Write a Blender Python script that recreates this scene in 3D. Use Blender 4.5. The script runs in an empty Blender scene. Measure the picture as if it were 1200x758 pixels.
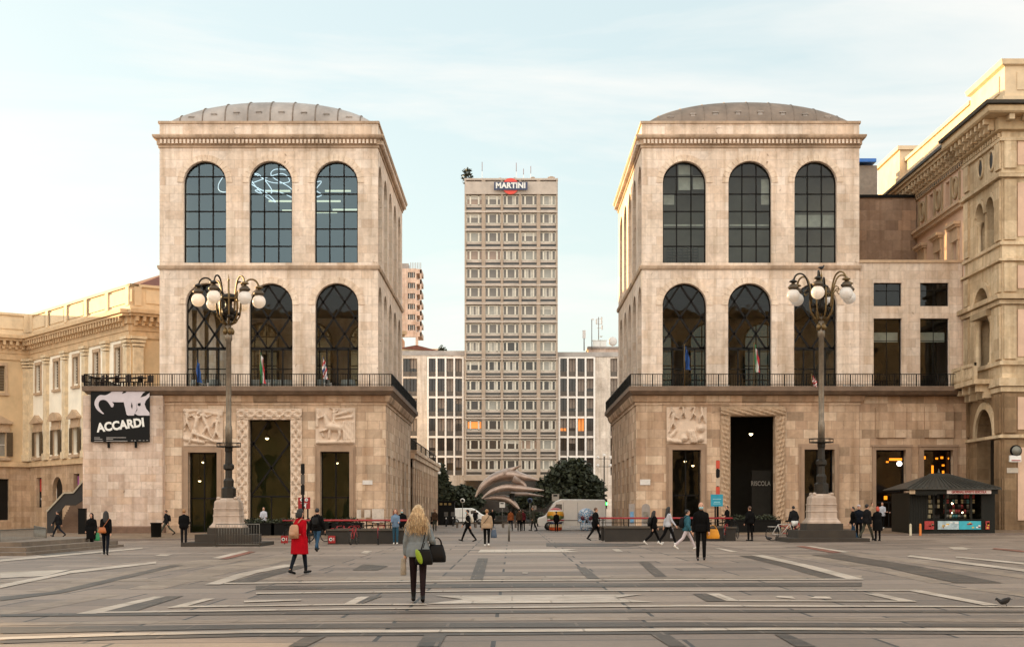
import bpy, math, random
import numpy as np
from mathutils import Vector, Matrix
random.seed(7)
R = math.radians
S = bpy.context.scene
COL = S.collection

# ---------------------------------------------------------------- camera, sky, sun, exposure
K = 1770.0            # focal length in photo pixels
HZ, CX, EYE = 598.0, 600.0, 1.6
cam_d = bpy.data.cameras.new('camera')
cam = bpy.data.objects.new('camera', cam_d); COL.objects.link(cam)
cam.location = (0, 0, EYE); cam.rotation_euler = (R(90), 0, 0)
cam_d.sensor_width = 36; cam_d.lens = K/1200*36
cam_d.shift_x = 0.0; cam_d.shift_y = (HZ-379)/1200
cam_d.clip_start = .1; cam_d.clip_end = 6000
S.camera = cam

SUN_EL, SUN_DIR = 6.5, Vector((-.80, .60, 0))
wd = bpy.data.worlds.new('World'); S.world = wd; wd.use_nodes = True
nt = wd.node_tree; nt.nodes.clear()
out = nt.nodes.new('ShaderNodeOutputWorld'); bg = nt.nodes.new('ShaderNodeBackground')
sky = nt.nodes.new('ShaderNodeTexSky'); sky.sky_type = 'NISHITA'; sky.sun_disc = False
sky.sun_elevation = R(SUN_EL); sky.sun_rotation = math.atan2(SUN_DIR.x, SUN_DIR.y)
sky.altitude = 120; sky.air_density = 1.0; sky.dust_density = 1.6; sky.ozone_density = 1.0
tc = nt.nodes.new('ShaderNodeTexCoord'); mp = nt.nodes.new('ShaderNodeMapping')
mp.inputs['Scale'].default_value = (1.2, 1.2, 7.0); mp.inputs['Rotation'].default_value = (R(9), R(-14), R(20))
nz = nt.nodes.new('ShaderNodeTexNoise'); nz.inputs['Scale'].default_value = 1.7; nz.inputs['Detail'].default_value = 7
nz.inputs['Roughness'].default_value = .58; nz.inputs['Distortion'].default_value = .5
cr = nt.nodes.new('ShaderNodeValToRGB')
cr.color_ramp.elements[0].position = .45; cr.color_ramp.elements[0].color = (0, 0, 0, 1)
cr.color_ramp.elements[1].position = .70; cr.color_ramp.elements[1].color = (1, 1, 1, 1)
# thin high cloud: pale warm veil, its unseen half behind the viewer boosted to light the building fronts
sx_ = nt.nodes.new('ShaderNodeSeparateXYZ'); mr = nt.nodes.new('ShaderNodeMapRange'); mr.interpolation_type = 'SMOOTHSTEP'
mr.inputs['From Min'].default_value = .35; mr.inputs['From Max'].default_value = -.5
wm = nt.nodes.new('ShaderNodeMix'); wm.data_type = 'RGBA'
wm.inputs[6].default_value = (.98, 1.14, 1.14, 1); wm.inputs[7].default_value = (3.75, 3.56, 3.24, 1)
mx = nt.nodes.new('ShaderNodeMix'); mx.data_type = 'RGBA'; mx.inputs[0].default_value = .85          # clear sky seen through the veil
wi = nt.nodes.new('ShaderNodeMix'); wi.data_type = 'RGBA'; wi.inputs[7].default_value = (1.62, 1.56, 1.48, 1)   # brighter wisps
L = nt.links.new
L(tc.outputs['Generated'], mp.inputs['Vector']); L(mp.outputs[0], nz.inputs['Vector']); L(nz.outputs['Fac'], cr.inputs['Fac'])
L(tc.outputs['Generated'], sx_.inputs[0]); L(sx_.outputs['Y'], mr.inputs['Value']); L(mr.outputs[0], wm.inputs[0])
L(sky.outputs[0], mx.inputs[6]); L(wm.outputs[2], mx.inputs[7]); L(mx.outputs[2], wi.inputs[6])
wf_ = nt.nodes.new('ShaderNodeMath'); wf_.operation = 'MULTIPLY'; wo_ = nt.nodes.new('ShaderNodeMath'); wo_.operation = 'SUBTRACT'; wo_.inputs[0].default_value = 1
L(mr.outputs[0], wo_.inputs[1]); L(cr.outputs['Color'], wf_.inputs[0]); L(wo_.outputs[0], wf_.inputs[1]); L(wf_.outputs[0], wi.inputs[0])
L(wi.outputs[2], bg.inputs['Color']); bg.inputs['Strength'].default_value = .15
L(bg.outputs[0], out.inputs['Surface'])

sd = bpy.data.lights.new('sun', 'SUN'); sd.energy = 3.2; sd.angle = R(.5); sd.color = (1, .66, .31)
sun = bpy.data.objects.new('sun', sd); COL.objects.link(sun)
sv = Vector((SUN_DIR.x*math.cos(R(SUN_EL)), SUN_DIR.y*math.cos(R(SUN_EL)), math.sin(R(SUN_EL))))
sun.rotation_euler = sv.to_track_quat('Z', 'Y').to_euler()
S.view_settings.view_transform = 'Standard'; S.view_settings.look = 'None'
S.view_settings.gamma = 1; S.view_settings.exposure = 2.16
S.view_settings.use_curve_mapping = False

# ---------------------------------------------------------------- coordinates read off the photograph's perspective
SLOPE = .0065                       # the square rises gently towards the right
def gz(x): return SLOPE*max(-60, min(60, x))
def PX(px, Y): return (px-CX)*Y/K
def PZ(py, Y): return EYE+(HZ-py)*Y/K
def gp(px, py):                     # a point of the paving
    Y = EYE*K/((py-HZ)+SLOPE*(px-CX)); X = PX(px, Y)
    return Vector((X, Y, gz(X)))
def side_z(x, y):                   # top of the pavements along the buildings
    return gz(x)+.10+.18*max(0, min(1, (y-88)/9))

# ---------------------------------------------------------------- helpers
def lin(c):
    if isinstance(c, str):
        c = c.lstrip('#'); c = [int(c[i:i+2], 16)/255 for i in (0, 2, 4)]
        c = [x/12.92 if x <= .04045 else ((x+.055)/1.055)**2.4 for x in c]
    return (c[0], c[1], c[2], 1)
WM = {}
def tag(o, label=None, cat=None, group=None, kind=None):
    if label: o['label'] = label
    if cat: o['category'] = cat
    if group: o['group'] = group
    if kind: o['kind'] = kind
    return o
def thing(name, label, cat, loc=(0, 0, 0), rz=0, group=None):
    o = bpy.data.objects.new(name, None); COL.objects.link(o); o.empty_display_size = .2
    o.location = loc; o.rotation_euler = (0, 0, rz)
    WM[o.name] = Matrix.Translation(Vector(loc)) @ Matrix.Rotation(rz, 4, 'Z')
    return tag(o, label, cat, group)
def children(o): return list(o.children)
def dup(o, loc=None, rz=None, label=None, group=None, parent=None):
    c = o.copy(); COL.objects.link(c)
    if parent: c.parent = parent
    if loc is not None: c.location = loc
    if rz is not None: c.rotation_euler = (0, 0, rz)
    if label: c['label'] = label
    if group: c['group'] = group
    for ch in children(o): dup(ch, parent=c)
    return c

class MB:
    def __init__(s): s.v = []; s.f = []; s.m = []; s.sm = []
    def add(s, vs, fs, mi=0, sm=False):
        b = len(s.v); s.v += [Vector(v) for v in vs]
        for f in fs: s.f.append([b+i for i in f]); s.m.append(mi); s.sm.append(sm)
        return s
    def poly(s, pts, mi=0): return s.add(pts, [list(range(len(pts)))], mi)
    def box(s, x0, x1, y0, y1, z0, z1, mi=0):
        if x0 > x1: x0, x1 = x1, x0
        if y0 > y1: y0, y1 = y1, y0
        v = [(x0,y0,z0),(x1,y0,z0),(x1,y1,z0),(x0,y1,z0),(x0,y0,z1),(x1,y0,z1),(x1,y1,z1),(x0,y1,z1)]
        return s.add(v, [(0,3,2,1),(4,5,6,7),(0,1,5,4),(1,2,6,5),(2,3,7,6),(3,0,4,7)], mi)
    def cbox(s, c, sx, sy, sz, rz=0, mi=0, rx=0):
        M = Matrix.Translation(Vector(c)) @ Matrix.Rotation(rz, 4, 'Z') @ Matrix.Rotation(rx, 4, 'X')
        q = MB().box(-sx/2, sx/2, -sy/2, sy/2, -sz/2, sz/2)
        return s.add([M @ p for p in q.v], q.f, mi)
    def bar(s, a, b, w, d=None, mi=0, up=(0, 0, 1)):       # a rectangular bar from a to b
        a = Vector(a); b = Vector(b); d = d or w; t = (b-a)
        if t.length < 1e-6: return s
        t.normalize(); up = Vector(up)
        if abs(t.dot(up)) > .98: up = Vector((0, 1, 0))
        x = t.cross(up).normalized(); y = x.cross(t)
        v = []
        for p in (a, b):
            for i, j in ((-1,-1),(1,-1),(1,1),(-1,1)): v.append(p+x*(i*w/2)+y*(j*d/2))
        return s.add(v, [(0,1,2,3),(7,6,5,4),(0,4,5,1),(1,5,6,2),(2,6,7,3),(3,7,4,0)], mi)
    def tube(s, pts, r, n=8, mi=0, closed=False, sm=True):
        pts = [Vector(p) for p in pts]; N = len(pts)
        rs = r if isinstance(r, (list, tuple)) else [r]*N
        v = []; f = []; ref = None
        for i, p in enumerate(pts):
            t = (pts[(i+1) % N]-pts[i-1]) if closed else (pts[min(i+1, N-1)]-pts[max(i-1, 0)])
            t.normalize()
            if ref is None:
                ref = Vector((0, 0, 1)) if abs(t.z) < .9 else Vector((1, 0, 0))
            x = t.cross(ref).normalized(); y = t.cross(x).normalized(); ref = x.cross(t)
            for k in range(n):
                a = 2*math.pi*k/n; v.append(p+(x*math.cos(a)+y*math.sin(a))*rs[i])
        for i in range(N if closed else N-1):
            j = (i+1) % N
            for k in range(n):
                f.append((i*n+k, i*n+(k+1) % n, j*n+(k+1) % n, j*n+k))
        if not closed: f += [list(range(n))[::-1], [(N-1)*n+k for k in range(n)]]
        return s.add(v, f, mi, sm)
    def lathe(s, prof, c=(0, 0, 0), n=16, mi=0, sm=True, sx=1, sy=1, rot=0):
        c = Vector(c); v = []; f = []; N = len(prof)
        for r, z in prof:
            for k in range(n):
                a = 2*math.pi*k/n+rot; v.append(c+Vector((r*math.cos(a)*sx, r*math.sin(a)*sy, z)))
        for i in range(N-1):
            for k in range(n): f.append((i*n+k, i*n+(k+1) % n, (i+1)*n+(k+1) % n, (i+1)*n+k))
        f += [list(range(n))[::-1], [(N-1)*n+k for k in range(n)]]
        return s.add(v, f, mi, sm)
    def ball(s, c, r, n=12, m=8, mi=0, M=None, sm=True):
        if not isinstance(r, (list, tuple)): r = (r, r, r)
        v = []; f = []; c = Vector(c)
        for i in range(m+1):
            th = math.pi*i/m
            for k in range(n):
                a = 2*math.pi*k/n
                q = Vector((r[0]*math.sin(th)*math.cos(a), r[1]*math.sin(th)*math.sin(a), r[2]*math.cos(th)))
                v.append(c+(M @ q if M else q))
        for i in range(m):
            for k in range(n): f.append((i*n+k, (i+1)*n+k, (i+1)*n+(k+1) % n, i*n+(k+1) % n))
        return s.add(v, f, mi, sm)
    def caps(s, a, b, ra, rb, n=10, mi=0):
        a = Vector(a); b = Vector(b); t = b-a; l = t.length
        if l < 1e-5: return s.ball(a, ra, n, 6, mi)
        t.normalize(); pts = []; rs = []
        for k in range(4): th = math.pi/2*(1-k/3.); pts.append(a-t*(ra*math.sin(th)*.999)); rs.append(max(ra*math.cos(th), .0015))
        for k in range(4): th = math.pi/2*k/3.; pts.append(b+t*(rb*math.sin(th)*.999)); rs.append(max(rb*math.cos(th), .0015))
        ref = Vector((0, 0, 1)) if abs(t.z) < .9 else Vector((1, 0, 0))
        x = t.cross(ref).normalized(); y = t.cross(x)
        v = []; f = []
        for p, r in zip(pts, rs):
            for k in range(n): q = 2*math.pi*k/n; v.append(p+(x*math.cos(q)+y*math.sin(q))*r)
        for i in range(len(pts)-1):
            for k in range(n): f.append((i*n+k, i*n+(k+1) % n, (i+1)*n+(k+1) % n, (i+1)*n+k))
        f += [list(range(n))[::-1], [(len(pts)-1)*n+k for k in range(n)]]
        return s.add(v, f, mi, True)
    def loft(s, rings, n=16, mi=0):                      # rings: (x, y, z, rx, ry)
        v = []; f = []
        for (x, y, z, rx, ry) in rings:
            for k in range(n):
                a = 2*math.pi*k/n; v.append((x+rx*math.cos(a), y+ry*math.sin(a), z))
        for i in range(len(rings)-1):
            for k in range(n): f.append((i*n+k, i*n+(k+1) % n, (i+1)*n+(k+1) % n, (i+1)*n+k))
        f += [list(range(n))[::-1], [(len(rings)-1)*n+k for k in range(n)]]
        return s.add(v, f, mi, True)
    def loops(s, rect, prof, mi=0, cap=False):           # a moulding round a rectangular plan: prof (out, z)
        x0, x1, y0, y1 = rect; v = []; f = []
        for o, z in prof: v += [(x0-o,y0-o,z),(x1+o,y0-o,z),(x1+o,y1+o,z),(x0-o,y1+o,z)]
        for i in range(len(prof)-1):
            for k in range(4): f.append((i*4+k, i*4+(k+1) % 4, (i+1)*4+(k+1) % 4, (i+1)*4+k))
        if cap: f += [(3,2,1,0), [(len(prof)-1)*4+k for k in range(4)]]
        return s.add(v, f, mi)
    def extr(s, pts, d, mi=0):                            # an outline pushed along d
        n = len(pts); d = Vector(d); v = [Vector(p) for p in pts]+[Vector(p)+d for p in pts]
        f = [list(range(n))[::-1], list(range(n, 2*n))]+[(i, (i+1) % n, n+(i+1) % n, n+i) for i in range(n)]
        return s.add(v, f, mi)
    def wall(s, o, U, N, bands, depth=.5, mi=0, seg=14, ri=None):
        o = Vector(o); U = Vector(U); N = Vector(N); Zu = Vector((0, 0, 1))
        P = lambda u, z, d=0: o+U*u+N*d+Zu*z
        ri = mi if ri is None else ri
        for (z0, z1, u0, u1, ops) in bands:
            u = u0
            for (a, b, zb, zt, arch) in sorted(ops):
                if a > u+1e-4: s.poly([P(u, z0), P(a, z0), P(a, z1), P(u, z1)], mi)
                if zb > z0+1e-4:
                    s.poly([P(a, z0), P(b, z0), P(b, zb), P(a, zb)], mi)
                pl = outline(a, b, zb, zt, arch, seg)
                if arch:
                    top = pl[2:]                        # from (b, spring) round to (a, spring)
                    for (ua, za), (ub, zb2) in zip(top[:-1], top[1:]):
                        s.poly([P(ub, zb2), P(ua, za), P(ua, z1), P(ub, z1)], mi)
                elif zt < z1-1e-4: s.poly([P(a, zt), P(b, zt), P(b, z1), P(a, z1)], mi)
                for i in range(len(pl)):
                    p, q = pl[i], pl[(i+1) % len(pl)]
                    s.poly([P(*p), P(*q), P(*q, depth), P(*p, depth)], ri)
                u = b
            if u1 > u+1e-4: s.poly([P(u, z0), P(u1, z0), P(u1, z1), P(u, z1)], mi)
        return s
    def xf(s, M): s.v = [M @ v for v in s.v]; return s
    def build(s, name, mats, parent=None, local=False, label=None):
        me = bpy.data.meshes.new(name)
        vs = s.v
        if parent is not None and not local and parent.name in WM:
            Mi = WM[parent.name].inverted(); vs = [Mi @ v for v in vs]
        me.from_pydata([tuple(v) for v in vs], [], s.f)
        if not isinstance(mats, (list, tuple)): mats = [mats]
        for m in mats: me.materials.append(m)
        me.polygons.foreach_set('material_index', s.m); me.polygons.foreach_set('use_smooth', s.sm)
        me.update()
        uv = me.uv_layers.new(name='UV').data
        for p in me.polygons:                              # box-projected metres
            nx, ny, nzz = abs(p.normal.x), abs(p.normal.y), abs(p.normal.z)
            for li in p.loop_indices:
                c = me.vertices[me.loops[li].vertex_index].co
                if nzz > .75: uv[li].uv = (c.x, c.y)
                elif ny >= nx: uv[li].uv = (c.x, c.z)
                else: uv[li].uv = (c.y+.37, c.z)
        o = bpy.data.objects.new(name, me); COL.objects.link(o)
        if parent is not None:
            o.parent = parent
            WM[o.name] = WM.get(parent.name, Matrix())
        if label: o['label'] = label
        return o

def outline(a, b, zb, zt, arch, seg=14):
    if not arch: return [(a, zb), (b, zb), (b, zt), (a, zt)]
    r = (b-a)/2; c = (a+b)/2; zs = zt-r
    return [(a, zb), (b, zb)]+[(c+r*math.cos(math.pi*k/seg), zs+r*math.sin(math.pi*k/seg)) for k in range(seg+1)]

# ---------------------------------------------------------------- materials
def new_mat(name):
    m = bpy.data.materials.new(name); m.use_nodes = True
    return m, m.node_tree, m.node_tree.nodes['Principled BSDF']
MC = {}
def mat(name, col, rough=.7, metal=0, var=.18, scale=3.0, bump=0, spec=.5, coat=0):
    if name in MC: return MC[name]
    m, t, b = new_mat(name); c = lin(col)
    b.inputs['Roughness'].default_value = rough; b.inputs['Metallic'].default_value = metal
    b.inputs['Specular IOR Level'].default_value = spec; b.inputs['Coat Weight'].default_value = coat
    co = t.nodes.new('ShaderNodeTexCoord'); n = t.nodes.new('ShaderNodeTexNoise')
    n.inputs['Scale'].default_value = scale; n.inputs['Detail'].default_value = 5; n.inputs['Roughness'].default_value = .65
    r = t.nodes.new('ShaderNodeValToRGB')
    r.color_ramp.elements[0].position = .3; r.color_ramp.elements[1].position = .72
    r.color_ramp.elements[0].color = tuple(x*(1-var) for x in c[:3])+(1,)
    r.color_ramp.elements[1].color = tuple(min(1, x*(1+var)) for x in c[:3])+(1,)
    t.links.new(co.outputs['Object'], n.inputs['Vector']); t.links.new(n.outputs['Fac'], r.inputs['Fac'])
    t.links.new(r.outputs['Color'], b.inputs['Base Color'])
    if bump:
        bp = t.nodes.new('ShaderNodeBump'); bp.inputs['Strength'].default_value = bump; bp.inputs['Distance'].default_value = .02
        t.links.new(n.outputs['Fac'], bp.inputs['Height']); t.links.new(bp.outputs['Normal'], b.inputs['Normal'])
    MC[name] = m; return m
def emit(name, col, e):
    if name in MC: return MC[name]
    m, t, b = new_mat(name); b.inputs['Base Color'].default_value = lin(col)
    b.inputs['Emission Color'].default_value = lin(col); b.inputs['Emission Strength'].default_value = e
    MC[name] = m; return m
def ashlar(name, cols, bw=1.1, bh=.56, mortar=(.16, .12, .09), mstr=.5, stain=.35, pits=True, msize=.012, rough=.75):
    """dressed stone in courses: every block its own tint, fine joints, weather stains and broken spots"""
    if name in MC: return MC[name]
    m, t, b = new_mat(name); N = t.nodes.new; l = t.links.new
    uv = N('ShaderNodeUVMap'); uv.uv_map = 'UV'
    br = N('ShaderNodeTexBrick'); br.inputs['Scale'].default_value = 1
    br.inputs['Brick Width'].default_value = bw; br.inputs['Row Height'].default_value = bh
    br.inputs['Mortar Size'].default_value = msize; br.inputs['Mortar Smooth'].default_value = .3
    br.inputs['Color1'].default_value = (0, 0, 0, 1); br.inputs['Color2'].default_value = (1, 1, 1, 1); br.inputs['Mortar'].default_value = (.5, .5, .5, 1)
    br.offset = .5; br.offset_frequency = 2; br.squash = .72; br.squash_frequency = 3
    rp = N('ShaderNodeValToRGB'); el = rp.color_ramp.elements
    rp.color_ramp.interpolation = 'LINEAR'
    while len(el) < len(cols): el.new(.5)
    for i, c in enumerate(cols):
        el[i].position = i/(len(cols)-1); el[i].color = lin(c)
    co = N('ShaderNodeTexCoord')
    n1 = N('ShaderNodeTexNoise'); n1.inputs['Scale'].default_value = .35; n1.inputs['Detail'].default_value = 6; n1.inputs['Roughness'].default_value = .6
    n2 = N('ShaderNodeTexNoise'); n2.inputs['Scale'].default_value = 2.3; n2.inputs['Detail'].default_value = 8; n2.inputs['Distortion'].default_value = 1.2
    mp2 = N('ShaderNodeMapping'); mp2.inputs['Scale'].default_value = (1, 1, .6)
    l(uv.outputs[0], br.inputs['Vector']); l(br.outputs['Color'], rp.inputs['Fac'])
    l(co.outputs['Object'], mp2.inputs['Vector']); l(mp2.outputs[0], n1.inputs['Vector']); l(co.outputs['Object'], n2.inputs['Vector'])
    r1 = N('ShaderNodeValToRGB'); r1.color_ramp.elements[0].position = .28; r1.color_ramp.elements[1].position = .75
    v0 = 1-stain; r1.color_ramp.elements[0].color = (v0*1.0, v0*.97, v0*.92, 1); r1.color_ramp.elements[1].color = (1.12, 1.1, 1.08, 1)
    l(n1.outputs['Fac'], r1.inputs['Fac'])
    r2 = N('ShaderNodeValToRGB'); r2.color_ramp.elements[0].position = .25; r2.color_ramp.elements[1].position = .8
    r2.color_ramp.elements[0].color = (.82, .8, .78, 1); r2.color_ramp.elements[1].color = (1.14, 1.12, 1.1, 1)
    l(n2.outputs['Fac'], r2.inputs['Fac'])
    m1 = N('ShaderNodeMix'); m1.data_type = 'RGBA'; m1.blend_type = 'MULTIPLY'; m1.inputs[0].default_value = 1
    m2 = N('ShaderNodeMix'); m2.data_type = 'RGBA'; m2.blend_type = 'MULTIPLY'; m2.inputs[0].default_value = 1
    m3 = N('ShaderNodeMix'); m3.data_type = 'RGBA'; m3.inputs[7].default_value = mortar+(1,)
    mm = N('ShaderNodeMath'); mm.operation = 'MULTIPLY'; mm.inputs[1].default_value = mstr
    l(rp.outputs['Color'], m1.inputs[6]); l(r1.outputs['Color'], m1.inputs[7])
    l(m1.outputs[2], m2.inputs[6]); l(r2.outputs['Color'], m2.inputs[7])
    l(br.outputs['Fac'], mm.inputs[0]); l(mm.outputs[0], m3.inputs[0]); l(m2.outputs[2], m3.inputs[6])
    last = m3.outputs[2]
    mp5 = N('ShaderNodeMapping'); mp5.inputs['Scale'].default_value = (2.6, 2.6, .12); n5 = N('ShaderNodeTexNoise'); n5.inputs['Scale'].default_value = 1; n5.inputs['Detail'].default_value = 4
    r5 = N('ShaderNodeValToRGB'); r5.color_ramp.elements[0].position = .45; r5.color_ramp.elements[1].position = .68; r5.color_ramp.elements[0].color = (1, 1, 1, 1); r5.color_ramp.elements[1].color = (.8, .76, .71, 1)
    m5 = N('ShaderNodeMix'); m5.data_type = 'RGBA'; m5.blend_type = 'MULTIPLY'; m5.inputs[0].default_value = 1
    l(co.outputs['Object'], mp5.inputs['Vector']); l(mp5.outputs[0], n5.inputs['Vector']); l(n5.outputs['Fac'], r5.inputs['Fac']); l(last, m5.inputs[6]); l(r5.outputs['Color'], m5.inputs[7]); last = m5.outputs[2]
    if pits:
        n3 = N('ShaderNodeTexNoise'); n3.inputs['Scale'].default_value = .9; n3.inputs['Detail'].default_value = 3; n3.inputs['Distortion'].default_value = 2
        l(co.outputs['Object'], n3.inputs['Vector'])
        r3 = N('ShaderNodeValToRGB'); r3.color_ramp.elements[0].position = .69; r3.color_ramp.elements[1].position = .73
        r3.color_ramp.elements[0].color = (0, 0, 0, 1); r3.color_ramp.elements[1].color = (.6, .6, .6, 1)
        m4 = N('ShaderNodeMix'); m4.data_type = 'RGBA'; m4.inputs[7].default_value = (.17, .1, .06, 1)
        l(n3.outputs['Fac'], r3.inputs['Fac']); l(r3.outputs['Color'], m4.inputs[0]); l(last, m4.inputs[6]); last = m4.outputs[2]
    l(last, b.inputs['Base Color']); b.inputs['Roughness'].default_value = rough; b.inputs['Specular IOR Level'].default_value = .3
    bp = N('ShaderNodeBump'); bp.inputs['Strength'].default_value = .35; bp.inputs['Distance'].default_value = .02
    mh = N('ShaderNodeMath'); mh.operation = 'SUBTRACT'; l(n2.outputs['Fac'], mh.inputs[0]); l(br.outputs['Fac'], mh.inputs[1])
    l(mh.outputs[0], bp.inputs['Height']); l(bp.outputs['Normal'], b.inputs['Normal'])
    MC[name] = m; return m
def glass(name, tint, refl=.25, wave=.15, mir=(.86, .9, .92, 1)):
    """window pane: part mirror, part tinted see-through"""
    if name in MC: return MC[name]
    m = bpy.data.materials.new(name); m.use_nodes = True; t = m.node_tree; t.nodes.clear(); N = t.nodes.new; l = t.links.new
    o = N('ShaderNodeOutputMaterial'); g = N('ShaderNodeBsdfGlossy'); tr = N('ShaderNodeBsdfTransparent'); mi = N('ShaderNodeMixShader')
    g.inputs['Roughness'].default_value = .015; g.inputs['Color'].default_value = mir
    tr.inputs['Color'].default_value = lin(tint)
    lw = N('ShaderNodeLayerWeight'); lw.inputs['Blend'].default_value = .35
    ad = N('ShaderNodeMath'); ad.operation = 'ADD'; ad.inputs[1].default_value = refl; ad.use_clamp = True
    ml = N('ShaderNodeMath'); ml.operation = 'MULTIPLY'; ml.inputs[1].default_value = .3
    l(lw.outputs['Facing'], ml.inputs[0]); l(ml.outputs[0], ad.inputs[0])
    l(ad.outputs[0], mi.inputs[0]); l(tr.outputs[0], mi.inputs[1]); l(g.outputs[0], mi.inputs[2]); l(mi.outputs[0], o.inputs['Surface'])
    co = N('ShaderNodeTexCoord'); n = N('ShaderNodeTexNoise'); n.inputs['Scale'].default_value = .6
    bp = N('ShaderNodeBump'); bp.inputs['Strength'].default_value = wave; bp.inputs['Distance'].default_value = .05
    l(co.outputs['Object'], n.inputs['Vector']); l(n.outputs['Fac'], bp.inputs['Height']); l(bp.outputs['Normal'], g.inputs['Normal'])
    MC[name] = m; return m

STONE = ashlar('pink_marble_ashlar', ['#d8c4b2', '#e4d3c3', '#e8d9ca', '#e5d3c3', '#ecdfd3', '#dec9b5'], 1.15, .57, mstr=.36)
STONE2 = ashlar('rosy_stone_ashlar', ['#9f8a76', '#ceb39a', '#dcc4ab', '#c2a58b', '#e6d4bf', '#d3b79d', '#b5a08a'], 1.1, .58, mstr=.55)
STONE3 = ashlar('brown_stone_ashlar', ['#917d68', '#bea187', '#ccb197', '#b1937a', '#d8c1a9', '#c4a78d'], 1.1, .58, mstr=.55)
WINGST = ashlar('pale_wing_ashlar', ['#c0a898', '#d8c4b5', '#dfcdbf', '#cbb6a8', '#d4b8a0'], 1.05, .5, mstr=.45)
GOLDST = mat('cream_palace_stone', '#d4bd9c', .8, var=.16, scale=.8, bump=.3)
PALST = ashlar('palace_ground_ashlar', ['#b89c80', '#c7ab8d', '#d0b59a', '#c0a488'], 1.3, .5, mstr=.4, pits=False)
STUCCO = mat('warm_stucco', '#f2e9d6', .85, var=.12, scale=.6, bump=.2)
STUCCO2 = mat('tan_stucco', '#d2b68f', .85, var=.14, scale=.6, bump=.2)
TRIM = mat('carved_stone_trim', '#b89d80', .8, var=.2, scale=2.2, bump=.4)
PINKWALL = ashlar('pink_upper_wall', ['#cdb3a4', '#d6beb0', '#dbc6b8', '#d2bbac'], 1.6, .7, mstr=.3, pits=False)
RELIEF = mat('carved_marble', '#cdb6a0', .7, var=.16, scale=2.5, bump=.3)
BRONZE = mat('aged_bronze', '#28221a', .5, .5, var=.3, scale=6)
GILT = mat('gilded_iron', '#6f5a38', .42, .6, var=.35, scale=7)
IRON = mat('black_iron', '#0e0c09', .6, .1, var=.3, spec=.15)
FRAME = mat('dark_window_frame', '#0f0d0b', .5, .1, var=.2, spec=.2)
ZINC = mat('grey_zinc_roof', '#968d86', .5, .1, var=.4, scale=.35, bump=.2)
ZINC2 = mat('brown_lead_roof', '#7a6c60', .6, .2, var=.3, scale=.8, bump=.2)
DARKIN = mat('dark_interior', '#2b2822', .9, var=.2)
GREYIN = mat('grey_gallery_wall', '#54595b', .9, var=.12, scale=.5)
GREENIN = mat('green_lobby_wall', '#5f6c48', .9, var=.25, scale=.4)
WHITEP = mat('white_paint', '#d9d6cf', .5, var=.08)
RED = mat('red_enamel', '#8e1216', .45, var=.12)
GL_BLUE = glass('blue_reflecting_glass', '#9fb6bf', .10, mir=(.58, .76, .86, 1)); GL_REAR = glass('rear_gallery_glass', '#98a4a8', .02); GL_REAR2 = glass('dim_rear_gallery_glass', '#55554f', .02)
GL_DARK = glass('dark_gallery_glass', '#c2cbcd', .018)
GL_SHOP = glass('shop_glass', '#b9b6a6', .014)
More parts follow.
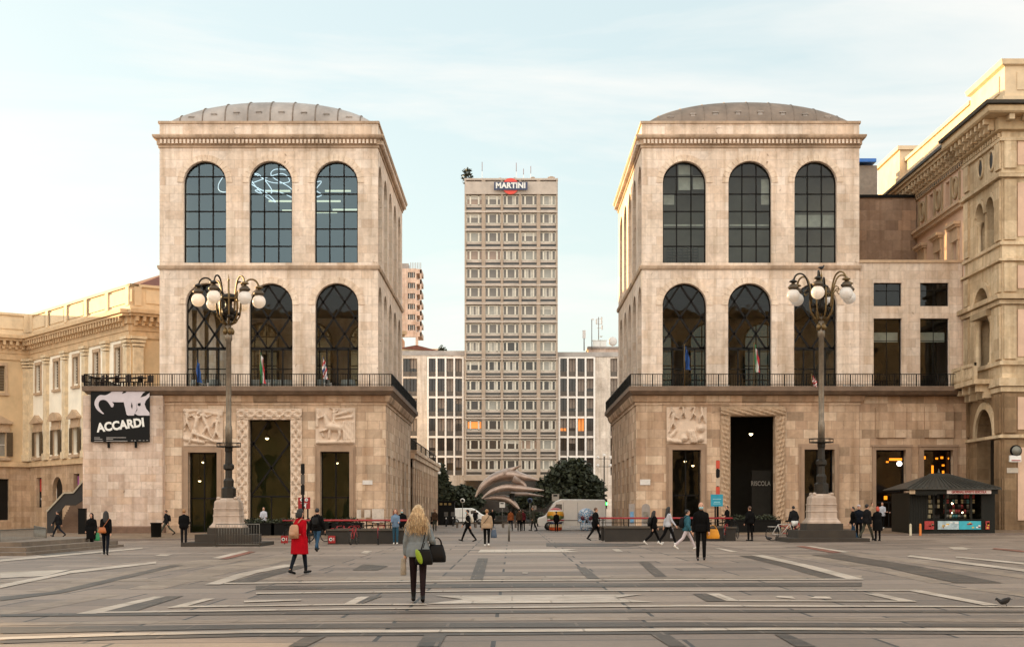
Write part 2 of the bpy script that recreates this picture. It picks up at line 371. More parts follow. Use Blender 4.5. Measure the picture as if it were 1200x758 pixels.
# ---------------------------------------------------------------- the ground
def paving_mat():
    m, t, b = new_mat('granite_paving'); N = t.nodes.new; l = t.links.new
    uv = N('ShaderNodeUVMap'); uv.uv_map = 'UV'
    def brick(w, h, ms):
        br = N('ShaderNodeTexBrick'); br.inputs['Scale'].default_value = 1
        br.inputs['Brick Width'].default_value = w; br.inputs['Row Height'].default_value = h
        br.inputs['Mortar Size'].default_value = ms; br.inputs['Mortar Smooth'].default_value = .2
        br.inputs['Color1'].default_value = (0, 0, 0, 1); br.inputs['Color2'].default_value = (1, 1, 1, 1); br.inputs['Mortar'].default_value = (.5, .5, .5, 1)
        br.squash = .65; br.squash_frequency = 3; br.offset = .37; br.offset_frequency = 3; mpu = N('ShaderNodeMapping'); mpu.inputs['Location'].default_value = (1.7, .4, 0); l(uv.outputs[0], mpu.inputs['Vector']); l(mpu.outputs[0], br.inputs['Vector']); return br
    br = brick(3.6, 1.9, .032)
    rp = N('ShaderNodeValToRGB'); el = rp.color_ramp.elements; cols = ['#64564a', '#857466', '#716254', '#928172', '#7c6c5e']
    while len(el) < len(cols): el.new(.5)
    for i, c in enumerate(cols): el[i].position = i/(len(cols)-1); el[i].color = lin(c)
    l(br.outputs['Color'], rp.inputs['Fac'])
    co = N('ShaderNodeTexCoord')
    n1 = N('ShaderNodeTexNoise'); n1.inputs['Scale'].default_value = .11; n1.inputs['Detail'].default_value = 7; n1.inputs['Roughness'].default_value = .62
    n2 = N('ShaderNodeTexNoise'); n2.inputs['Scale'].default_value = 6; n2.inputs['Detail'].default_value = 8; n2.inputs['Roughness'].default_value = .7
    l(co.outputs['Object'], n1.inputs['Vector']); l(co.outputs['Object'], n2.inputs['Vector'])
    r1 = N('ShaderNodeValToRGB'); r1.color_ramp.elements[0].position = .3; r1.color_ramp.elements[1].position = .72
    r1.color_ramp.elements[0].color = (.74, .72, .72, 1); r1.color_ramp.elements[1].color = (1.14, 1.12, 1.1, 1); l(n1.outputs['Fac'], r1.inputs['Fac'])
    r2 = N('ShaderNodeValToRGB'); r2.color_ramp.elements[0].position = .3; r2.color_ramp.elements[1].position = .7
    r2.color_ramp.elements[0].color = (.84, .83, .82, 1); r2.color_ramp.elements[1].color = (1.13, 1.13, 1.13, 1); l(n2.outputs['Fac'], r2.inputs['Fac'])
    m1 = N('ShaderNodeMix'); m1.data_type = 'RGBA'; m1.blend_type = 'MULTIPLY'; m1.inputs[0].default_value = 1
    m2 = N('ShaderNodeMix'); m2.data_type = 'RGBA'; m2.blend_type = 'MULTIPLY'; m2.inputs[0].default_value = 1
    m3 = N('ShaderNodeMix'); m3.data_type = 'RGBA'; m3.inputs[7].default_value = (.02, .015, .012, 1)
    mm = N('ShaderNodeMath'); mm.operation = 'MULTIPLY'; mm.inputs[1].default_value = .95
    l(rp.outputs['Color'], m1.inputs[6]); l(r1.outputs['Color'], m1.inputs[7]); l(m1.outputs[2], m2.inputs[6]); l(r2.outputs['Color'], m2.inputs[7])
    l(br.outputs['Fac'], mm.inputs[0]); l(mm.outputs[0], m3.inputs[0]); l(m2.outputs[2], m3.inputs[6])
    l(m3.outputs[2], b.inputs['Base Color'])
    rr = N('ShaderNodeMapRange'); rr.inputs['To Min'].default_value = .42; rr.inputs['To Max'].default_value = .75
    l(n1.outputs['Fac'], rr.inputs['Value']); l(rr.outputs[0], b.inputs['Roughness'])
    bp = N('ShaderNodeBump'); bp.inputs['Strength'].default_value = .25; bp.inputs['Distance'].default_value = .01
    mh = N('ShaderNodeMath'); mh.operation = 'SUBTRACT'; l(n2.outputs['Fac'], mh.inputs[0]); l(br.outputs['Fac'], mh.inputs[1])
    l(mh.outputs[0], bp.inputs['Height']); l(bp.outputs['Normal'], b.inputs['Normal'])
    return m
PAVE = paving_mat()
g = MB(); xs = [-3000, -400, -60, -30, 0, 30, 60, 400, 3000]; ys = [-300, -20, 0, 20, 40, 60, 80, 100, 140, 200, 300, 800, 5000]
for j in range(len(ys)-1):
    for i in range(len(xs)-1):
        q = [(xs[i], ys[j]), (xs[i+1], ys[j]), (xs[i+1], ys[j+1]), (xs[i], ys[j+1])]
        g.poly([(x, y, gz(x)) for x, y in q])
tag(g.build('piazza_ground', PAVE), kind='structure')

PW = ashlar('white_marble_inlay', ['#b5a99d', '#c6baac', '#bcb0a3', '#cec2b5'], 1.9, 1.4, mstr=.55, pits=False, msize=.02, rough=.5)
PL = ashlar('pale_granite_inlay', ['#85776a', '#978879', '#8d7e70', '#9e8f80'], 1.6, .9, mstr=.6, pits=False, msize=.025, rough=.55)
PD = ashlar('dark_granite_inlay', ['#40372d', '#51463b', '#483e33', '#5a4e42'], 1.8, .8, mstr=.6, pits=False, msize=.025, rough=.5)
PR = ashlar('red_granite_inlay', ['#7c4a3a', '#8d5947', '#845040'], 1.2, .8, mstr=.5, pits=False, msize=.02, rough=.55)
bands = {'w': MB(), 'l': MB(), 'd': MB(), 'r': MB()}
LEV = {'l': .004, 'd': .008, 'w': .0125, 'r': .0165}
cnt = {'w': 0, 'l': 0, 'd': 0, 'r': 0}
def inlay(k, pts):
    z = LEV[k]+cnt[k]*.00008; cnt[k] += 1
    P = [gp(*p) for p in pts]
    bands[k].poly([(p.x, p.y, p.z+z) for p in P])
def strip(k, top, bot):             # a band between two polylines of equal length
    for i in range(len(top)-1): inlay(k, [bot[i], bot[i+1], top[i+1], top[i]])
W = [
 [(89,719.5),(112,719.5),(193,699.3),(180,699.3)], [(195,712.7),(213,711.9),(252,701.7),(238,701.7)],
 [(400,709.3),(413,709.3),(433,699.3),(420,699.3)], [(248,654),(257,654.6),(292,646),(286,645)],
 [(422,648.3),(430,648.8),(436,645.6),(427,645.4)], [(717,643.4),(722,646.2),(730,646.2),(725,643.4)],
 [(837,642),(843,642),(866,646.7),(857,646.9)], [(828,695.7),(843,695.7),(867,704.6),(852,704.6)],
 [(1013,695.7),(1030,695.7),(1075,705.2),(1057,705.2)], [(1063,692),(1080,692),(1172,709.3),(1153,709.5)],
 [(943,639.8),(950,639.6),(997,646.8),(988,647.2)], [(0,671),(83,667.5),(52,675),(0,677.5)],
 [(908,700),(932,702),(928,698.8),(912,698.6)], [(948,701.5),(975,701.8),(972,699),(955,699.2)],
 [(1110,641),(1128,641.2),(1140,643.4),(1120,643.2)], [(1112,642),(1126,641.5),(1135,644),(1118,643.8)],
 [(340,649.5),(352,649.8),(362,647.6),(350,647.4)], [(180,651.5),(195,651.6),(203,649.6),(188,649.6)],
 [(500,707.9),(767,705.9),(720,701),(752,696.7),(510,698.3),(543,702.5)],
 [(560,647.3),(680,646.9),(663,645),(678,643.3),(563,644)],
 [(612,672),(618,672.2),(619,670.9),(612,670.8)],
]
for q in W: inlay('w', q)
strip('w', [(0,747.3),(140,742.5),(300,739.2),(600,738.2),(900,736),(1200,737.2)], [(0,750.2),(140,745.6),(300,742.2),(600,741.2),(900,738.8),(1200,740.2)])
strip('w', [(112,717.2),(400,713.2),(800,709.2),(1200,710.6)], [(112,719),(400,714.8),(800,711),(1200,712)])
strip('w', [(263,683.2),(400,681.2),(600,679.6),(800,678.6),(1010,678.3)], [(263,684.6),(400,682.6),(600,680.9),(800,680),(1012,679.4)])
strip('w', [(213,710.4),(400,708),(500,707.9)], [(213,712.2),(400,709.4),(500,709)])
strip('w', [(866,703.6),(1072,704.4)], [(866,704.9),(1074,705.5)])
strip('w', [(300,694.8),(560,692.2),(900,691.4),(1075,691.6)], [(300,696.2),(560,693.3),(900,692.4),(1075,692.6)])
strip('w', [(286,704.3),(353,702.8)], [(286,706.3),(353,704)])
strip('w', [(333,661.7),(280,672),(240,685.2)], [(352,661.7),(300,672),(258,685.2)])
strip('w', [(0,685.5),(83,669),(183,658.2)], [(0,689.5),(83,672),(183,660.4)])
strip('w', [(0,655.8),(167,641.6)], [(0,658.2),(167,643)])
strip('w', [(880,650.5),(935,663),(993,678.8)], [(894,650.5),(952,663),(1013,678.8)])
strip('w', [(1067,650.6),(1130,658.5),(1200,667)], [(1063,652.2),(1130,661),(1200,670)])
strip('w', [(1120,652),(1200,659.5)], [(1120,653.4),(1200,661.6)])
strip('l', [(230,656),(120,674),(30,693)], [(300,654.5),(175,672),(62,693)])
strip('l', [(330,652),(250,664),(150,690)], [(350,654),(280,668),(190,690)])
strip('l', [(0,714),(125,695.5)], [(0,723),(142,697)])
strip('l', [(920,649.6),(1010,665),(1090,683)], [(947,649.6),(1035,665),(1117,683)])
strip('l', [(985,647.5),(1100,664),(1200,678)], [(1000,647),(1110,661.5),(1200,673)])
strip('l', [(1120,688.5),(1200,699)], [(1150,688.5),(1200,694)])
strip('l', [(0,729.5),(400,724),(800,722),(1200,725)], [(0,733),(400,728),(800,726),(1200,729)])
strip('l', [(0,679.5),(400,675.5),(800,674),(1010,674)], [(0,682),(263,680.3),(800,677.4),(1010,677)])
strip('d', [(0,750.6),(140,746),(300,742.6),(600,741.6),(900,739.2),(1200,740.6)], [(0,754),(140,749.3),(300,745.6),(600,744),(900,742),(1200,743.6)])
strip('d', [(0,735),(400,730.5),(800,729),(1200,731)], [(0,742.5),(300,736.5),(800,734.3),(1200,734.6)])
strip('d', [(0,719.6),(400,716.5),(800,714.5),(1200,715.5)], [(0,722.5),(400,719.5),(800,717.5),(1200,718)])
strip('d', [(300,686.5),(600,683.5),(1010,682.5)], [(300,691),(600,688),(1010,687)])
strip('d', [(0,699),(60,693.5),(200,662)], [(0,704),(75,694.5),(215,662)])
strip('d', [(352,662.3),(302,673),(262,684.4)], [(366,662.3),(325,673),(292,683.6)])
strip('d', [(866,651),(915,663),(968,678.4)], [(880,651),(934,663.4),(992,678.6)])
strip('d', [(950,650),(1040,665),(1120,683)], [(985,649),(1080,664),(1175,683)])
for q in [[(907,743),(923,743),(957,758),(933,758)], [(497,744.5),(523,744.5),(515,758),(488,758)], [(762,743),(783,743),(805,758),(785,758)],
          [(357,746.5),(383,745.5),(358,758),(337,758)], [(195,698.6),(215,698.3),(150,718.9),(114,719)], [(433,699),(448,698.5),(420,709),(413,709.2)],
          [(812,695.8),(827,695.7),(851,704.6),(828,704.8)], [(455,663),(443,668),(413,668),(425,661)], [(560,654),(572,654),(566,679),(551,679)],
          [(676,664.5),(686,664.5),(703,678),(688,678)], [(748,658),(760,658),(782,676),(768,676)],
          [(20,646),(60,644),(120,648),(60,652)], [(640,636),(760,637),(740,640),(640,640)]]:
    inlay('d', q)
inlay('r', [(257,654.8),(266,655.2),(300,646.5),(292,646)]); inlay('r', [(933,640),(942,639.9),(986,647.3),(975,648)])
strip('r', [(1165,642.2),(1200,645.4)], [(1163,643.4),(1200,647)])
for k, nm, mm in (('w', 'paving_white_inlay', PW), ('l', 'paving_pale_inlay', PL), ('d', 'paving_dark_inlay', PD), ('r', 'paving_red_inlay', PR)):
    tag(bands[k].build(nm, mm), kind='structure')

# pavements along the two building fronts (a kerb, then a gentle rise to the walls)
KERB = mat('granite_kerb', '#6e6056', .7, var=.2, scale=2)
SIDEW = ashlar('pavement_slabs', ['#76624f', '#836f5c', '#8b7764', '#7c6a55'], 1.4, .7, mstr=.5, pits=False)
def pavement(x0, x1):
    m = MB(); n = 8
    X = [x0+(x1-x0)*i/n for i in range(n+1)]
    for a, b in zip(X[:-1], X[1:]):
        m.poly([(a, 88, gz(a)-.02), (b, 88, gz(b)-.02), (b, 88, side_z(b, 88)), (a, 88, side_z(a, 88))], 1)
        for y0, y1 in ((88, 88.3), (88.3, 97), (97, 128)):
            m.poly([(a, y0, side_z(a, y0)), (b, y0, side_z(b, y0)), (b, y1, side_z(b, y1)), (a, y1, side_z(a, y1))], 1 if y1 < 88.5 else 0)
    e = x1 if abs(x1) < 20 else x0
    m.poly([(e, 88, gz(e)-.02), (e, 128, gz(e)-.02), (e, 128, side_z(e, 128)), (e, 97, side_z(e, 97)), (e, 88, side_z(e, 88))], 1)
    tag(m.build('pavement', [SIDEW, KERB]), kind='structure')
pavement(-90, -7.0); pavement(7.0, 90)

# ---------------------------------------------------------------- carving: reliefs and the braided portal frames
def sm(a): return np.clip(a, 0, 1)
def height_panel(mb, o, U, w, h, H, mi=0):
    """grid with heights H [nz][nu] standing out from a wall along -Y (local n)"""
    nzz, nu = H.shape; o = Vector(o); U = Vector(U); N = Vector((U.y, -U.x, 0))
    v = []; f = []
    for j in range(nzz):
        for i in range(nu): v.append(o+U*(w*i/(nu-1))+Vector((0, 0, h*j/(nzz-1)))+N*float(H[j, i]))
    for j in range(nzz-1):
        for i in range(nu-1): f.append((j*nu+i, j*nu+i+1, (j+1)*nu+i+1, (j+1)*nu+i))
    mb.add(v, f, mi, True)
def relief_heights(w, h, kind, seed, res=.05):
    rs = np.random.RandomState(seed); nu, nv = int(w/res)+1, int(h/res)+1
    u, v = np.meshgrid(np.linspace(0, w, nu), np.linspace(0, h, nv)); H = np.full(u.shape, .03)
    def cap(ax, ay, bx, by, ra, rb, amp):
        nonlocal H
        dx, dy = bx-ax, by-ay; t = sm(((u-ax)*dx+(v-ay)*dy)/(dx*dx+dy*dy+1e-9)); r = ra+(rb-ra)*t
        d = np.hypot(u-ax-dx*t, v-ay-dy*t)/r; H = np.maximum(H, np.where(d < 1, amp*np.sqrt(np.clip(1-d*d, 0, 1)), 0))
    def man(x, y, s, lean, arms):
        hx, hy = x+lean*s*.9, y+s*1.0
        cap(x, y, hx, hy, .17*s, .22*s, .19); cap(hx+lean*.2, hy+.26*s, hx+lean*.22, hy+.3*s, .13*s, .13*s, .22)
        for k in (-1, 1):
            kx, ky = x+k*.25*s+lean*.2, y-.45*s; cap(x+k*.08*s, y, kx, ky, .14*s, .1*s, .2); cap(kx, ky, kx+k*.1*s-lean*.3, ky-.45*s, .1*s, .07*s, .17)
            a = arms[0 if k < 0 else 1]; ex, ey = hx+math.cos(a)*.4*s, hy-.02+math.sin(a)*.4*s
            cap(hx+k*.16*s, hy-.03, ex, ey, .1*s, .08*s, .2); cap(ex, ey, ex+math.cos(a+.9)*.35*s, ey+math.sin(a+.9)*.35*s, .08*s, .06*s, .17)
    if kind == 'men':
        man(w*.28, h*.40, h*.36, .25, (2.6, .5)); man(w*.62, h*.50, h*.33, -.45, (2.2, -.4)); man(w*.84, h*.36, h*.30, .1, (3.6, 1.2)); man(w*.10, h*.62, h*.24, -.1, (2, 5))
        cap(w*.25, h*.35, w*.8, h*.12, .16, .1, .2); cap(w*.05, h*.2, w*.5, h*.1, .2, .16, .14); cap(w*.6, h*.15, w*.95, h*.1, .15, .2, .14)
        cap(w*.4, h*.95, w*.95, h*.85, .12, .2, .12); cap(w*.05, h*.9, w*.3, h*.97, .1, .14, .1)
    elif kind == 'horse':
        cap(w*.34, h*.50, w*.60, h*.46, .36, .30, .22); cap(w*.30, h*.58, w*.24, h*.80, .24, .16, .22); cap(w*.24, h*.80, w*.10, h*.72, .15, .09, .2)
        cap(w*.30, h*.42, w*.14, h*.36, .12, .08, .2); cap(w*.14, h*.36, w*.20, h*.22, .07, .06, .17); cap(w*.60, h*.42, w*.62, h*.24, .17, .08, .2); cap(w*.62, h*.24, w*.56, h*.12, .08, .06, .17); cap(w*.36, h*.40, w*.34, h*.18, .12, .07, .18)
        man(w*.46, h*.62, h*.26, .05, (.4, 1.9)); cap(w*.45, h*.78, w*.85, h*.92, .1, .22, .17); cap(w*.5, h*.7, w*.9, h*.76, .08, .16, .14)
        for k in range(5): cap(w*(.70+.06*k), h*.60, w*(.72+.055*k), h*.14, .09, .1, .15)
        cap(w*.05, h*.06, w*.95, h*.08, .14, .16, .13); cap(w*.04, h*.5, w*.06, h*.9, .12, .15, .12)
    else:                            # figures round a plain field, shields below
        man(w*.15, h*.55, h*.26, .08, (4.2, 5.2)); man(w*.42, h*.84, h*.16, -.1, (3, .2)); man(w*.66, h*.82, h*.18, .2, (3.4, .6)); man(w*.88, h*.78, h*.22, -.1, (2.6, .4)); man(w*.12, h*.88, h*.15, 0, (2, 1))
        for (cx, cy, r) in ((.85, .42, .3), (.84, .13, .26), (.42, .15, .3)): cap(w*cx, h*cy, w*cx+.01, h*cy, r, r, .2); cap(w*cx, h*cy, w*cx+.01, h*cy, r*.45, r*.45, .24)
        for k in range(3): cap(w*(.55+.06*k), h*.34, w*(.62+.06*k), h*.05, .09, .1, .18)
        cap(w*.05, h*.1, w*.35, h*.05, .2, .15, .15); cap(w*.1, h*.2, w*.22, h*.35, .18, .15, .15)
    H = H*1.9+.014*np.sin(u*9+v*14+3*np.sin(u*3))*(H > .05)+.01*rs.rand(*H.shape)
    return H
def braid_heights(L_, w, res=.04, lam=1.25, rope=False):
    n, m_ = int(L_/res)+1, int(w/res)+1
    s, t = np.meshgrid(np.linspace(0, L_, n), np.linspace(-w/2, w/2, m_), indexing='ij'); H = np.full(s.shape, .02); A = w*.25; sw = w*.2
    for ph in (0, math.pi):
        d = (t-A*np.sin(2*np.pi*s/lam+ph))/sw; over = .03*np.cos(2*np.pi*s/lam+ph+math.pi/2)
        b_ = np.where(np.abs(d) < 1, (.24+over)*np.sqrt(np.clip(1-d*d, 0, 1))*(1-.42*np.abs(np.sin(d*4.2))), 0); H = np.maximum(H, b_)
    if rope:                         # one thick rope of twisted leaves
        ph = s/(lam*.62)+.55*np.sin(t/w*3.2); H = .05+.26*np.sqrt(np.clip(1-(t/(w*.46))**2, 0, 1))*(.45+.55*np.abs(np.sin(np.pi*(ph+t/w*1.1))))*(.85+.15*np.sin(s*21+t*9))
    else: H = H+.05*np.maximum(0, np.sin(s*17)*np.sin(t*19+s*3))
    H = np.maximum(H, np.where(np.abs(np.abs(t)-w/2+.05) < .05, .1, 0)); return H
def braid_frame(name, x0, x1, ztop, zb, w, y, parent, rope=False):
    m = MB(); H = braid_heights(ztop-w-zb, w, rope=rope)
    height_panel(m, (x0, y, zb), (1, 0, 0), w, ztop-w-zb, H); height_panel(m, (x1-w, y, zb), (1, 0, 0), w, ztop-w-zb, H[:, ::-1])
    height_panel(m, (x0, y, ztop-w), (1, 0, 0), x1-x0, w, braid_heights(x1-x0, w, rope=rope).T)
    return m.build(name, mat('brown_carved_rope', '#a88d72', .75, var=.2, scale=2.2, bump=.3) if rope else RELIEF, parent)

# ---------------------------------------------------------------- windows of the pavilions
def arch_pts(a, b, zb, zt, arch, n=14): return outline(a, b, zb, zt, arch, n)
def inside(u, z, a, b, zb, zt, arch):
    if u < a or u > b or z < zb or z > zt: return False
    r = (b-a)/2; zs = zt-r
    return (not arch) or z <= zs or math.hypot(u-(a+b)/2, z-zs) <= r
def clip_line(p, q, op, n=160):
    pts = [(p[0]+(q[0]-p[0])*i/n, p[1]+(q[1]-p[1])*i/n) for i in range(n+1)]; pts = [t for t in pts if inside(*t, *op)]
    return (pts[0], pts[-1]) if len(pts) > 3 else None
def lattice_window(parent, o, U, N, op, style, d, gmat, name='window', thin=1.0):
    """frame mesh with a glass pane below it; op = (a, b, zb, zt, arch) in wall coordinates"""
    o = Vector(o); U = Vector(U); N = Vector(N); P = lambda u, z, dd=0: o+U*u+N*(d+dd)+Vector((0, 0, z))
    a, b, zb, zt, arch = op; f = MB(); pl = arch_pts(*op)
    for i in range(len(pl)):
        p, q = pl[i], pl[(i+1) % len(pl)]; f.bar(P(*p), P(*q), .16*thin, .12, up=N)
    def ln(p, q, w=.075):
        c = clip_line(p, q, op)
        if c: f.bar(P(*c[0]), P(*c[1]), w*thin, .09, up=N)
    w = b-a
    if style == 'grid':
        for k in (1, 2): ln((a+w*k/3, zb), (a+w*k/3, zt), .085)
        for k in range(1, 6): ln((a, zb+1.17*k), (b, zb+1.17*k), .08)
    elif style == 'diamond':
        zt2 = zb+2.62 if zb+2.62 < zt-1 else zb+1; ln((a, zt2), (b, zt2), .2)
        for k in (1, 2, 3): ln((a+w*k/4, zb), (a+w*k/4, zt2), .1)
        ln((a, zb+1.25), (b, zb+1.25), .07)
        for k in range(-3, 4):
            ln((a+w*.5*k-.2, zt2), (a+w*.5*k+w*1.25-.2, zt2+w*1.85), .13); ln((b-w*.5*k-.3, zt2), (b-w*.5*k-w*1.25-.3, zt2+w*1.85), .13)
    elif style == 'portal':
        ln(((a+b)/2, zb), ((a+b)/2, zb+2.4), .08); ln((a, zb+2.4), (b, zb+2.4), .12)
        ln((a, zb+2.4), (b, zb+6.2), .12); ln((b, zb+2.4), (a, zb+6.2), .12); ln((a, zb+5.6), (a+w*.45, zt), .1); ln((b, zb+5.6), (b-w*.45, zt), .1)
    elif style == 'door':
        ln(((a+b)/2, zb), ((a+b)/2, zt), .09); ln((a, zb+2.3), (b, zb+2.3), .1)
    elif style == 'shop':
        ln((a, zb+(zt-zb)*.33), (b, zb+(zt-zb)*.33), .1); ln(((a+b)/2, zb), ((a+b)/2, zb+(zt-zb)*.33), .07)
    elif style == 'wide':
        ln((a, zt-(zt-zb)*.32), (b, zt-(zt-zb)*.32), .06); ln(((a+b)/2, zb), ((a+b)/2, zt), .05)
    fr = f.build(name, FRAME, parent)
    MB().poly([P(u, z, .02) for u, z in pl]).build('pane', gmat, fr)
    return fr

# ---------------------------------------------------------------- the twin pavilions
YW, YL, YS = 101.2, 100.0, 99.0
LAMPIN = emit('pendant_lamp_glow', '#ffe6b8', 2.5); LAMPIN2 = emit('amber_shop_lamp_glow', '#ff8f22', .9); STRIP = emit('ceiling_strip_glow', '#fff0c8', .35); NEON = emit('white_neon_tube', '#ffffff', .4)
def railing(mb, pts, h=.78, step=.16):
    for a, b in zip(pts[:-1], pts[1:]):
        a = Vector(a); b = Vector(b); n = max(1, int((b-a).length/step))
        mb.bar(a+Vector((0, 0, h)), b+Vector((0, 0, h)), .07, .05); mb.bar(a+Vector((0, 0, .1)), b+Vector((0, 0, .1)), .04, .04)
        for i in range(n+1):
            p = a+(b-a)*i/n; w = .07 if i % 9 == 0 else .028
            mb.box(p.x-w/2, p.x+w/2, p.y-w/2, p.y+w/2, p.z, p.z+h)
def pavilion(sg):
    left = sg < 0
    lab = ('left of the twin pink stone pavilions, with neon loops glowing in its upper windows' if left else
           'right of the twin pink stone pavilions, with blinds and shelves behind its upper windows')
    root = thing('stone_pavilion', lab, 'building', ((-16.3 if left else 16), 112, 0), group='twin arcaded pavilions on the square')
    fx0, fx1 = (PX(187, YW), PX(443, YW)) if left else (PX(752, YW), PX(1007, YW))
    ins = fx1 if left else fx0                                  # the side towards the gap
    YB = 123.4
    if left: up = [(215.2,265), (292,342.3), (368.8,419.3)]; lo = [(217.5,266.5), (292,342.8), (369.3,420)]
    else: up = [(776.7,827.4), (853.7,904), (931,980.6)]; lo = [(776.5,828), (853.3,904.3), (930.6,981)]
    zc, zT = PZ(163, YW), PZ(143, YW)
    U_ = [(PX(a, YW), PX(b, YW), 18.18, PZ(189, YW), True) for a, b in up]; L_ = [(PX(a, YW), PX(b, YW), 9.86, PZ(332, YW), True) for a, b in lo]
    w = MB(); bnd = lambda A, B: [(9.6, 17.75, fx0, fx1, B), (17.75, zT, fx0, fx1, A)]
    w.wall((0, YW, 0), (1, 0, 0), (0, 1, 0), bnd(U_, L_), .6); w.wall((0, YB, 0), (1, 0, 0), (0, -1, 0), bnd(U_, L_), .6)
    sU = [(102.9+4.37*k-1.43, 102.9+4.37*k+1.43, 18.18, PZ(189, YW), True) for k in range(5)]; sL = [(a, b, 9.86, PZ(332, YW), True) for a, b, *_ in sU]
    sb = [(9.6, 17.75, YW, YB, sL), (17.75, zT, YW, YB, sU)]
    w.wall((ins, 0, 0), (0, 1, 0), (-1 if ins > -10 and left else 1, 0, 0), sb, .6)
    oth = fx0 if left else fx1
    w.wall((oth, 0, 0), (0, 1, 0), (1 if left else -1, 0, 0), sb, .6)
    w.build('upper_wall', STONE, root)
    for ops in (U_, L_):                                        # voussoir rings, a hand proud of the wall
        for (a, b, zb, zt, _) in ops:
            r = (b-a)/2; c = (a+b)/2; zs = zt-r; ar = MB()
            for k in range(15):
                t0, t1 = math.pi*k/15+.006, math.pi*(k+1)/15-.006; q = [(r+.02, t0), (r+.42, t0), (r+.42, t1), (r+.02, t1)]
                ar.extr([(c+rr*math.cos(t), YW-.05, zs+rr*math.sin(t)) for rr, t in q], (0, .045, 0))
            ar.build('arch_ring', ashlar('arch_ring_stone', ['#dcc7b2', '#e5d3c0', '#e1cebb', '#e8d8c6'], .9, .9, mstr=0), root)
    rc = (fx0, fx1, YW, YB)
    c = MB(); c.loops(rc, [(0, zc-.62), (.08, zc-.60), (.08, zc-.42), (.16, zc-.40), (.16, zc-.08), (.36, zc), (.42, zc+.12), (.42, zc+.22), (.04, zc+.27), (0, zc+.27)])
    c.loops(rc, [(0, zT-.14), (.09, zT-.12), (.09, zT+.04), (-.4, zT+.06)])
    c.loops(rc, [(0, 17.72), (.1, 17.75), (.14, 17.9), (.14, 18.0), (0, 18.02)])
    c.build('cornice', ashlar('cornice_stone', ['#bfa68f', '#d0b9a2', '#c7af98'], 2.4, 2, mstr=.3, stain=.55), root)
    d = MB(); n = int((fx1-fx0)/.26)
    for i in range(n): x = fx0+.1+i*.26; d.box(x, x+.14, YW-.34, YW-.155, zc-.36, zc-.1)
    d.build('dentil_course', STONE, root); d = MB(); n = int((YB-YW)/.26)
    for i in range(n):
        y = YW+.1+i*.26
        d.box(ins+(.155 if left else -.34), ins+(.34 if left else -.155), y, y+.14, zc-.36, zc-.1)
    d.build('dentil_course', STONE, root)
    # roof: a shallow ribbed vault set back behind the parapet
    cx = (fx0+fx1)/2; hx, y0, y1, Hh = (fx1-fx0)/2-.42, YW+.5, YB-.5, 2.02
    rz_ = lambda u, v: zT+.05+Hh*(max(0, 1-abs(u)**2.2))**.6*(max(0, 1-abs(v)**9))**.4
    nu, nv = 48, 36; v = []; f = []
    for j in range(nv+1):
        for i in range(nu+1):
            a, b = -1+2*i/nu, -1+2*j/nv; a = math.sin(a*math.pi/2); b = math.sin(b*math.pi/2); v.append((cx+a*hx, (y0+y1)/2+b*(y1-y0)/2, rz_(a, b)))
    for j in range(nv):
        for i in range(nu): q = j*(nu+1)+i; f.append((q, q+1, q+nu+2, q+nu+1))
    rf = MB().add(v, f, 0, True).build('roof', ZINC if left else ZINC2, root)
    
    for k in range(-4, 5):
        a = k*.22; rb = MB()
        rb.tube([(cx+a*hx, (y0+y1)/2+b*(y1-y0)/2, rz_(a, b)+.03) for b in [math.sin(t*math.pi/2) for t in np.linspace(-1, 1, 31)]], .045 if left else .018, 6); rb.build('roof_rib', ZINC2, rf)
        xx = cx+(k+.5)*.22*hx
        if k < 4:
            vt = MB(); zz = rz_(a+.11, -.985); vt.box(xx-.15, xx+.15, y0+.06, y0+.5, zz-.6, zz-.12); vt.box(xx-.2, xx+.2, y0+.0, y0+.55, zz-.12, zz-.06); vt.build('roof_vent', ZINC, rf)
    # interior: floors, gallery partition, a core
    it = MB(); it.box(fx0+.65, fx1-.65, YW+.7, YB-.7, 17.2, 17.7); it.box(fx0+.65, fx1-.65, YW+.7, YB-.7, zT-1.6, zT-1.2); it.build('floor_slab', GREYIN, root)
    it = MB(); it.box(fx0+.65, fx1-.65, YW+(5.5 if left else 2.6), YW+(5.8 if left else 2.9), 17.71, zT-1.61)
    it.build('gallery_partition', GREYIN if left else mat('taupe_gallery_wall', '#8d8676', .9, var=.25, scale=.35), root)
    for op in U_: lattice_window(root, (0, YW, 0), (1, 0, 0), (0, 1, 0), op, 'grid', .42, GL_BLUE if left else GL_DARK)
    for op in L_: lattice_window(root, (0, YW, 0), (1, 0, 0), (0, 1, 0), op, 'diamond', .5, GL_DARK)
    for op in U_+L_: lattice_window(root, (0, YB, 0), (1, 0, 0), (0, -1, 0), op, 'grid', .42, GL_REAR if left else GL_REAR2)
    for op in sU: lattice_window(root, (ins, 0, 0), (0, 1, 0), (-1 if left else 1, 0, 0), op, 'grid', .42, GL_DARK)
    for op in sL: lattice_window(root, (ins, 0, 0), (0, 1, 0), (-1 if left else 1, 0, 0), op, 'diamond', .42, GL_DARK)
    # podium
    if left:
        p0, p1 = PX(190.5, YL), PX(452, YL); doors = [((221,254.5), 530), ((291.5,341), 491), ((375.6,409.6), 529)]; frames = [((213.5,262), 523.5), None, ((369.5,416.7), 522)]
        sl = (PX(96, YS), PX(461, YS)); portal = ((277.5, 354), 478.5); rel = [((215.5,261.5), 479, 522.5, 'men'), ((370,416.5), 478, 520.8, 'horse')]
    else:
        p0, p1 = PX(745.5, YL), PX(1007, YL); doors = [((787.7,821.3), 527), ((856,908), 487.5), ((942.3,977.3), 526.5)]; frames = [((780.7,828), 521), None, ((936,983), 520)]
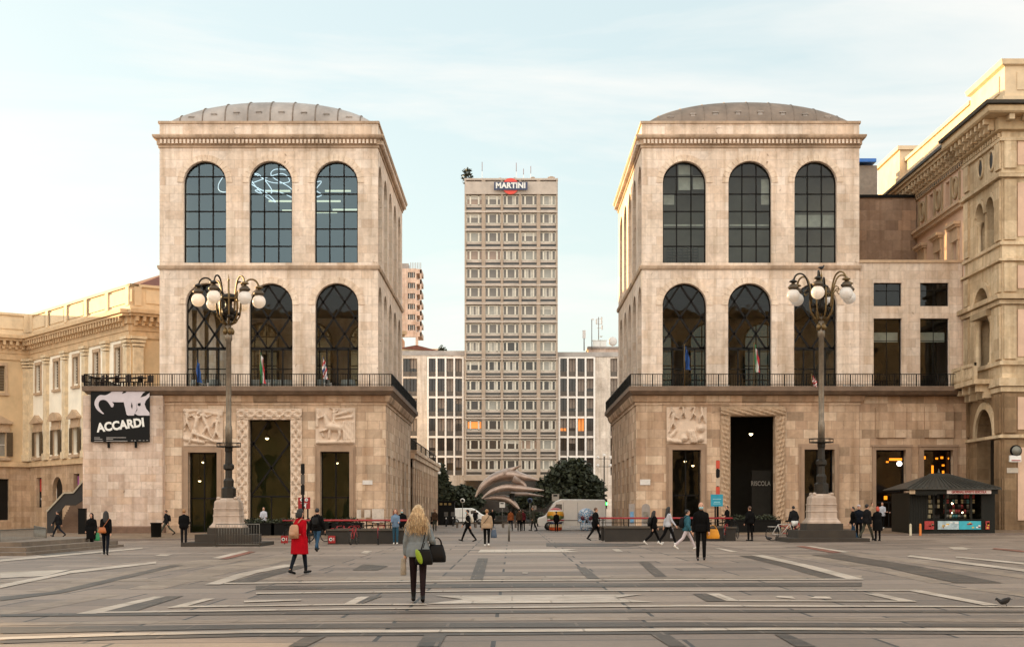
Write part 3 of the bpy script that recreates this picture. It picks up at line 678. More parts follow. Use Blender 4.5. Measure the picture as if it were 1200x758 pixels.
        sl = (PX(737, YS), PX(1131, YS)); portal = ((844, 920), 476); rel = [((781,828), 477, 519.8, 'field')]
    pin = p1 if left else p0
    D_ = [(PX(a, YL), PX(b, YL), gz(PX(a, YL))+.25, PZ(t, YL), False) for (a, b), t in doors]
    w = MB(); w.wall((0, YL, 0), (1, 0, 0), (0, 1, 0), [(-.6, 9.2, p0, p1, D_)], .7)
    sd_ = [(y-.9, y+.9, .3, 5.3, False) for y in (102.9, 107.3, 111.7, 116.1, 120.5)]
    w.wall((pin, 0, 0), (0, 1, 0), (-1 if left else 1, 0, 0), [(-.6, 9.2, YL, 124.5, sd_)], .6)
    ot = p0 if left else p1; w.poly([(ot, YL, -.6), (ot, 124.5, -.6), (ot, 124.5, 9.2), (ot, YL, 9.2)])
    w.poly([(p0, 124.5, -.6), (p1, 124.5, -.6), (p1, 124.5, 9.2), (p0, 124.5, 9.2)])
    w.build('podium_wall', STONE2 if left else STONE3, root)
    c = MB(); q = (p0, p1, YL, 124.5)
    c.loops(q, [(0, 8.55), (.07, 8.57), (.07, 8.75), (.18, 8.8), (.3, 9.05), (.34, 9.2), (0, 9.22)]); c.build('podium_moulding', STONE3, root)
    # terrace slab
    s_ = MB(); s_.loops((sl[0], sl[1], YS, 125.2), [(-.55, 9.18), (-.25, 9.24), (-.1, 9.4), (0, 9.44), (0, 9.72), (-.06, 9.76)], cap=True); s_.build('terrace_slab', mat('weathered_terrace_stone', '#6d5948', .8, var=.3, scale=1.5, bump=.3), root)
    rl = MB(); e = .12
    if left: path = [(sl[0]+e, 108, 9.76), (sl[0]+e, YS+e, 9.76), (sl[1]-e, YS+e, 9.76), (sl[1]-e, 125, 9.76)]
    else: path = [(sl[0]+e, 125, 9.76), (sl[0]+e, YS+e, 9.76), (sl[1]-e, YS+e, 9.76)]
    railing(rl, path); rl.build('railing', IRON, root)
    # door frames, reliefs, portal
    for fr in frames:
        if not fr: continue
        (a, b), t = fr; k = frames.index(fr); (da, db, zb, zt, _) = D_[k]; fm = MB(); A, B, Tp = PX(a, YL), PX(b, YL), PZ(t, YL)
        for o, yy in ((0, .10), (.13, .17)):
            A2, B2, T2 = A+o, B-o, Tp-o
            fm.box(A2, da+.0, YL-yy, YL-.003, zb-.2, T2); fm.box(db-.0, B2, YL-yy, YL-.003, zb-.2, T2); fm.box(da, db, YL-yy, YL-.003, zt, T2)
        fm.build('door_surround', mat('brown_door_stone', '#917760', .75, var=.15, scale=1.5, bump=.2), root)
    for (a, b), t, bt, kind in rel:
        A, B, z1, z0 = PX(a, YL), PX(b, YL), PZ(t, YL), PZ(bt, YL); m = MB()
        height_panel(m, (A, YL-.02, z0), (1, 0, 0), B-A, z1-z0, relief_heights(B-A, z1-z0, kind, 3))
        m.build('relief_panel', RELIEF, root)
    (a, b), t = portal; (da, db, zb, zt, _) = D_[1]
    braid_frame('carved_portal_frame', PX(a, YL), PX(b, YL), PZ(t, YL), zb, da-PX(a, YL)-.03, YL-.03, root, not left)
    for i, op in enumerate(D_):
        if left: lattice_window(root, (0, YL, 0), (1, 0, 0), (0, 1, 0), op, 'portal' if i == 1 else 'door', .66 if i == 1 else .55, GL_SHOP, 'glazed_door')
        elif i != 1: lattice_window(root, (0, YL, 0), (1, 0, 0), (0, 1, 0), op, 'door', .55, GL_SHOP, 'glazed_door')
    for op in sd_: lattice_window(root, (pin, 0, 0), (0, 1, 0), (-1 if left else 1, 0, 0), op, 'door', .45, GL_SHOP, 'glazed_door')
    it = MB(); it.box(p0+.8, p1-.8, YL+(4 if left else 7), YL+(4.3 if left else 7.3), -.2, 9); it.box(p0+.8, p1-.8, YL+.8, YL+7, 8.8, 9.1); it.build('lobby_wall', GREENIN if left else DARKIN, root)
    ml = MB()                                                   # strip lights and pendants
    spots = ([(313, 513, 3), (318, 508, 5), (238, 541, 2.5), (234, 563, 3), (395, 542, 3)] if left else [(880, 508, 3), (803, 540, 3), (812, 545, 4)])
    for px, py, dd in spots:
        Y = YL+dd; x, z = PX(px, Y), PZ(py, Y)
        pn = MB(); pn.lathe([(.03, .28), (.08, .2), (.2, .02), (.2, 0)], (x, Y, z), 12); pn.tube([(x, Y, z+.25), (x, Y, 8.8)], .012, 5); pl_ = pn.build('pendant_lamp', IRON, root)
        MB().ball((x, Y, z), .1 if py > 530 else .13, 8, 6).build('bulb', LAMPIN, pl_)
    if left:
        for k, (px, py) in enumerate([(325,224), (330,236), (396,224), (384,236), (372,236), (380,249), (405,246), (346,247)]):
            Y = YW+4+.5*(k % 3); x, z = PX(px, Y), PZ(py, Y); MB().box(x-.9, x+.9, Y-.1, Y+.1, z-.04, z+.05).build('ceiling_light', STRIP, root)
    else:
        # blinds and shelves behind the glass
        for (a, b, y0_, y1_) in [(795,811,194,205), (812,825,206,222), (795,810,206,223), (892,902,210,240), (777,790,228,240), (932,946,252,266), (947,962,252,266), (964,979,252,266), (778,824,263,265), (855,903,263,265)]:
            Y = YW+.72; MB().box(PX(a, Y), PX(b, Y), Y, Y+.05, PZ(y1_, Y), PZ(y0_, Y)).build('blind', mat('cream_roller_blind', '#ddd4c0', .8), root)
        sh = MB()
        for k in range(7):
            Y = YW+1.5; sh.box(PX(782, Y), PX(818, Y), Y, Y+.3, PZ(309-k*3.4, Y), PZ(308.2-k*3.4, Y)); sh.box(PX(782+6*k, Y), PX(782.5+6*k, Y), Y, Y+.3, PZ(309, Y), PZ(288, Y))
        sh.build('shelf', mat('grey_shelf_unit', '#6f6a5c', .8), root)
    return root, fx0, fx1
PAVL, lx0, lx1 = pavilion(-1)
PAVR, rx0, rx1 = pavilion(1)

# white neon loops hanging in the gallery of the left pavilion
rs = random.Random(4)
pts = []
def spl(cs, n=10):
    o = []
    for i in range(len(cs)-1):
        p0, p1, p2, p3 = cs[max(i-1, 0)], cs[i], cs[i+1], cs[min(i+2, len(cs)-1)]
        for k in range(n):
            t = k/n; o.append(tuple(.5*((2*p1[j])+(-p0[j]+p2[j])*t+(2*p0[j]-5*p1[j]+4*p2[j]-p3[j])*t*t+(-p0[j]+3*p1[j]-3*p2[j]+p3[j])*t**3) for j in range(len(p1))))
    return o+[cs[-1]]
npx = [(262,208),(255,216),(258,224),(272,226),(300,216),(330,204),(338,212),(318,214),(298,206),(294,216),(312,226),(322,236),(308,228),(296,212),(304,206),(318,222),(312,228),(300,224),(330,228),(350,236),(340,220),(318,206),(324,200),(346,204),(366,214),(376,212),(370,222),(378,230),(368,234),(360,226)]
q = [(PX(x, YW+3.2), YW+3.0+.5*math.sin(i*1.3), PZ(y, YW+3.2)) for i, (x, y) in enumerate(npx)]
tag(MB().tube(spl(q), .028, 6).build('neon_sculpture', NEON), 'tangled loops of white neon tube hanging behind the upper windows of the left pavilion', 'light sculpture')

# ---------------------------------------------------------------- the windowless wing at the far left of the terrace
wing = thing('pale_stone_wing', 'pale blank stone block under the terrace, carrying the black banner', 'building', (-25.5, 104, 0))
wx0, wx1 = PX(97, 99.35), PX(190.6, 99.35)
m = MB(); m.box(wx0, wx1, 99.35, 118, .55, 9.17); m.build('wall', WINGST, wing)
m = MB(); m.loops((wx0, wx1, 99.35, 118), [(.08, -.7), (.08, .5), (0, .58)]); m.build('plinth', mat('brown_plinth_stone', '#6b5140', .8), wing)

# ---------------------------------------------------------------- the lower link between right pavilion and arcade palace
XP = 30.24
link = thing('stone_link_building', 'plain stone link with square windows between the right pavilion and the arcade palace', 'building', (26.5, 106, 0))
lw = [(PX(1024.4, YW), PX(1057.2, YW), PZ(358.4, YW), PZ(331, YW), False), (PX(1079, YW), PX(1112.6, YW), PZ(358.4, YW), PZ(331, YW), False)]
lw2 = [(a, b, 9.86, PZ(372.7, YW), False) for a, b, *_ in lw]
zL = PZ(307.5, YW)
m = MB(); m.wall((0, YW+.15, 0), (1, 0, 0), (0, 1, 0), [(9.6, 14.8, rx1+.02, XP-.02, lw2), (14.8, zL, rx1+.02, XP-.02, lw)], .5)
m.poly([(rx1+.02, YW+.15, zL), (XP-.02, YW+.15, zL), (XP-.02, 112.6, zL), (rx1+.02, 112.6, zL)]); m.build('upper_wall', STONE, link)
m = MB(); m.box(rx1+.02, XP-.02, YW+.05, YW+.3, zL, zL+.18); m.build('coping', TRIM, link)
for op in lw: lattice_window(link, (0, YW+.15, 0), (1, 0, 0), (0, 1, 0), op, 'wide', .3, GL_DARK, thin=.6)
for op in lw2: lattice_window(link, (0, YW+.15, 0), (1, 0, 0), (0, 1, 0), op, 'wide', .3, GL_DARK, thin=.6)
for op in lw2: MB().box(op[0]+.05, op[1]-.05, YW+1.0, YW+1.06, op[3]-1.5, op[3]-.85).build('blind', mat('cream_roller_blind', '#cfc4ad', .8), link)
m = MB(); m.box(rx1+.1, XP-.1, YW+6, YW+6.2, 9.8, zL-.1); m.box(rx1+.1, XP-.1, YW+.8, YW+6, 14.3, 14.6); m.build('room_wall', DARKIN, link)
p0, p1 = PX(1007.2, YL+.1), XP-.02
d2 = [(PX(1026.7, YL), PX(1061.5, YL), .45, PZ(527, YL), False), (PX(1082.7, YL), PX(1117, YL), .45, PZ(527, YL), False)]
m = MB(); m.wall((0, YL+.12, 0), (1, 0, 0), (0, 1, 0), [(-.6, 9.17, p0, p1, d2)], .6)
m.box(PX(1026.7, YL), PX(1062, YL), YL-.02, YL+.115, PZ(512.6, YL), PZ(476.5, YL)); m.box(PX(1083.6, YL), PX(1117.6, YL), YL-.02, YL+.115, PZ(512.6, YL), PZ(476.5, YL)); m.build('lower_wall', STONE3, link)
for (a, b, zb, zt, _), (fa, fb) in zip(d2, ((1022.5, 1068), (1077, 1122))):
    m = MB(); A, B = PX(fa, YL), PX(fb, YL)
    m.box(A, a, YL-.04, YL+.117, 0, zt+.3); m.box(b, B, YL-.04, YL+.117, 0, zt+.3); m.box(a, b, YL-.04, YL+.117, zt, zt+.3); m.box(A-.08, B+.08, YL-.1, YL-.042, zt+.2, zt+.34)
    m.build('shop_surround', mat('brown_door_stone', '#8f7761', .75), link)
for op in d2: lattice_window(link, (0, YL+.12, 0), (1, 0, 0), (0, 1, 0), op, 'shop', .5, GL_SHOP, 'shop_window')
m = MB(); m.box(p0+.1, p1-.1, YL+5, YL+5.2, 0, 9); m.box(p0+.1, p1-.1, YL+.8, YL+5, 8.6, 8.8); m.build('shop_wall', mat('shop_interior', '#3a3128', .9), link)
for px, py, w_, h_ in [(1051, 538, 1.0, .16), (1083, 536, .2, .2), (1098, 537, .15, .12), (1104, 536, .15, .15), (1113, 537, .2, .12), (1093, 552, .12, .8), (1105.5, 553, .12, .2), (1105.5, 545, .15, .12), (1040, 541, .15, .1), (1038, 583, .2, .25), (1100, 590, .3, .1)]:
    Y = YL+3; x, z = PX(px, Y), PZ(py, Y); MB().box(x-w_/2, x+w_/2, Y, Y+.1, z-h_/2, z+h_/2).build('shop_lamp', LAMPIN2, link)
m = MB(); m.ball((PX(1054, YL+2), YL+2, PZ(543, YL+2)), .17, 10, 8); m.build('spotlight', emit('white_spot', '#fff4ff', 5), link)
up_ = thing('stone_rear_block', 'taller blank stone block rising behind the link building', 'building', (26.5, 117, 0))
Yb = 112.8; zb2 = PZ(232, Yb)
m = MB(); m.box(22, XP-.03, Yb, 121, zL-2, zb2); m.build('wall', ashlar('rear_block_stone', ['#86705f', '#9a8371', '#a58e7b', '#917a68', '#b0937c'], 1.3, .75, mstr=.5, pits=False), up_)
m = MB(); m.box(22, XP-.03, Yb-.12, Yb+.3, zb2, zb2+.22); m.build('coping', IRON, up_)
bh = thing('rooftop_plant_room', 'grey rooftop box with a bright blue roof sheet behind the right pavilion', 'building', (25, 118, zb2+.25))
m = MB(); m.box(22, PX(1028, 115), 115, 120, zb2+.25, PZ(194, 115)); m.build('wall', mat('grey_render', '#8d8378', .85), bh)
m = MB(); m.box(22, PX(1027, 114.5), 114.5, 120, PZ(191.5, 115), PZ(187.5, 115)); m.build('roof_sheet', mat('bright_blue_sheet', '#1a63b4', .4), bh)
# ---------------------------------------------------------------- the royal palace behind, at the left (local frame: +x along the slanting front, -y outwards)
DIR = Vector((.596, -.803, 0)); PR_ = thing('royal_palace', 'cream palace with pilasters, sunlit attic and brown shutters at the far left', 'building', (-31.57, 125, 0), math.atan2(DIR.y, DIR.x))
def zz(py): return PZ(py, 125)
SHUT = mat('brown_shutter', '#57462f', .7, var=.2, scale=5); PANED = mat('dim_pane', '#1b1916', .35, var=.3, scale=.5, spec=.2); PANEL_ = mat('pale_pane', '#8f8a80', .12, var=.3, scale=.4, spec=.8)
TILE = mat('terracotta_tiles', '#6b3f31', .85, var=.3, scale=2, bump=.5)
PALSTUC = STUCCO
def palace_front(L0, L1, face, wins, pil, base_ops, wmat=STUCCO2):
    """face: transform from wall coordinates (u along, v outwards, z) to the palace frame"""
    F = lambda u, v, z: face @ Vector((u, v, z))
    def fbox(mb, u0, u1, v0, v1, z0, z1, mi=0): q = MB().box(u0, u1, v0, v1, z0, z1); mb.add([face @ p for p in q.v], q.f, mi)
    zA, zC, zF, zB, zS = 20.15, 18.2, 16.5, 15.9, 5.9
    m = MB(); wz = [(t-.6, t+.6, 12.9, 15.3, False) for t in wins]; wy = [(t-.68, t+.68, 6.75, 9.0, False) for t in wins]
    q = MB(); q.wall((0, 0, 0), (1, 0, 0), (0, -1, 0), [(zS, 11, L0, L1, wy), (11, zF, L0, L1, wz)], .35); m.add([face @ p for p in q.v], q.f)
    m.build('wall', wmat, PR_, local=True)
    m = MB(); q = MB(); q.wall((0, 0, 0), (1, 0, 0), (0, -1, 0), [(-1, zS, L0, L1, base_ops)], .4); m.add([face @ p for p in q.v], q.f); m.build('ground_floor_wall', PALST, PR_, local=True)
    m = MB()
    fbox(m, L0, L1, 0, .12, zF-.6, zF); fbox(m, L0, L1, 0, .2, zF, zC-1.15)
    fbox(m, L0-.3, L1+.3, 0, .85, zC-.55, zC-.32); fbox(m, L0-.4, L1+.4, 0, 1.05, zC-.32, zC); fbox(m, L0-.1, L1+.1, 0, .35, zC-1.15, zC-.55)
    fbox(m, L0, L1, 0, .25, zS-.15, zS+.25); fbox(m, L0, L1, 0, .14, zS+.25, zS+.4)
    n = int((L1-L0)/.62)
    for i in range(n):
        u = L0+.3+i*.62; fbox(m, u-.13, u+.13, .35, .8, zC-.95, zC-.56); fbox(m, u-.13, u+.13, .35, .5, zC-1.3, zC-.95)
    m.build('cornice', mat('ochre_cornice_stone', '#ccae88', .8, var=.2, scale=1.5, bump=.3), PR_, local=True)
    m = MB(); fbox(m, L0, L1, -.6, -.05, zC, zA); fbox(m, L0-.1, L1+.1, -.7, .1, zA, zA+.22); fbox(m, L0, L1, -.05, .06, zC, zC+.4)
    for t in pil: fbox(m, t-.32, t+.32, -.05, .12, zC+.4, zA)
    for a, b in zip(pil[:-1], pil[1:]): fbox(m, a+.75, b-.75, -.05, .03, zC+.65, zA-.25)
    m.build('attic', GOLDST, PR_, local=True)
    for t in pil:
        m = MB(); fbox(m, t-.42, t+.42, 0, .3, zS+.4, zB-1.0); fbox(m, t-.55, t+.55, 0, .4, zS+.4, zS+1.0)
        for k, (e, z) in enumerate([(.44, zB-1.0), (.5, zB-.7), (.58, zB-.4), (.66, zB-.1)]): fbox(m, t-e, t+e, 0, .3+.06*k, z, z+.22)
        m.build('pilaster', mat('brown_pilaster_stone', '#d8c3a2', .8, var=.22, scale=2, bump=.4), PR_, local=True)
    for t in wins:
        m = MB(); fbox(m, t-.85, t-.6, 0, .1, 12.7, 15.5); fbox(m, t+.6, t+.85, 0, .1, 12.7, 15.5); fbox(m, t-.95, t+.95, 0, .2, 12.5, 12.72); fbox(m, t-.85, t+.85, 0, .12, 15.3, 15.6)
        f = m.build('upper_window', TRIM, PR_, local=True); m = MB(); fbox(m, t-.6, t+.6, -.3, -.26, 12.9, 15.3)
        for k in range(9): fbox(m, t-.58, t+.58, -.26, -.2, 13.0+k*.26, 13.1+k*.26, 1)
        m.build('louvred_shutter', [mat('grey_brown_louvre', '#7a6a54', .7), SHUT], f, local=True)
        m = MB(); fbox(m, t-.9, t-.68, 0, .14, 6.5, 9.2); fbox(m, t+.68, t+.9, 0, .14, 6.5, 9.2); fbox(m, t-1.1, t+1.1, 0, .35, 6.35, 6.6); fbox(m, t-1.0, t+1.0, 0, .25, 9.0, 9.35); fbox(m, t-1.0, t+1.0, 0, .18, 9.35, 9.8); fbox(m, t-1.25, t+1.25, 0, .5, 9.8, 9.98)
        q = [(t-1.25, 0, 9.98), (t+1.25, 0, 9.98), (t, 0, 10.6)] if wins.index(t) % 2 == 0 else [(t+1.2*math.cos(a), 0, 9.98+.62*math.sin(a)) for a in [math.pi*k/10 for k in range(11)]]
        m.extr([face @ Vector(p) for p in q], face.to_3x3() @ Vector((0, .42, 0)))
        f = m.build('pedimented_window', TRIM, PR_, local=True); m = MB(); fbox(m, t-.68, t+.68, -.32, -.28, 6.75, 9.0)
        fbox(m, t-.05, t+.05, -.28, -.22, 6.75, 9.0, 1); fbox(m, t-.68, t+.68, -.28, -.22, 7.8, 7.86, 1); m.build('pane', [PANEL_, WHITEP], f, local=True)
        for s_ in (-1, 1):
            m = MB(); fbox(m, t+s_*.72, t+s_*1.3, .15, .2, 6.75, 9.0)
            for k in range(10): fbox(m, t+s_*.76, t+s_*1.26, .2, .225, 6.85+k*.21, 6.98+k*.21)
            m.build('shutter', SHUT, f, local=True)
ROT = lambda a, x, y: Matrix.Translation((x, y, 0)) @ Matrix.Rotation(a, 4, 'Z') @ Matrix.Scale(-1, 4, (0, 1, 0))
wB = [-2.55-4.88*k for k in range(5)]
palace_front(-24.5, 0, ROT(0, 0, 0), wB, [-.5]+[-5-4.88*k for k in range(4)]+[-24.0], [(-22.7, -21.3, 1.9, 4.7, False), (-18.4, -15.8, -.5, 4.7, True), (-13, -11.6, 1.9, 4.9, False), (-8, -6.6, 1.9, 4.9, False)], STUCCO)
palace_front(0, 26, ROT(R(90), 0, 0), [7.2+4.9*k for k in range(3)], [.6, 4.6, 9.4, 14.3, 19.2, 25], [])
palace_front(-78, 0, ROT(R(90), -24.5, 0), [-3.0-4.9*k for k in range(15)], [-.3]+[-5.45-4.9*k for k in range(15)], [(-4.0, -2.0, .7, 4.6, False), (-9.0, -7.0, .7, 4.6, False)])
m = MB(); rp = lambda x, y, z: Vector((x, y, z))
m.add([(-24.5,.6,20.3),(0,.6,20.3),(0,26,20.3),(-24.5,26,20.3),(-8,7.5,23.2),(-22,6,22.6),(-8,20,23.2)], [(0,1,4,5),(1,2,6,4),(2,3,6),(3,0,5),(3,5,4,6)])
m.add([(-25.1,0,20.3),(-25.1,-78,20.3),(-44,-78,20.3),(-44,26,20.3),(-25.1,26,20.3),(-34,-72,20.6),(-34,22,20.6)], [(0,1,5,6,4),(1,2,5),(2,3,6,5),(3,4,6)])
m.build('roof', TILE, PR_, local=True)
m = MB(); m.box(-18.3, -15.9, .38, .42, -.5, 4.7); m.box(-4.0, -2.0, .38, .42, .7, 4.6); m.box(-13, -11.6, .36, .42, 1.9, 4.9); m.box(-8, -6.6, .36, .42, 1.9, 4.9); m.box(-24.9, -24.85, -4.0, -2.0, .7, 4.6); m.box(-24.9, -24.85, -9.0, -7.0, .7, 4.6); m.build('dark_opening', PANED, PR_, local=True)
m = MB(); m.box(-22.7, -21.3, .3, .36, 1.9, 4.7); m.box(-22.5, -21.5, .27, .3, 3.4, 4.6, 1); m.box(-22.5, -21.5, .27, .3, 2.2, 3.2, 2); m.box(-22.2, -21.8, .26, .27, 2.6, 2.8, 3)
m.build('poster_panel', [IRON, mat('red_poster', '#b8352a', .6, var=.4, scale=5), mat('black_poster', '#191718', .6, var=.5, scale=6), WHITEP], PR_, local=True)
m = MB(); m.box(-12.8, -11.8, .3, .36, 3.6, 4.7); m.build('pink_poster', mat('pink_poster_paper', '#9a4f86', .6, var=.5, scale=6), PR_, local=True)

# ---------------------------------------------------------------- the arcade palace at the right, its long side running away
AP = thing('arcade_palace', 'tall ochre arcade palace with deep bracketed cornice at the right edge', 'building', (34, 100, 0))
OCH = ashlar('ochre_arcade_stone', ['#c0aa8b', '#d4bf9f', '#dbc8aa', '#c8b292'], 1.5, .72, mstr=.2, stain=.5, pits=False); OCH2 = mat('dark_arcade_stone', '#9d886a', .8, var=.25, scale=1.3, bump=.35); OCHP = mat('rosy_arcade_panel', '#cbab92', .85, var=.14, scale=.7)
YN, YP1, YF, XR = 93.2, 100.9, 124.0, 46.0
m = MB()
b0 = [(94.7, 98.2, .35, 8.05, True)]; b1 = [(95.4, 98.5, 10.75, 15.85, True)]
m.wall((XP, 0, 0), (0, 1, 0), (1, 0, 0), [(9.8, 17.1, YN, YP1, b1), (17.1, 22.3, YN, YP1, [(94.5, 96.1, 17.9, 21.35, True), (96.6, 98.2, 17.9, 21.35, True)]), (22.3, 26.2, YN, YP1, [])], .9)
m.wall((0, YN, 0), (1, 0, 0), (0, 1, 0), [(9.8, 26.2, XP, XR, [])], .9)
m.build('corner_wall', OCH, AP)
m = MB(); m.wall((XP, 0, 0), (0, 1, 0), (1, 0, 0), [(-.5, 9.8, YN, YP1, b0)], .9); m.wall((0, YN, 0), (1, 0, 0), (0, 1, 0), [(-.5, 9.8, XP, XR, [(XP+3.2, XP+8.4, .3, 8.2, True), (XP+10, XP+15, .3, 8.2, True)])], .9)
OCHD = ashlar('shaded_brown_arcade_stone', ['#806a4f', '#93795c', '#9e8567', '#8a7155'], 1.5, .72, mstr=.3, stain=.5, pits=False); m.build('arcade_wall', OCHD, AP)  # brown, dirty ground-floor stone, with the lower wall's shade put into its colour
m = MB(); wn = [(y-.55, y+.55, 17.3, 19.9, False) for y in (102.9, 107.0, 111.1, 115.2, 119.3)]
sq = [(y-.45, y+.45, 22.7, 24.4, False) for y in (104.9, 109.0, 113.1, 117.2)]
m.wall((XP, 0, 0), (0, 1, 0), (1, 0, 0), [(-.5, 17.1, YP1+.02, YF, []), (17.1, 21.9, YP1+.02, YF, wn), (22.3, 26.2, YP1+.02, YF, sq), (21.9, 22.3, YP1+.02, YF, [])], .4); m.build('side_wall', OCHP, AP)
m = MB()
for (a, b, zb, zt, ar) in b0+b1+wn+sq+[(94.5, 96.1, 17.9, 21.35, True), (96.6, 98.2, 17.9, 21.35, True)]:
    dd = .87 if b < YP1 else .38; m.poly([(XP+dd, a, zb), (XP+dd, b, zb), (XP+dd, b, zt), (XP+dd, a, zt)])
m.box(XP+.9, XR, YN+.92, YN+1.0, 0, 8.4); m.build('dark_opening', PANED, AP)
def ap_loop(mb, p, x=None): mb.loops((XP, XR, YN, YP1), p)
m = MB()
for z0, z1, o in [(8.9, 9.25, .12), (9.25, 9.8, .26), (10.55, 10.85, .2), (14.3, 14.6, .22), (14.6, 14.95, .42), (16.95, 17.15, .25), (18.0-.05, 18.2, .16), (22.1, 22.35, .3), (22.35, 22.55, .14), (6.05, 6.3, .22), (24.35, 24.6, .18)]:
    ap_loop(m, [(0, z0), (o, z0+.03), (o, z1-.03), (0, z1)])
m.build('string_course', OCH, AP)
m = MB(); y0 = YP1+.04
for z0, z1, o in [(9.25, 9.8, .2), (17.0, 17.2, .15), (21.9, 22.15, .3), (22.15, 22.35, .45), (24.7, 24.95, .16), (22.36, 22.5, .1)]: m.box(XP-o, XP+.1, y0, YF, z0, z1)
m.build('side_string_course', TRIM, AP)
m = MB(); ap_loop(m, [(0, 24.95), (.3, 25.05), (.35, 25.8), (1.1, 25.85), (1.2, 25.95), (1.2, 26.28), (1.28, 26.3), (-.4, 26.35)])
m.box(XP-.18, XP+.2, y0, YF, 25.0, 25.2); m.box(XP-.75, XP+.2, y0, YF, 25.85, 26.1); m.box(XP-.9, XP+.2, y0, YF, 26.1, 26.3)
m.build('great_cornice', mat('cornice_arcade_stone', '#b29a78', .8, var=.25, scale=1.3, bump=.3), AP)
m = MB(); ap_loop(m, [(1.0, 26.36), (1.34, 26.38), (1.4, 26.56), (1.3, 26.6), (-.3, 26.7)]); m.box(XP-1.02, XP+.2, y0, YF, 26.31, 26.5); m.build('gutter', mat('dark_gutter_lead', '#3d3a33', .6, var=.3), AP)
for i in range(9): y = YN+.5+i*.86; m = MB(); m.box(XP-1.0, XP-.36, y-.16, y+.16, 25.5, 25.84); m.box(XP-.7, XP-.36, y-.16, y+.16, 25.15, 25.5); m.build('cornice_bracket', OCH, AP)
for i in range(26): y = YP1+.5+i*.86; m = MB(); m.box(XP-.7, XP-.02, y-.14, y+.14, 25.5, 25.84); m.box(XP-.4, XP-.02, y-.14, y+.14, 25.22, 25.5); m.build('cornice_bracket', OCH, AP)
for i in range(17): x = XP+.3+i*.9; MB().box(x-.16, x+.16, YN-1.0, YN-.36, 25.5, 25.84).build('cornice_bracket', OCH, AP)
m = MB()
for i in range(58): y = YN+.2+i*.5; m.box(XP-.16, XP-.02, y, y+.25, 24.66, 24.92)
m.build('dentil_row', OCH, AP)
m = MB(); m.loops((XP+.25, XR, YN+.25, YP1-.5), [(0, 26.72), (0, 29.05), (.22, 29.15), (.3, 29.45), (-.3, 29.5)], cap=True)
m.loops((XP+.1, XR, YN+.1, YP1-.35), [(0, 26.72), (0, 27.2), (-.2, 27.25)]); m.box(XP+.18, XP+.26, YN+1.2, YN+5.5, 27.6, 28.7); m.box(XP+1.0, XP+5, YN+.19, YN+.26, 27.6, 28.7); m.build('corner_attic', GOLDST, AP)
m = MB(); m.box(XP+.3, XR, YP1-.4, YF, 26.59, 28.6); m.box(XP+.15, XR, YP1-.4, YF, 28.6, 28.85); m.build('low_attic', GOLDST, AP)
m = MB(); m.box(XP-.2, XP+3, YF-7.0, YF, 26.6, 29.5); m.box(XP-.4, XP+3.2, YF-7.2, YF, 29.5, 29.8); m.build('far_attic', GOLDST, AP)
m = MB(); m.add([(XP+.4, YP1, 28.87), (XR, YP1, 31.5), (XR, YF, 31.5), (XP+.4, YF, 28.87)], [(0,1,2,3)]); m.build('roof', ZINC2, AP)
# pilasters and recessed panels on the corner pier
for z0, z1 in [(.2, 5.95), (6.4, 8.8), (10.95, 14.2), (15.1, 16.85), (18.3, 22.0), (22.7, 24.6)]:
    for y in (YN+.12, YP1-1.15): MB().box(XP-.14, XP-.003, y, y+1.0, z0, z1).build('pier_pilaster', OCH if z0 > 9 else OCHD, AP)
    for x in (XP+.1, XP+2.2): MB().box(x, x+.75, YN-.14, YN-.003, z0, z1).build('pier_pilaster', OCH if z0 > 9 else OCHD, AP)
m = MB()
for z0, z1 in [(1.0, 5.5), (6.6, 8.6), (11.1, 14.0), (15.3, 16.7), (18.5, 21.8), (22.9, 24.4)]: m.box(XP+.95, XP+2.1, YN-.06, YN-.003, z0, z1)
m.build('pier_panel', OCHP, AP)
def arch_ring(mb, a, b, zt, w, p, y=None):
    r = (b-a)/2; c = (a+b)/2; zs = zt-r; n = 14
    for k in range(n):
        t0, t1 = math.pi*k/n, math.pi*(k+1)/n
        mb.extr([(XP-p, c+rr*math.cos(t), zs+rr*math.sin(t)) for rr, t in [(r+.01, t0), (r+w, t0), (r+w, t1), (r+.01, t1)]], (p-.004, 0, 0))
for q in ((94.7, 98.2, 8.05, .45, .16), (95.4, 98.5, 15.85, .4, .16), (94.5, 96.1, 21.35, .28, .12), (96.6, 98.2, 21.35, .28, .12)): m = MB(); arch_ring(m, *q); m.build('arch_moulding', OCH, AP)
for y, z0, z1, r in [(95.55, 10.8, 13.9, .2), (98.35, 10.8, 13.9, .2), (96.35, 17.9, 20.3, .16), (94.45, 17.9, 20.3, .15), (98.25, 17.9, 20.3, .15)]:
    c_ = MB(); c_.lathe([(r*1.5, 0), (r*1.5, .12), (r, .2), (r*.88, z1-z0-.4), (r*1.1, z1-z0-.35), (r*1.6, z1-z0-.05), (r*1.6, z1-z0)], (XP+.15 if z0 < 17 else XP+.2, y, z0), 12); c_.build('column', OCH, AP)
m = MB(); m.box(XP-.35, XP+.5, 95.3, 98.6, 13.9, 14.28); m.build('arch_impost', OCH2, AP)
m = MB(); m.box(XP-1.25, XP-.02, YN+1.6, YP1-1.0, 9.55, 9.85); m.box(XP-1.2, XP-1.05, YN+1.7, YP1-1.1, 10.7, 10.9)
for i in range(16): y = YN+1.85+i*.33; m.lathe([(.05, 0), (.1, .25), (.05, .5), (.05, .85)], (XP-1.12, y, 9.85), 6)
for y in (YN+1.7, YN+4.2, YP1-1.4): m.box(XP-1.22, XP-1.0, y, y+.3, 9.85, 10.9)
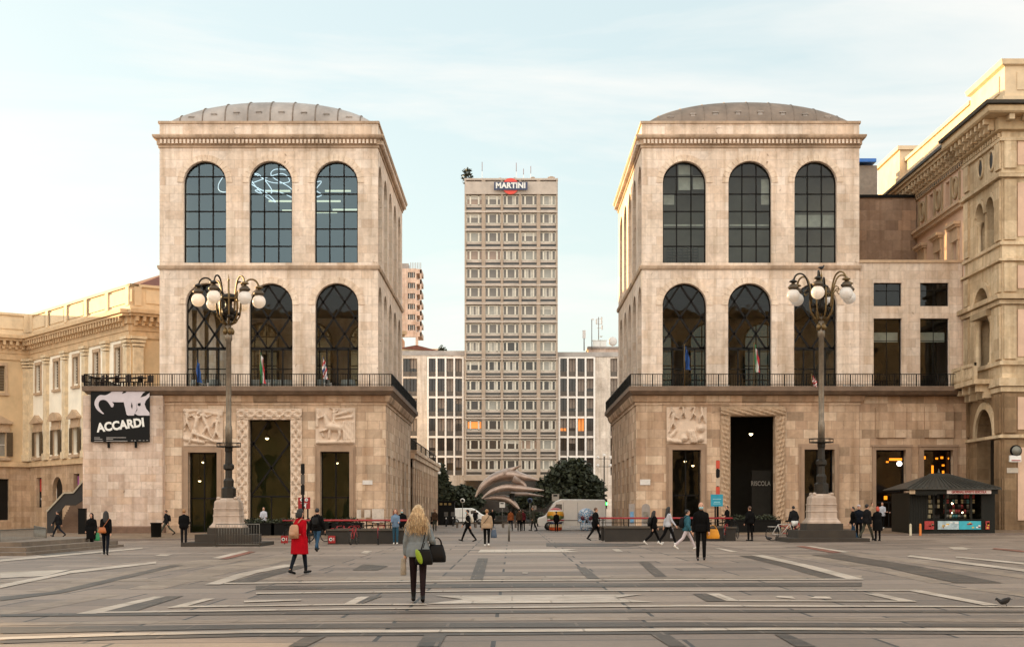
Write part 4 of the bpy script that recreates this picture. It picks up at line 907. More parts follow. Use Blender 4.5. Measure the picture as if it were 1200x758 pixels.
for y in (YN+2.0, YN+3.4, YN+4.8, YN+5.8): m.box(XP-.95, XP-.02, y, y+.35, 9.1, 9.55); m.box(XP-.5, XP-.02, y, y+.35, 8.7, 9.1)
m.build('balcony', OCH, AP)
for y in (95.1, 97.3):                                       # round windows under the cornice
    o_ = MB(); o_.tube([(XP-.03, y+.5*math.cos(t), 23.6+.62*math.sin(t)) for t in [2*math.pi*k/18 for k in range(18)]], .1, 6, closed=True); w_ = o_.build('round_window', OCH, AP)
    MB().extr([(XP-.05, y+.45*math.cos(t), 23.6+.57*math.sin(t)) for t in [2*math.pi*k/18 for k in range(18)]], (.04, 0, 0)).build('pane', PANED, w_)
for (a, b, z0, z1, _) in wn:                                  # hooded windows with pale shutters on the long side
    m = MB(); m.box(XP-.12, XP-.003, a-.3, a, 17.3, 20.1); m.box(XP-.12, XP-.003, b, b+.3, 17.3, 20.1); m.box(XP-.18, XP-.003, a-.35, b+.35, 19.9, 20.9); m.box(XP-.5, XP-.003, a-.6, b+.6, 20.9, 21.1); m.box(XP-.35, XP-.003, a-.5, b+.5, 20.75, 20.9)
    f = m.build('hooded_window', TRIM, AP); MB().box(XP+.1, XP+.2, a+.02, a+.7, z0, z1).build('shutter', mat('blue_grey_shutter', '#7f8a8c', .7), f)
for y in (102.9, 107.0, 111.1, 115.2):                        # carved medallions between the attic windows
    m = MB(); c = (y+0., 23.55); m.tube([(XP-.06, y+.55*math.cos(t), 23.55+.7*math.sin(t)) for t in [2*math.pi*k/14 for k in range(14)]], .1, 6, closed=True); m.ball((XP-.02, y, 23.6), (.1, .26, .4), 10, 8)
    for s_ in (-1, 1): m.box(XP-.09, XP-.003, y+s_*.95-.16, y+s_*.95+.16, 22.6, 24.5)
    m.build('medallion', OCH2, AP)
wl = thing('wall_clock_sign', 'small round clock over a white sign board, bracketed to the right-hand pier', 'clock', (33.3, YN-.5, 4.6))
x0 = PX(1190.5, 92.6); m = MB(); m.lathe([(.32, -.1), (.36, -.05), (.36, .05), (.32, .1)], (0, 0, 0), 20); m.xf(Matrix.Translation((x0, 92.6, PZ(528, 92.6))) @ Matrix.Rotation(R(90), 4, 'X')); m.build('clock_case', IRON, wl)
m = MB(); m.lathe([(.28, 0), (.28, .02)], (0, 0, 0), 20); m.xf(Matrix.Translation((x0, 92.49, PZ(528, 92.6))) @ Matrix.Rotation(R(90), 4, 'X')); m.build('clock_face', mat('dim_clock_face', '#6f6c60', .4), wl)
m = MB(); m.box(x0-.4, x0+.3, 92.5, 92.7, PZ(541, 92.6), PZ(533.5, 92.6)); m.box(x0-.02, x0+.02, 92.6, 93.2, PZ(534, 92.6), PZ(533, 92.6), 1); m.build('sign_board', [WHITEP, IRON], wl)
m = MB(); m.box(x0-.3, x0+.25, 92.485, 92.497, PZ(540, 92.6), PZ(538.8, 92.6)); m.build('red_stripe', RED, wl)
tag(MB().box(PX(1179, YN), PX(1192, YN), YN-.19, YN-.142, PZ(554, YN), PZ(548, YN)).build('street_plate', mat('worn_marble_plate', '#b0a596', .5)), 'pale stone street-name plate fixed low on the right-hand pier', 'plaque')

# ---------------------------------------------------------------- office tower at the end of the axis
YT = 290.0
OT = thing('office_tower', 'slim concrete office tower with a red and blue rooftop sign between the pavilions', 'building', (0, 298, 0))
CONC = mat('weathered_concrete', '#b3a598', .85, var=.2, scale=.5, bump=.2); CONC2 = mat('darker_concrete', '#a4917f', .85, var=.18, scale=.6, bump=.2)
tx0, tx1 = PX(545, YT), PX(653, YT); zt = PZ(211, YT)
m = MB(); m.box(tx0, tx1, YT+.8, YT+16, -.5, zt); m.build('core', CONC, OT)
rows = [234.5, 256, 277.5, 299, 320.4, 342, 363.5, 385, 406, 428.5, 451.5, 474.6, 497.7, 520.8, 544.5]; cols = [556, 577.5, 598.9, 620.3, 641.8]
m = MB()
for x in (545, 566.6, 588.2, 609.6, 631.1, 653):
    X = PX(x, YT); w_ = .35 if x in (566.6, 631.1) else .22; m.box(max(tx0-.1, X-w_), min(tx1+.1, X+w_), YT+.1, YT+.9, 8, zt+.05)
m.build('mullion_pier', CONC2, OT)
for r_, y in enumerate(rows):
    m = MB(); m.box(tx0+.1, tx1-.1, YT+.35, YT+.85, PZ(y+8.2, YT), PZ(y+6.0, YT)); m.box(tx0-.05, tx1+.05, YT-.05, YT+.87, PZ(y-6.9, YT), PZ(y-8.6, YT)); m.box(tx0+.1, tx1-.1, YT+.2, YT+.86, PZ(y+12.6, YT), PZ(y+11.3, YT))
    m.build('spandrel', CONC, OT)
    m = MB()
    for c_ in cols: m.box(PX(c_-8.6, YT), PX(c_+8.6, YT), YT+.6, YT+.82, PZ(y+11.2, YT), PZ(y+8.3, YT))
    m.build('ribbon_window', mat('dark_ribbon_glass', '#3a3734', .2, var=.3, scale=.4), OT)
m = MB(); m.box(tx0-.15, tx1+.15, YT+.05, YT+16.2, zt, zt+.35); m.box(tx0, tx1, YT-.02, YT+.85, PZ(226.4, YT), PZ(213, YT)); m.build('crown', CONC, OT)
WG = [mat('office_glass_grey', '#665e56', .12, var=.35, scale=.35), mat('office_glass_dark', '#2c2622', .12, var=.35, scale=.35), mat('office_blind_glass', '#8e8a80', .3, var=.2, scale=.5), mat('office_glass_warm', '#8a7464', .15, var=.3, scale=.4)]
WLIT = emit('office_lit_room', '#ff9a45', .05)
wf = mat('cream_window_frame', '#d2c9b8', .6)
protos = []
def office_window(kind):
    m = MB(); w_, h_ = 18.2*YT/K, 11.4*YT/K
    xs_ = [-w_/2, -w_*.27, w_*.27, w_/2]
    for i, x in enumerate(xs_): t = .09 if i in (0, 3) else .15; m.box(x-t, x+t, -.12, .06, -h_/2, h_/2)
    m.box(-w_/2, w_/2, -.12, .06, h_/2-.12, h_/2); m.box(-w_/2, w_/2, -.12, .06, -h_/2, -h_/2+.12)
    for i, (a, b) in enumerate(zip(xs_[:-1], xs_[1:])): m.box(a, b, .0, .05, -h_/2, h_/2, [3, 1, 3][i] if kind == 2 else 1)
    if kind in (1, 2): m.box(xs_[1]+.2, xs_[1]+.65, -.03, -.005, -h_/2+.1, h_/2-.1, 2)
    if kind in (1, 3): m.box(xs_[2]-.6, xs_[2]-.2, -.03, -.005, -h_/2+.1, h_/2-.1, 2)
    if kind == 4: m.box(xs_[0], xs_[3], -.035, -.005, .2, h_/2-.1, 2)
    if kind == 5: m.box(xs_[1]+.3, xs_[2]-.3, -.03, -.005, -.1, .45, 4)
    if kind == 6: m.box(xs_[0]+.2, xs_[3]-.2, -.03, -.005, -h_/2+.3, h_/2-.3, 4)
    return m, kind
rw = random.Random(11)
meshes = {}
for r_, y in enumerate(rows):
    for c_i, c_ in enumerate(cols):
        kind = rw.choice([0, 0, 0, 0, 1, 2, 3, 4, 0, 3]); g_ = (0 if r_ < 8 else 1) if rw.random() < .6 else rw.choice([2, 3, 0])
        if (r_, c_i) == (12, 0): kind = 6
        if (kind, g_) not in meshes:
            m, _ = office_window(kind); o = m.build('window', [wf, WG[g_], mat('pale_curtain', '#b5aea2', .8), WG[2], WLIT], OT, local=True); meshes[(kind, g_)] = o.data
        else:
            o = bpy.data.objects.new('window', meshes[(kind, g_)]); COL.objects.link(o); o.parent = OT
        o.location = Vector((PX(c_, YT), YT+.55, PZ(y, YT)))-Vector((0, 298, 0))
m = MB(); m.box(tx0-.3, tx1+.3, YT-2.2, YT+.5, PZ(563, YT), PZ(557, YT)); m.build('entrance_canopy', CONC2, OT)
m = MB(); m.box(tx0+.2, tx1-.2, YT+.55, YT+.78, 0, PZ(563.5, YT)); m.build('ground_floor_glazing', WG[1], OT)

def text(body, size, loc, m_, parent=None, name='lettering', rot=(R(90), 0, 0), bold=.0, ext=.01, sx=1, align='CENTER', sp=1, shear=0):
    cu = bpy.data.curves.new(name, 'FONT'); cu.body = body; cu.size = size; cu.extrude = ext; cu.offset = bold; cu.align_x = align; cu.align_y = 'CENTER'; cu.space_character = sp; cu.shear = shear; cu.resolution_u = 3
    o = bpy.data.objects.new(name, cu); COL.objects.link(o)
    bpy.context.view_layer.update(); me = bpy.data.meshes.new_from_object(o.evaluated_get(bpy.context.evaluated_depsgraph_get()))
    bpy.data.objects.remove(o); me.name = name
    from mathutils import Euler
    M = Matrix.Translation(Vector(loc)) @ Euler(rot).to_matrix().to_4x4() @ Matrix.Diagonal((sx, 1, 1, 1))
    if parent is not None and parent.name in WM: M = WM[parent.name].inverted() @ M
    me.transform(M); me.materials.clear(); me.materials.append(m_)
    o = bpy.data.objects.new(name, me); COL.objects.link(o)
    if parent is not None: o.parent = parent; WM[o.name] = WM.get(parent.name, Matrix())
    return o
sg_ = thing('rooftop_sign', 'red disc and dark blue bar sign lettered MARTINI at the top of the office tower', 'sign', (PX(598.4, YT), YT, PZ(219, YT)))
cxs, czs = PX(598.4, YT), PZ(218.9, YT)
m = MB(); m.lathe([(1.55, -.15), (1.55, .15)], (0, 0, 0), 36, sm=False); m.xf(Matrix.Translation((cxs, YT-.35, czs)) @ Matrix.Rotation(R(90), 4, 'X')); m.build('disc', mat('sign_red', '#d8402c', .4, var=.05), sg_)
MB().box(PX(579, YT), PX(618.2, YT), YT-.75, YT-.52, PZ(223.6, YT), PZ(214.3, YT)).build('bar', mat('sign_navy', '#2b3350', .4, var=.08), sg_)
text('MARTINI', 1.42, (cxs, YT-.78, czs+.02), WHITEP, sg_, bold=.06, sx=1.0, sp=1.04)
# a small roof garden and thin masts on the tower
LEAF = mat('dark_evergreen_leaf', '#252a17', .7, var=.45, scale=.6); LEAF2 = mat('olive_leaf', '#33371f', .7, var=.4, scale=.7); BARK = mat('brown_bark', '#3c2d20', .9)
def leaf_cloud(mb, blobs, n, s, rnd, mi=0):
    tot = sum(b[3]*b[4]*b[5] for b in blobs)
    for (cx, cy, cz, rx, ry, rz2) in blobs:
        for _ in range(int(n*rx*ry*rz2/tot)+3):
            d = Vector((rnd.gauss(0, 1), rnd.gauss(0, 1), rnd.gauss(0, 1))).normalized(); q = (rnd.random()**.45)*(1+.16*rnd.random())
            p = Vector((cx+d.x*rx*q, cy+d.y*ry*q, cz+d.z*rz2*q)); a = Vector((rnd.gauss(0, 1), rnd.gauss(0, 1), rnd.gauss(0, .6))).normalized()
            b = a.cross(Vector((rnd.gauss(0, 1), rnd.gauss(0, 1), rnd.gauss(0, 1)))).normalized(); k = s*(.6+.8*rnd.random())
            mb.add([p-a*k, p+b*k*.55, p+a*k, p-b*k*.55], [(0, 1, 2, 3)], mi if rnd.random() < .6 else 1-mi)
def tree(name, label, base, blobs, trunk, n, s, seed, mats=(LEAF, LEAF2), group=None, cat='tree'):
    rnd = random.Random(seed); t = thing(name, label, cat, base, group=group); m = MB()
    top = Vector(base)+Vector((rnd.uniform(-.2, .2), 0, trunk[1])); b0 = Vector(base)
    m.tube([b0, b0.lerp(top, .5)+Vector((.08, 0, 0)), top], [trunk[0], trunk[0]*.75, trunk[0]*.5], 8)
    for b in blobs[:6]: m.tube([b0.lerp(top, .75), top.lerp(Vector(b[:3]), .5)+Vector((0, 0, .1)), Vector(b[:3])], [trunk[0]*.5, trunk[0]*.3, trunk[0]*.1], 6)
    m.build('trunk', BARK, t); m = MB(); leaf_cloud(m, blobs, n, s, rnd); m.build('crown', list(mats), t); return t
x0, z0 = PX(548, YT), zt+.35
tree('rooftop_shrub', 'loose shrub leaning over the top left corner of the office tower', (x0, YT+1, z0), [(x0-.1, YT+1, z0+1.4, .9, .7, .8), (x0-.6, YT+1, z0+.5, .8, .6, .5), (x0+.6, YT+1, z0+.5, .7, .6, .5), (x0-.7, YT+.4, z0-.6, .35, .3, .5)], (.06, 1.0), 210, .26, 3, cat='shrub')
for (px, y0_, h_, lb) in [(565, 211, 22, 'thin white mast with a dark upper half at the left of the tower roof'), (605, 211, 21, 'thinnest pale mast above the right end of the tower sign'), (613.5, 211, 14, 'short pale mast right of the tower sign'), (622, 211, 17, 'reddish mast farthest right on the tower roof')]:
    t = thing('roof_mast', lb, 'mast', (PX(px, YT+2), YT+2, zt+.3), group='masts on the tower roof'); hh = h_*YT/K
    MB().tube([(PX(px, YT+2), YT+2, zt+.3), (PX(px, YT+2), YT+2, zt+.3+hh*.5)], .05, 6).build('pole', WHITEP, t)
    MB().tube([(PX(px, YT+2), YT+2, zt+.3+hh*.5), (PX(px, YT+2), YT+2, zt+.3+hh)], .06, 6).build('top_section', mat('dull_red_paint', '#7a4a44', .6), t)
for (px, w_, h_) in [(586, .5, .35), (603, .4, .4), (624.5, .8, .5), (646, 1.4, .55)]:
    tag(MB().box(PX(px, YT+2)-w_/2, PX(px, YT+2)+w_/2, YT+1.5, YT+2.5, zt+.34, zt+.36+h_).lathe([(w_*.3, 0), (w_*.3, .15)], (PX(px, YT+2), YT+2, zt+.36+h_), 8).build('roof_unit', CONC2), {586: 'small dark roof box left of the tower sign', 603: 'little roof box just above the tower sign', 624.5: 'squat dark roof box between the masts and the right corner', 646: 'pale wide roof box nearest the right corner of the tower'}[px], 'roof box', 'roof boxes on the tower')

# white slab blocks on either side of the tower
MARB = ashlar('white_marble_cladding', ['#cfc2b7', '#d9cdc2', '#dfd4c9', '#d4c7bb'], 2.2, 1.3, mstr=.25, pits=False)
def slab(lab, px0, px1, ytop, gx0, gx1, cols_, extra, seed):
    Y = YT+2; t = thing('slab_block', lab, 'building', (PX((px0+px1)/2, Y), Y+8, 0), group='white blocks beside the office tower'); z1 = PZ(ytop, Y)
    hz_ = [(420, 441), (443.5, 464), (466.5, 487.5), (490, 510.5), (513, 533.5), (536, 556.5)]
    bands_ = []; zc = -.5; ops_all = []
    for (a, b) in hz_[::-1]:
        ops = [(PX(c-4.1, Y), PX(c+4.1, Y), PZ(b, Y), PZ(a, Y), False) for c in cols_+extra]; ops_all += ops
        bands_.append((zc, PZ(a, Y)+.1, PX(px0, Y), PX(px1, Y), ops)); zc = PZ(a, Y)+.1
    bands_.append((zc, z1, PX(px0, Y), PX(px1, Y), []))
    m = MB(); m.wall((0, Y, 0), (1, 0, 0), (0, 1, 0), bands_, .5); X0, X1 = PX(px0, Y), PX(px1, Y)
    for x in (X0, X1): m.poly([(x, Y, -.5), (x, Y+14, -.5), (x, Y+14, z1), (x, Y, z1)])
    m.poly([(X0, Y, z1), (X1, Y, z1), (X1, Y+14, z1), (X0, Y+14, z1)]); m.build('wall', MARB, t)
    m = MB()
    for c in [gx0]+[(a+b)/2 for a, b in zip(cols_[:-1], cols_[1:])]+[gx1]: m.box(PX(c, Y)-.17, PX(c, Y)+.17, Y-.22, Y-.003, PZ(557, Y), PZ(418.5, Y))
    for a, b in hz_: m.box(PX(gx0, Y), PX(gx1, Y), Y-.17, Y-.003, PZ(a, Y), PZ(a, Y)+.3)
    m.build('white_grid', mat('white_stone_grid', '#e6ddd4', .7, var=.08), t)
    rnd = random.Random(seed)
    for op in ops_all:
        a, b, z0, z2, _ = op; m = MB(); k = rnd.random(); lit = px0 > 600 and abs(z0-PZ(510.5, Y)) < .3 and round((a+b)/2) in (10, 13); m.box(a, b, Y+.42, Y+.48, z0, z2, 4 if lit else 0)
        m.box(a, b, Y+.3, Y+.36, z0, z0+.95, 1); m.box(a, a+.1, Y+.34, Y+.41, z0, z2, 2); m.box(b-.1, b, Y+.34, Y+.41, z0, z2, 2); m.box((a+b)/2-.05, (a+b)/2+.05, Y+.34, Y+.41, z0, z2, 2)
        if k < .55: m.box(a+.1, b-.1, Y+.37, Y+.4, z2-(z2-z0)*rnd.choice([.3, .55, .8, 1]), z2, 3)
        m.build('window', [WG[1], mat('dark_parapet_panel', '#5b5148', .6), FRAME, mat('taupe_roller_shutter', '#86776b', .8), WLIT], t)
    m = MB(); m.box(X0, X1, Y+.8, Y+13, z1, z1+1.0); m.box(X0-.1, X1+.1, Y-.12, Y+1.2, z1, z1+.12); m.build('attic', ZINC, t)
    return t
slab('white stone block left of the office tower, sunlit on its roof edge', 470, 544.6, 416.5, 501.5, 542.5, [506.3, 517, 527.3, 537.4], [476.5, 484.5], 2)
slab('white stone block right of the office tower with roof antennas', 653.4, 745, 418, 655.5, 696.5, [660.2, 670.6, 681, 691.4], [719.5, 730, 740], 5)
pt = thing('sunlit_penthouse', 'low sunlit penthouse on the roof of the left white block', 'building', (-19.5, 300, PZ(411, 292)))
m = MB(); m.box(PX(468, 296), PX(515, 296), 296, 304, PZ(417, 292), PZ(408.5, 296)); m.build('wall', GOLDST, pt); m = MB(); m.add([(PX(466, 295.5), 295.5, PZ(408.4, 296)), (PX(488, 295.5), 295.5, PZ(404.5, 296)), (PX(517, 295.5), 295.5, PZ(412, 296)), (PX(517, 305), 305, PZ(412, 296)), (PX(488, 305), 305, PZ(404.5, 296)), (PX(466, 305), 305, PZ(408.4, 296))], [(0,1,4,5), (1,2,3,4), (0,2,1), (3,5,4)]); m.build('roof', TILE, pt)
t_ = (PX(518, 294), 294, PZ(415, 294)); tree('roof_terrace_bush', 'round bush on the roof of the left white block', t_, [(t_[0], 294, t_[2]+.9, .8, .6, .7)], (.06, .5), 130, .22, 9, cat='shrub')
ph = thing('roof_hut', 'flat pink-walled roof hut under the antennas on the right white block', 'building', (PX(708, 300), 300, PZ(411, 300)))
m = MB(); m.box(PX(690, 299), PX(740, 299), 299, 306, PZ(418, 299), PZ(408, 299)); m.build('wall', PINKWALL, ph); m = MB(); m.box(PX(688.5, 299), PX(741, 299), 298.6, 306, PZ(408, 299), PZ(406, 299)); m.build('roof', ZINC, ph)
def mast(label, px, yb, yt, Y, kind):
    x, z0, z1 = PX(px, Y), PZ(yb, Y), PZ(yt, Y); t = thing('roof_antenna', label, 'antenna', (x, Y, z0), group='antennas on the right white block')
    MB().tube([(x, Y, z0), (x, Y, z1)], .09 if kind != 'fat' else .12, 6).build('pole', mat('galvanised_pole', '#7c7672', .5, .5), t)
    m = MB()
    if kind == 'fat': m.box(x-.3, x+.3, Y-.2, Y+.2, z1-1.6, z1)
    elif kind == 'panels':
        for dx, dz, h_ in [(.6, 0, 1.4), (-.4, -.4, 1.0), (.7, -1.6, .9)]: m.box(x+dx-.15, x+dx+.15, Y-.1, Y+.1, z1+dz-h_, z1+dz)
        m.lathe([(.05, 0), (.4, .2)], (x+.5, Y, z1-4), 10)
        for dz in (.4, 1.4, 2.2): m.box(x-.4, x+.7, Y-.04, Y+.04, z1-dz-.04, z1-dz+.04)
    else: m.box(x-.1, x+.4, Y-.08, Y+.08, z1-.15, z1+.1)
    m.build('aerial', mat('white_aerial', '#c9c2bc', .5), t)
mast('short antenna with one fat panel, leftmost on the right white block', 684.5, 411, 387, 296, 'fat'); mast('tall bare pole with a bent tip on the right white block', 693.5, 410, 374, 298, 'thin'); mast('tall mast loaded with aerial panels on the right white block', 701.5, 407, 371.5, 300, 'panels')
for px, w_, lb in [(699, 1.4, 'white roof cabinet left of the two under the aerial mast'), (707, 1.2, 'white roof cabinet right of the two under the aerial mast')]:
    tag(MB().box(PX(px, 299)-w_/2, PX(px, 299)+w_/2, 299, 300, PZ(405.9, 299), PZ(399, 299)).box(PX(px, 299)-w_/2-.1, PX(px, 299)+w_/2+.1, 298.9, 300.1, PZ(399, 299), PZ(398.4, 299)).build('roof_cabinet', WHITEP), lb, 'roof cabinet', 'roof cabinets')
tag(MB().ball((PX(718, 300), 300, PZ(400, 300)), (.9, .35, .9), 12, 8).tube([(PX(718, 300), 300, PZ(406, 300)), (PX(718, 300), 300, PZ(400, 300))], .1).build('satellite_dish', mat('white_aerial', '#c9c2bc', .5)), 'round satellite dish on the roof hut', 'dish')

# pink tower block far behind
PB = thing('pink_tower_block', 'distant pink brick tower block with open corner balconies behind the left pavilion', 'building', (PX(478, 340), 346, 0))
Yk = 340.; fl = 12.3; m = MB(); x0, x1, xm = PX(440, Yk), PX(494, Yk), PX(488, Yk)
m.box(x0, xm, Yk, Yk+12, PZ(408, Yk)-6, PZ(314.6, Yk)) if False else None
bz = []
for k in range(6):
    yt_ = 317+k*fl; bz.append((PZ(yt_+fl, Yk), PZ(yt_, Yk), x0, xm, [(PX(c-2, Yk), PX(c+2, Yk), PZ(yt_+8.4, Yk), PZ(yt_+2, Yk), False) for c in (466, 480, 484.2)]))
m.wall((0, Yk, 0), (1, 0, 0), (0, 1, 0), bz, .4)
for k in range(7):
    zt_ = PZ(316.5+k*fl, Yk); m.box(xm, x1, Yk, Yk+8, zt_-.75, zt_+.25)
m.box(x0, xm, Yk+.01, Yk+12, PZ(317, Yk), PZ(314.6, Yk)); m.box(x1-.35, x1, Yk, Yk+.4, PZ(394, Yk), PZ(316, Yk)); m.box(x0, xm, Yk+.02, Yk+.5, PZ(395, Yk), PZ(390.8, Yk)); m.box(PX(487, Yk), PX(490, Yk), Yk+.03, Yk+.6, PZ(412, Yk), PZ(391, Yk)); m.box(x0, PX(471, Yk), Yk+.03, Yk+9, PZ(440, Yk), PZ(395, Yk))
m.poly([(xm, Yk+.5, PZ(391, Yk)), (xm, Yk+12, PZ(391, Yk)), (xm, Yk+12, PZ(316, Yk)), (xm, Yk+.5, PZ(316, Yk))]); m.build('wall', PINKWALL, PB)
for k in range(6):
    for c in (466, 480, 484.2): m = MB(); m.box(PX(c-2, Yk), PX(c+2, Yk), Yk+.35, Yk+.4, PZ(325.4+k*fl, Yk), PZ(319+k*fl, Yk)); m.box(PX(c, Yk)-.06, PX(c, Yk)+.06, Yk+.3, Yk+.34, PZ(325.4+k*fl, Yk), PZ(319+k*fl, Yk), 1); m.build('window', [WG[1], WHITEP], PB)
m = MB()
for k in range(7): m.box(PX(481+2*k, Yk)-.06, PX(481+2*k, Yk)+.06, Yk+.2, Yk+.35, PZ(314.6, Yk), PZ(307.5, Yk))
m.box(PX(470, Yk), PX(478, Yk), Yk+2, Yk+6, PZ(314.6, Yk), PZ(307, Yk)); m.build('roof_pergola', ZINC, PB)

# low colonnaded building running back on the left of the gap
CB = thing('colonnade_building', 'low brown building with a row of tall narrow piers behind the left pavilion', 'building', (-9, 145, 0))
xa = -8.2; m = MB(); ops = [(y, y+1.5, .3, 5.2, False) for y in [125.4+2.6*k for k in range(16)]]
m.wall((xa, 0, 0), (0, 1, 0), (-1, 0, 0), [(-.4, 6.3, 124.6, 167, ops)], .6); m.box(-22, xa-.9, 124.6, 167, -.4, 6.2); m.poly([(-22, 167, -.4), (xa, 167, -.4), (xa, 167, 6.3), (-22, 167, 6.3)]); m.box(xa-.9, xa-.1, 124.6, 167, 6.1, 6.25); m.build('wall', STONE3, CB)
m = MB(); m.box(xa-.3, xa+.35, 124.55, 167.2, 6.3, 6.6); m.box(xa-.3, xa+.2, 124.55, 167.2, 5.9, 6.29); m.build('cornice', STONE2, CB)
m = MB(); m.box(xa-.72, xa-.62, 125, 166.8, .2, 5.3); m.build('glazing', PANED, CB)
m = MB(); railing(m, [(xa-.2, 125, 6.6), (xa-.2, 167, 6.6)], 1.0, .8); m.build('roof_railing', IRON, CB)

# more of the city: a plain unseen block added behind the left pavilion for its shade, and the great arcade front that faces it all from behind the viewer (it shows in the window glass)
CT = thing('shade_block', 'plain unseen city block added behind the left pavilion to shade the gap', 'building', (-30, 220, 0))
m = MB(); m.wall((0, 158, 0), (1, 0, 0), (0, 1, 0), [(z, z+4, -36, -23, [(x, x+1.4, z+1, z+3.2, False) for x in [-35+2.6*k for k in range(5)]]) for z in range(0, 24, 4)], .3)
m.wall((-23, 0, 0), (0, 1, 0), (-1, 0, 0), [(z, z+4, 158, 282, [(y, y+1.4, z+1, z+3.2, False) for y in [160+4*k for k in range(30)]]) for z in range(0, 24, 4)], .3)
m.box(-35.5, -23.5, 158.4, 281.5, 0, 24.2); m.build('wall', PALSTUC, CT); m = MB(); m.loops((-36, -23, 158, 282), [(0, 23.6), (.5, 23.7), (.5, 24.1), (0, 24.3)]); m.build('cornice', TRIM, CT)
GB = thing('gallery_palace', 'long arcaded palace behind the viewer, seen only as reflections', 'building', (0, -40, 0))
for sx0 in (-75, 14):
    m = MB(); xs_ = [sx0+2.5+7*k for k in range(8)]
    m.wall((0, -22, 0), (1, 0, 0), (0, -1, 0), [(0, 12, sx0, sx0+61, [(x, x+4.6, .1, 10, True) for x in xs_]), (12, 20, sx0, sx0+61, [(x+.8, x+3.8, 13, 19, True) for x in xs_]), (20, 27, sx0, sx0+61, [(x+.8, x+3.8, 21, 26, True) for x in xs_]), (27, 31, sx0, sx0+61, [])], .8)
    m.box(sx0+.5, sx0+60.5, -36, -23.2, 0, 30.5); m.build('wall', OCH, GB); m = MB(); m.loops((sx0, sx0+61, -37, -22), [(0, 30), (1, 30.3), (1.2, 31.2), (0, 31.4)]); m.build('cornice', OCH2, GB)
m = MB(); m.wall((0, -21.5, 0), (1, 0, 0), (0, -1, 0), [(0, 34, -14, 14, [(-8, 8, .1, 27, True)])], 2); m.box(-14, -8.2, -36, -23.6, 0, 33); m.box(8.2, 14, -36, -23.6, 0, 33); m.loops((-14.5, 14.5, -36, -21), [(0, 33), (.8, 33.4), (.8, 34.6), (-1, 35)], cap=True); m.build('triumphal_arch', OCH, GB)
def opal_mat():
    m = bpy.data.materials.new('opal_glass_globe'); m.use_nodes = True; t = m.node_tree; t.nodes.clear(); N = t.nodes.new
    o = N('ShaderNodeOutputMaterial'); d = N('ShaderNodeBsdfDiffuse'); tr = N('ShaderNodeBsdfTranslucent'); g = N('ShaderNodeBsdfGlossy'); a = N('ShaderNodeMixShader'); b = N('ShaderNodeMixShader')
    d.inputs['Color'].default_value = (.86, .82, .78, 1); tr.inputs['Color'].default_value = (.95, .9, .84, 1); g.inputs['Roughness'].default_value = .12; a.inputs[0].default_value = .5; b.inputs[0].default_value = .05
    t.links.new(d.outputs[0], a.inputs[1]); t.links.new(tr.outputs[0], a.inputs[2]); t.links.new(a.outputs[0], b.inputs[1]); t.links.new(g.outputs[0], b.inputs[2]); t.links.new(b.outputs[0], o.inputs['Surface']); return m
OPAL = opal_mat()
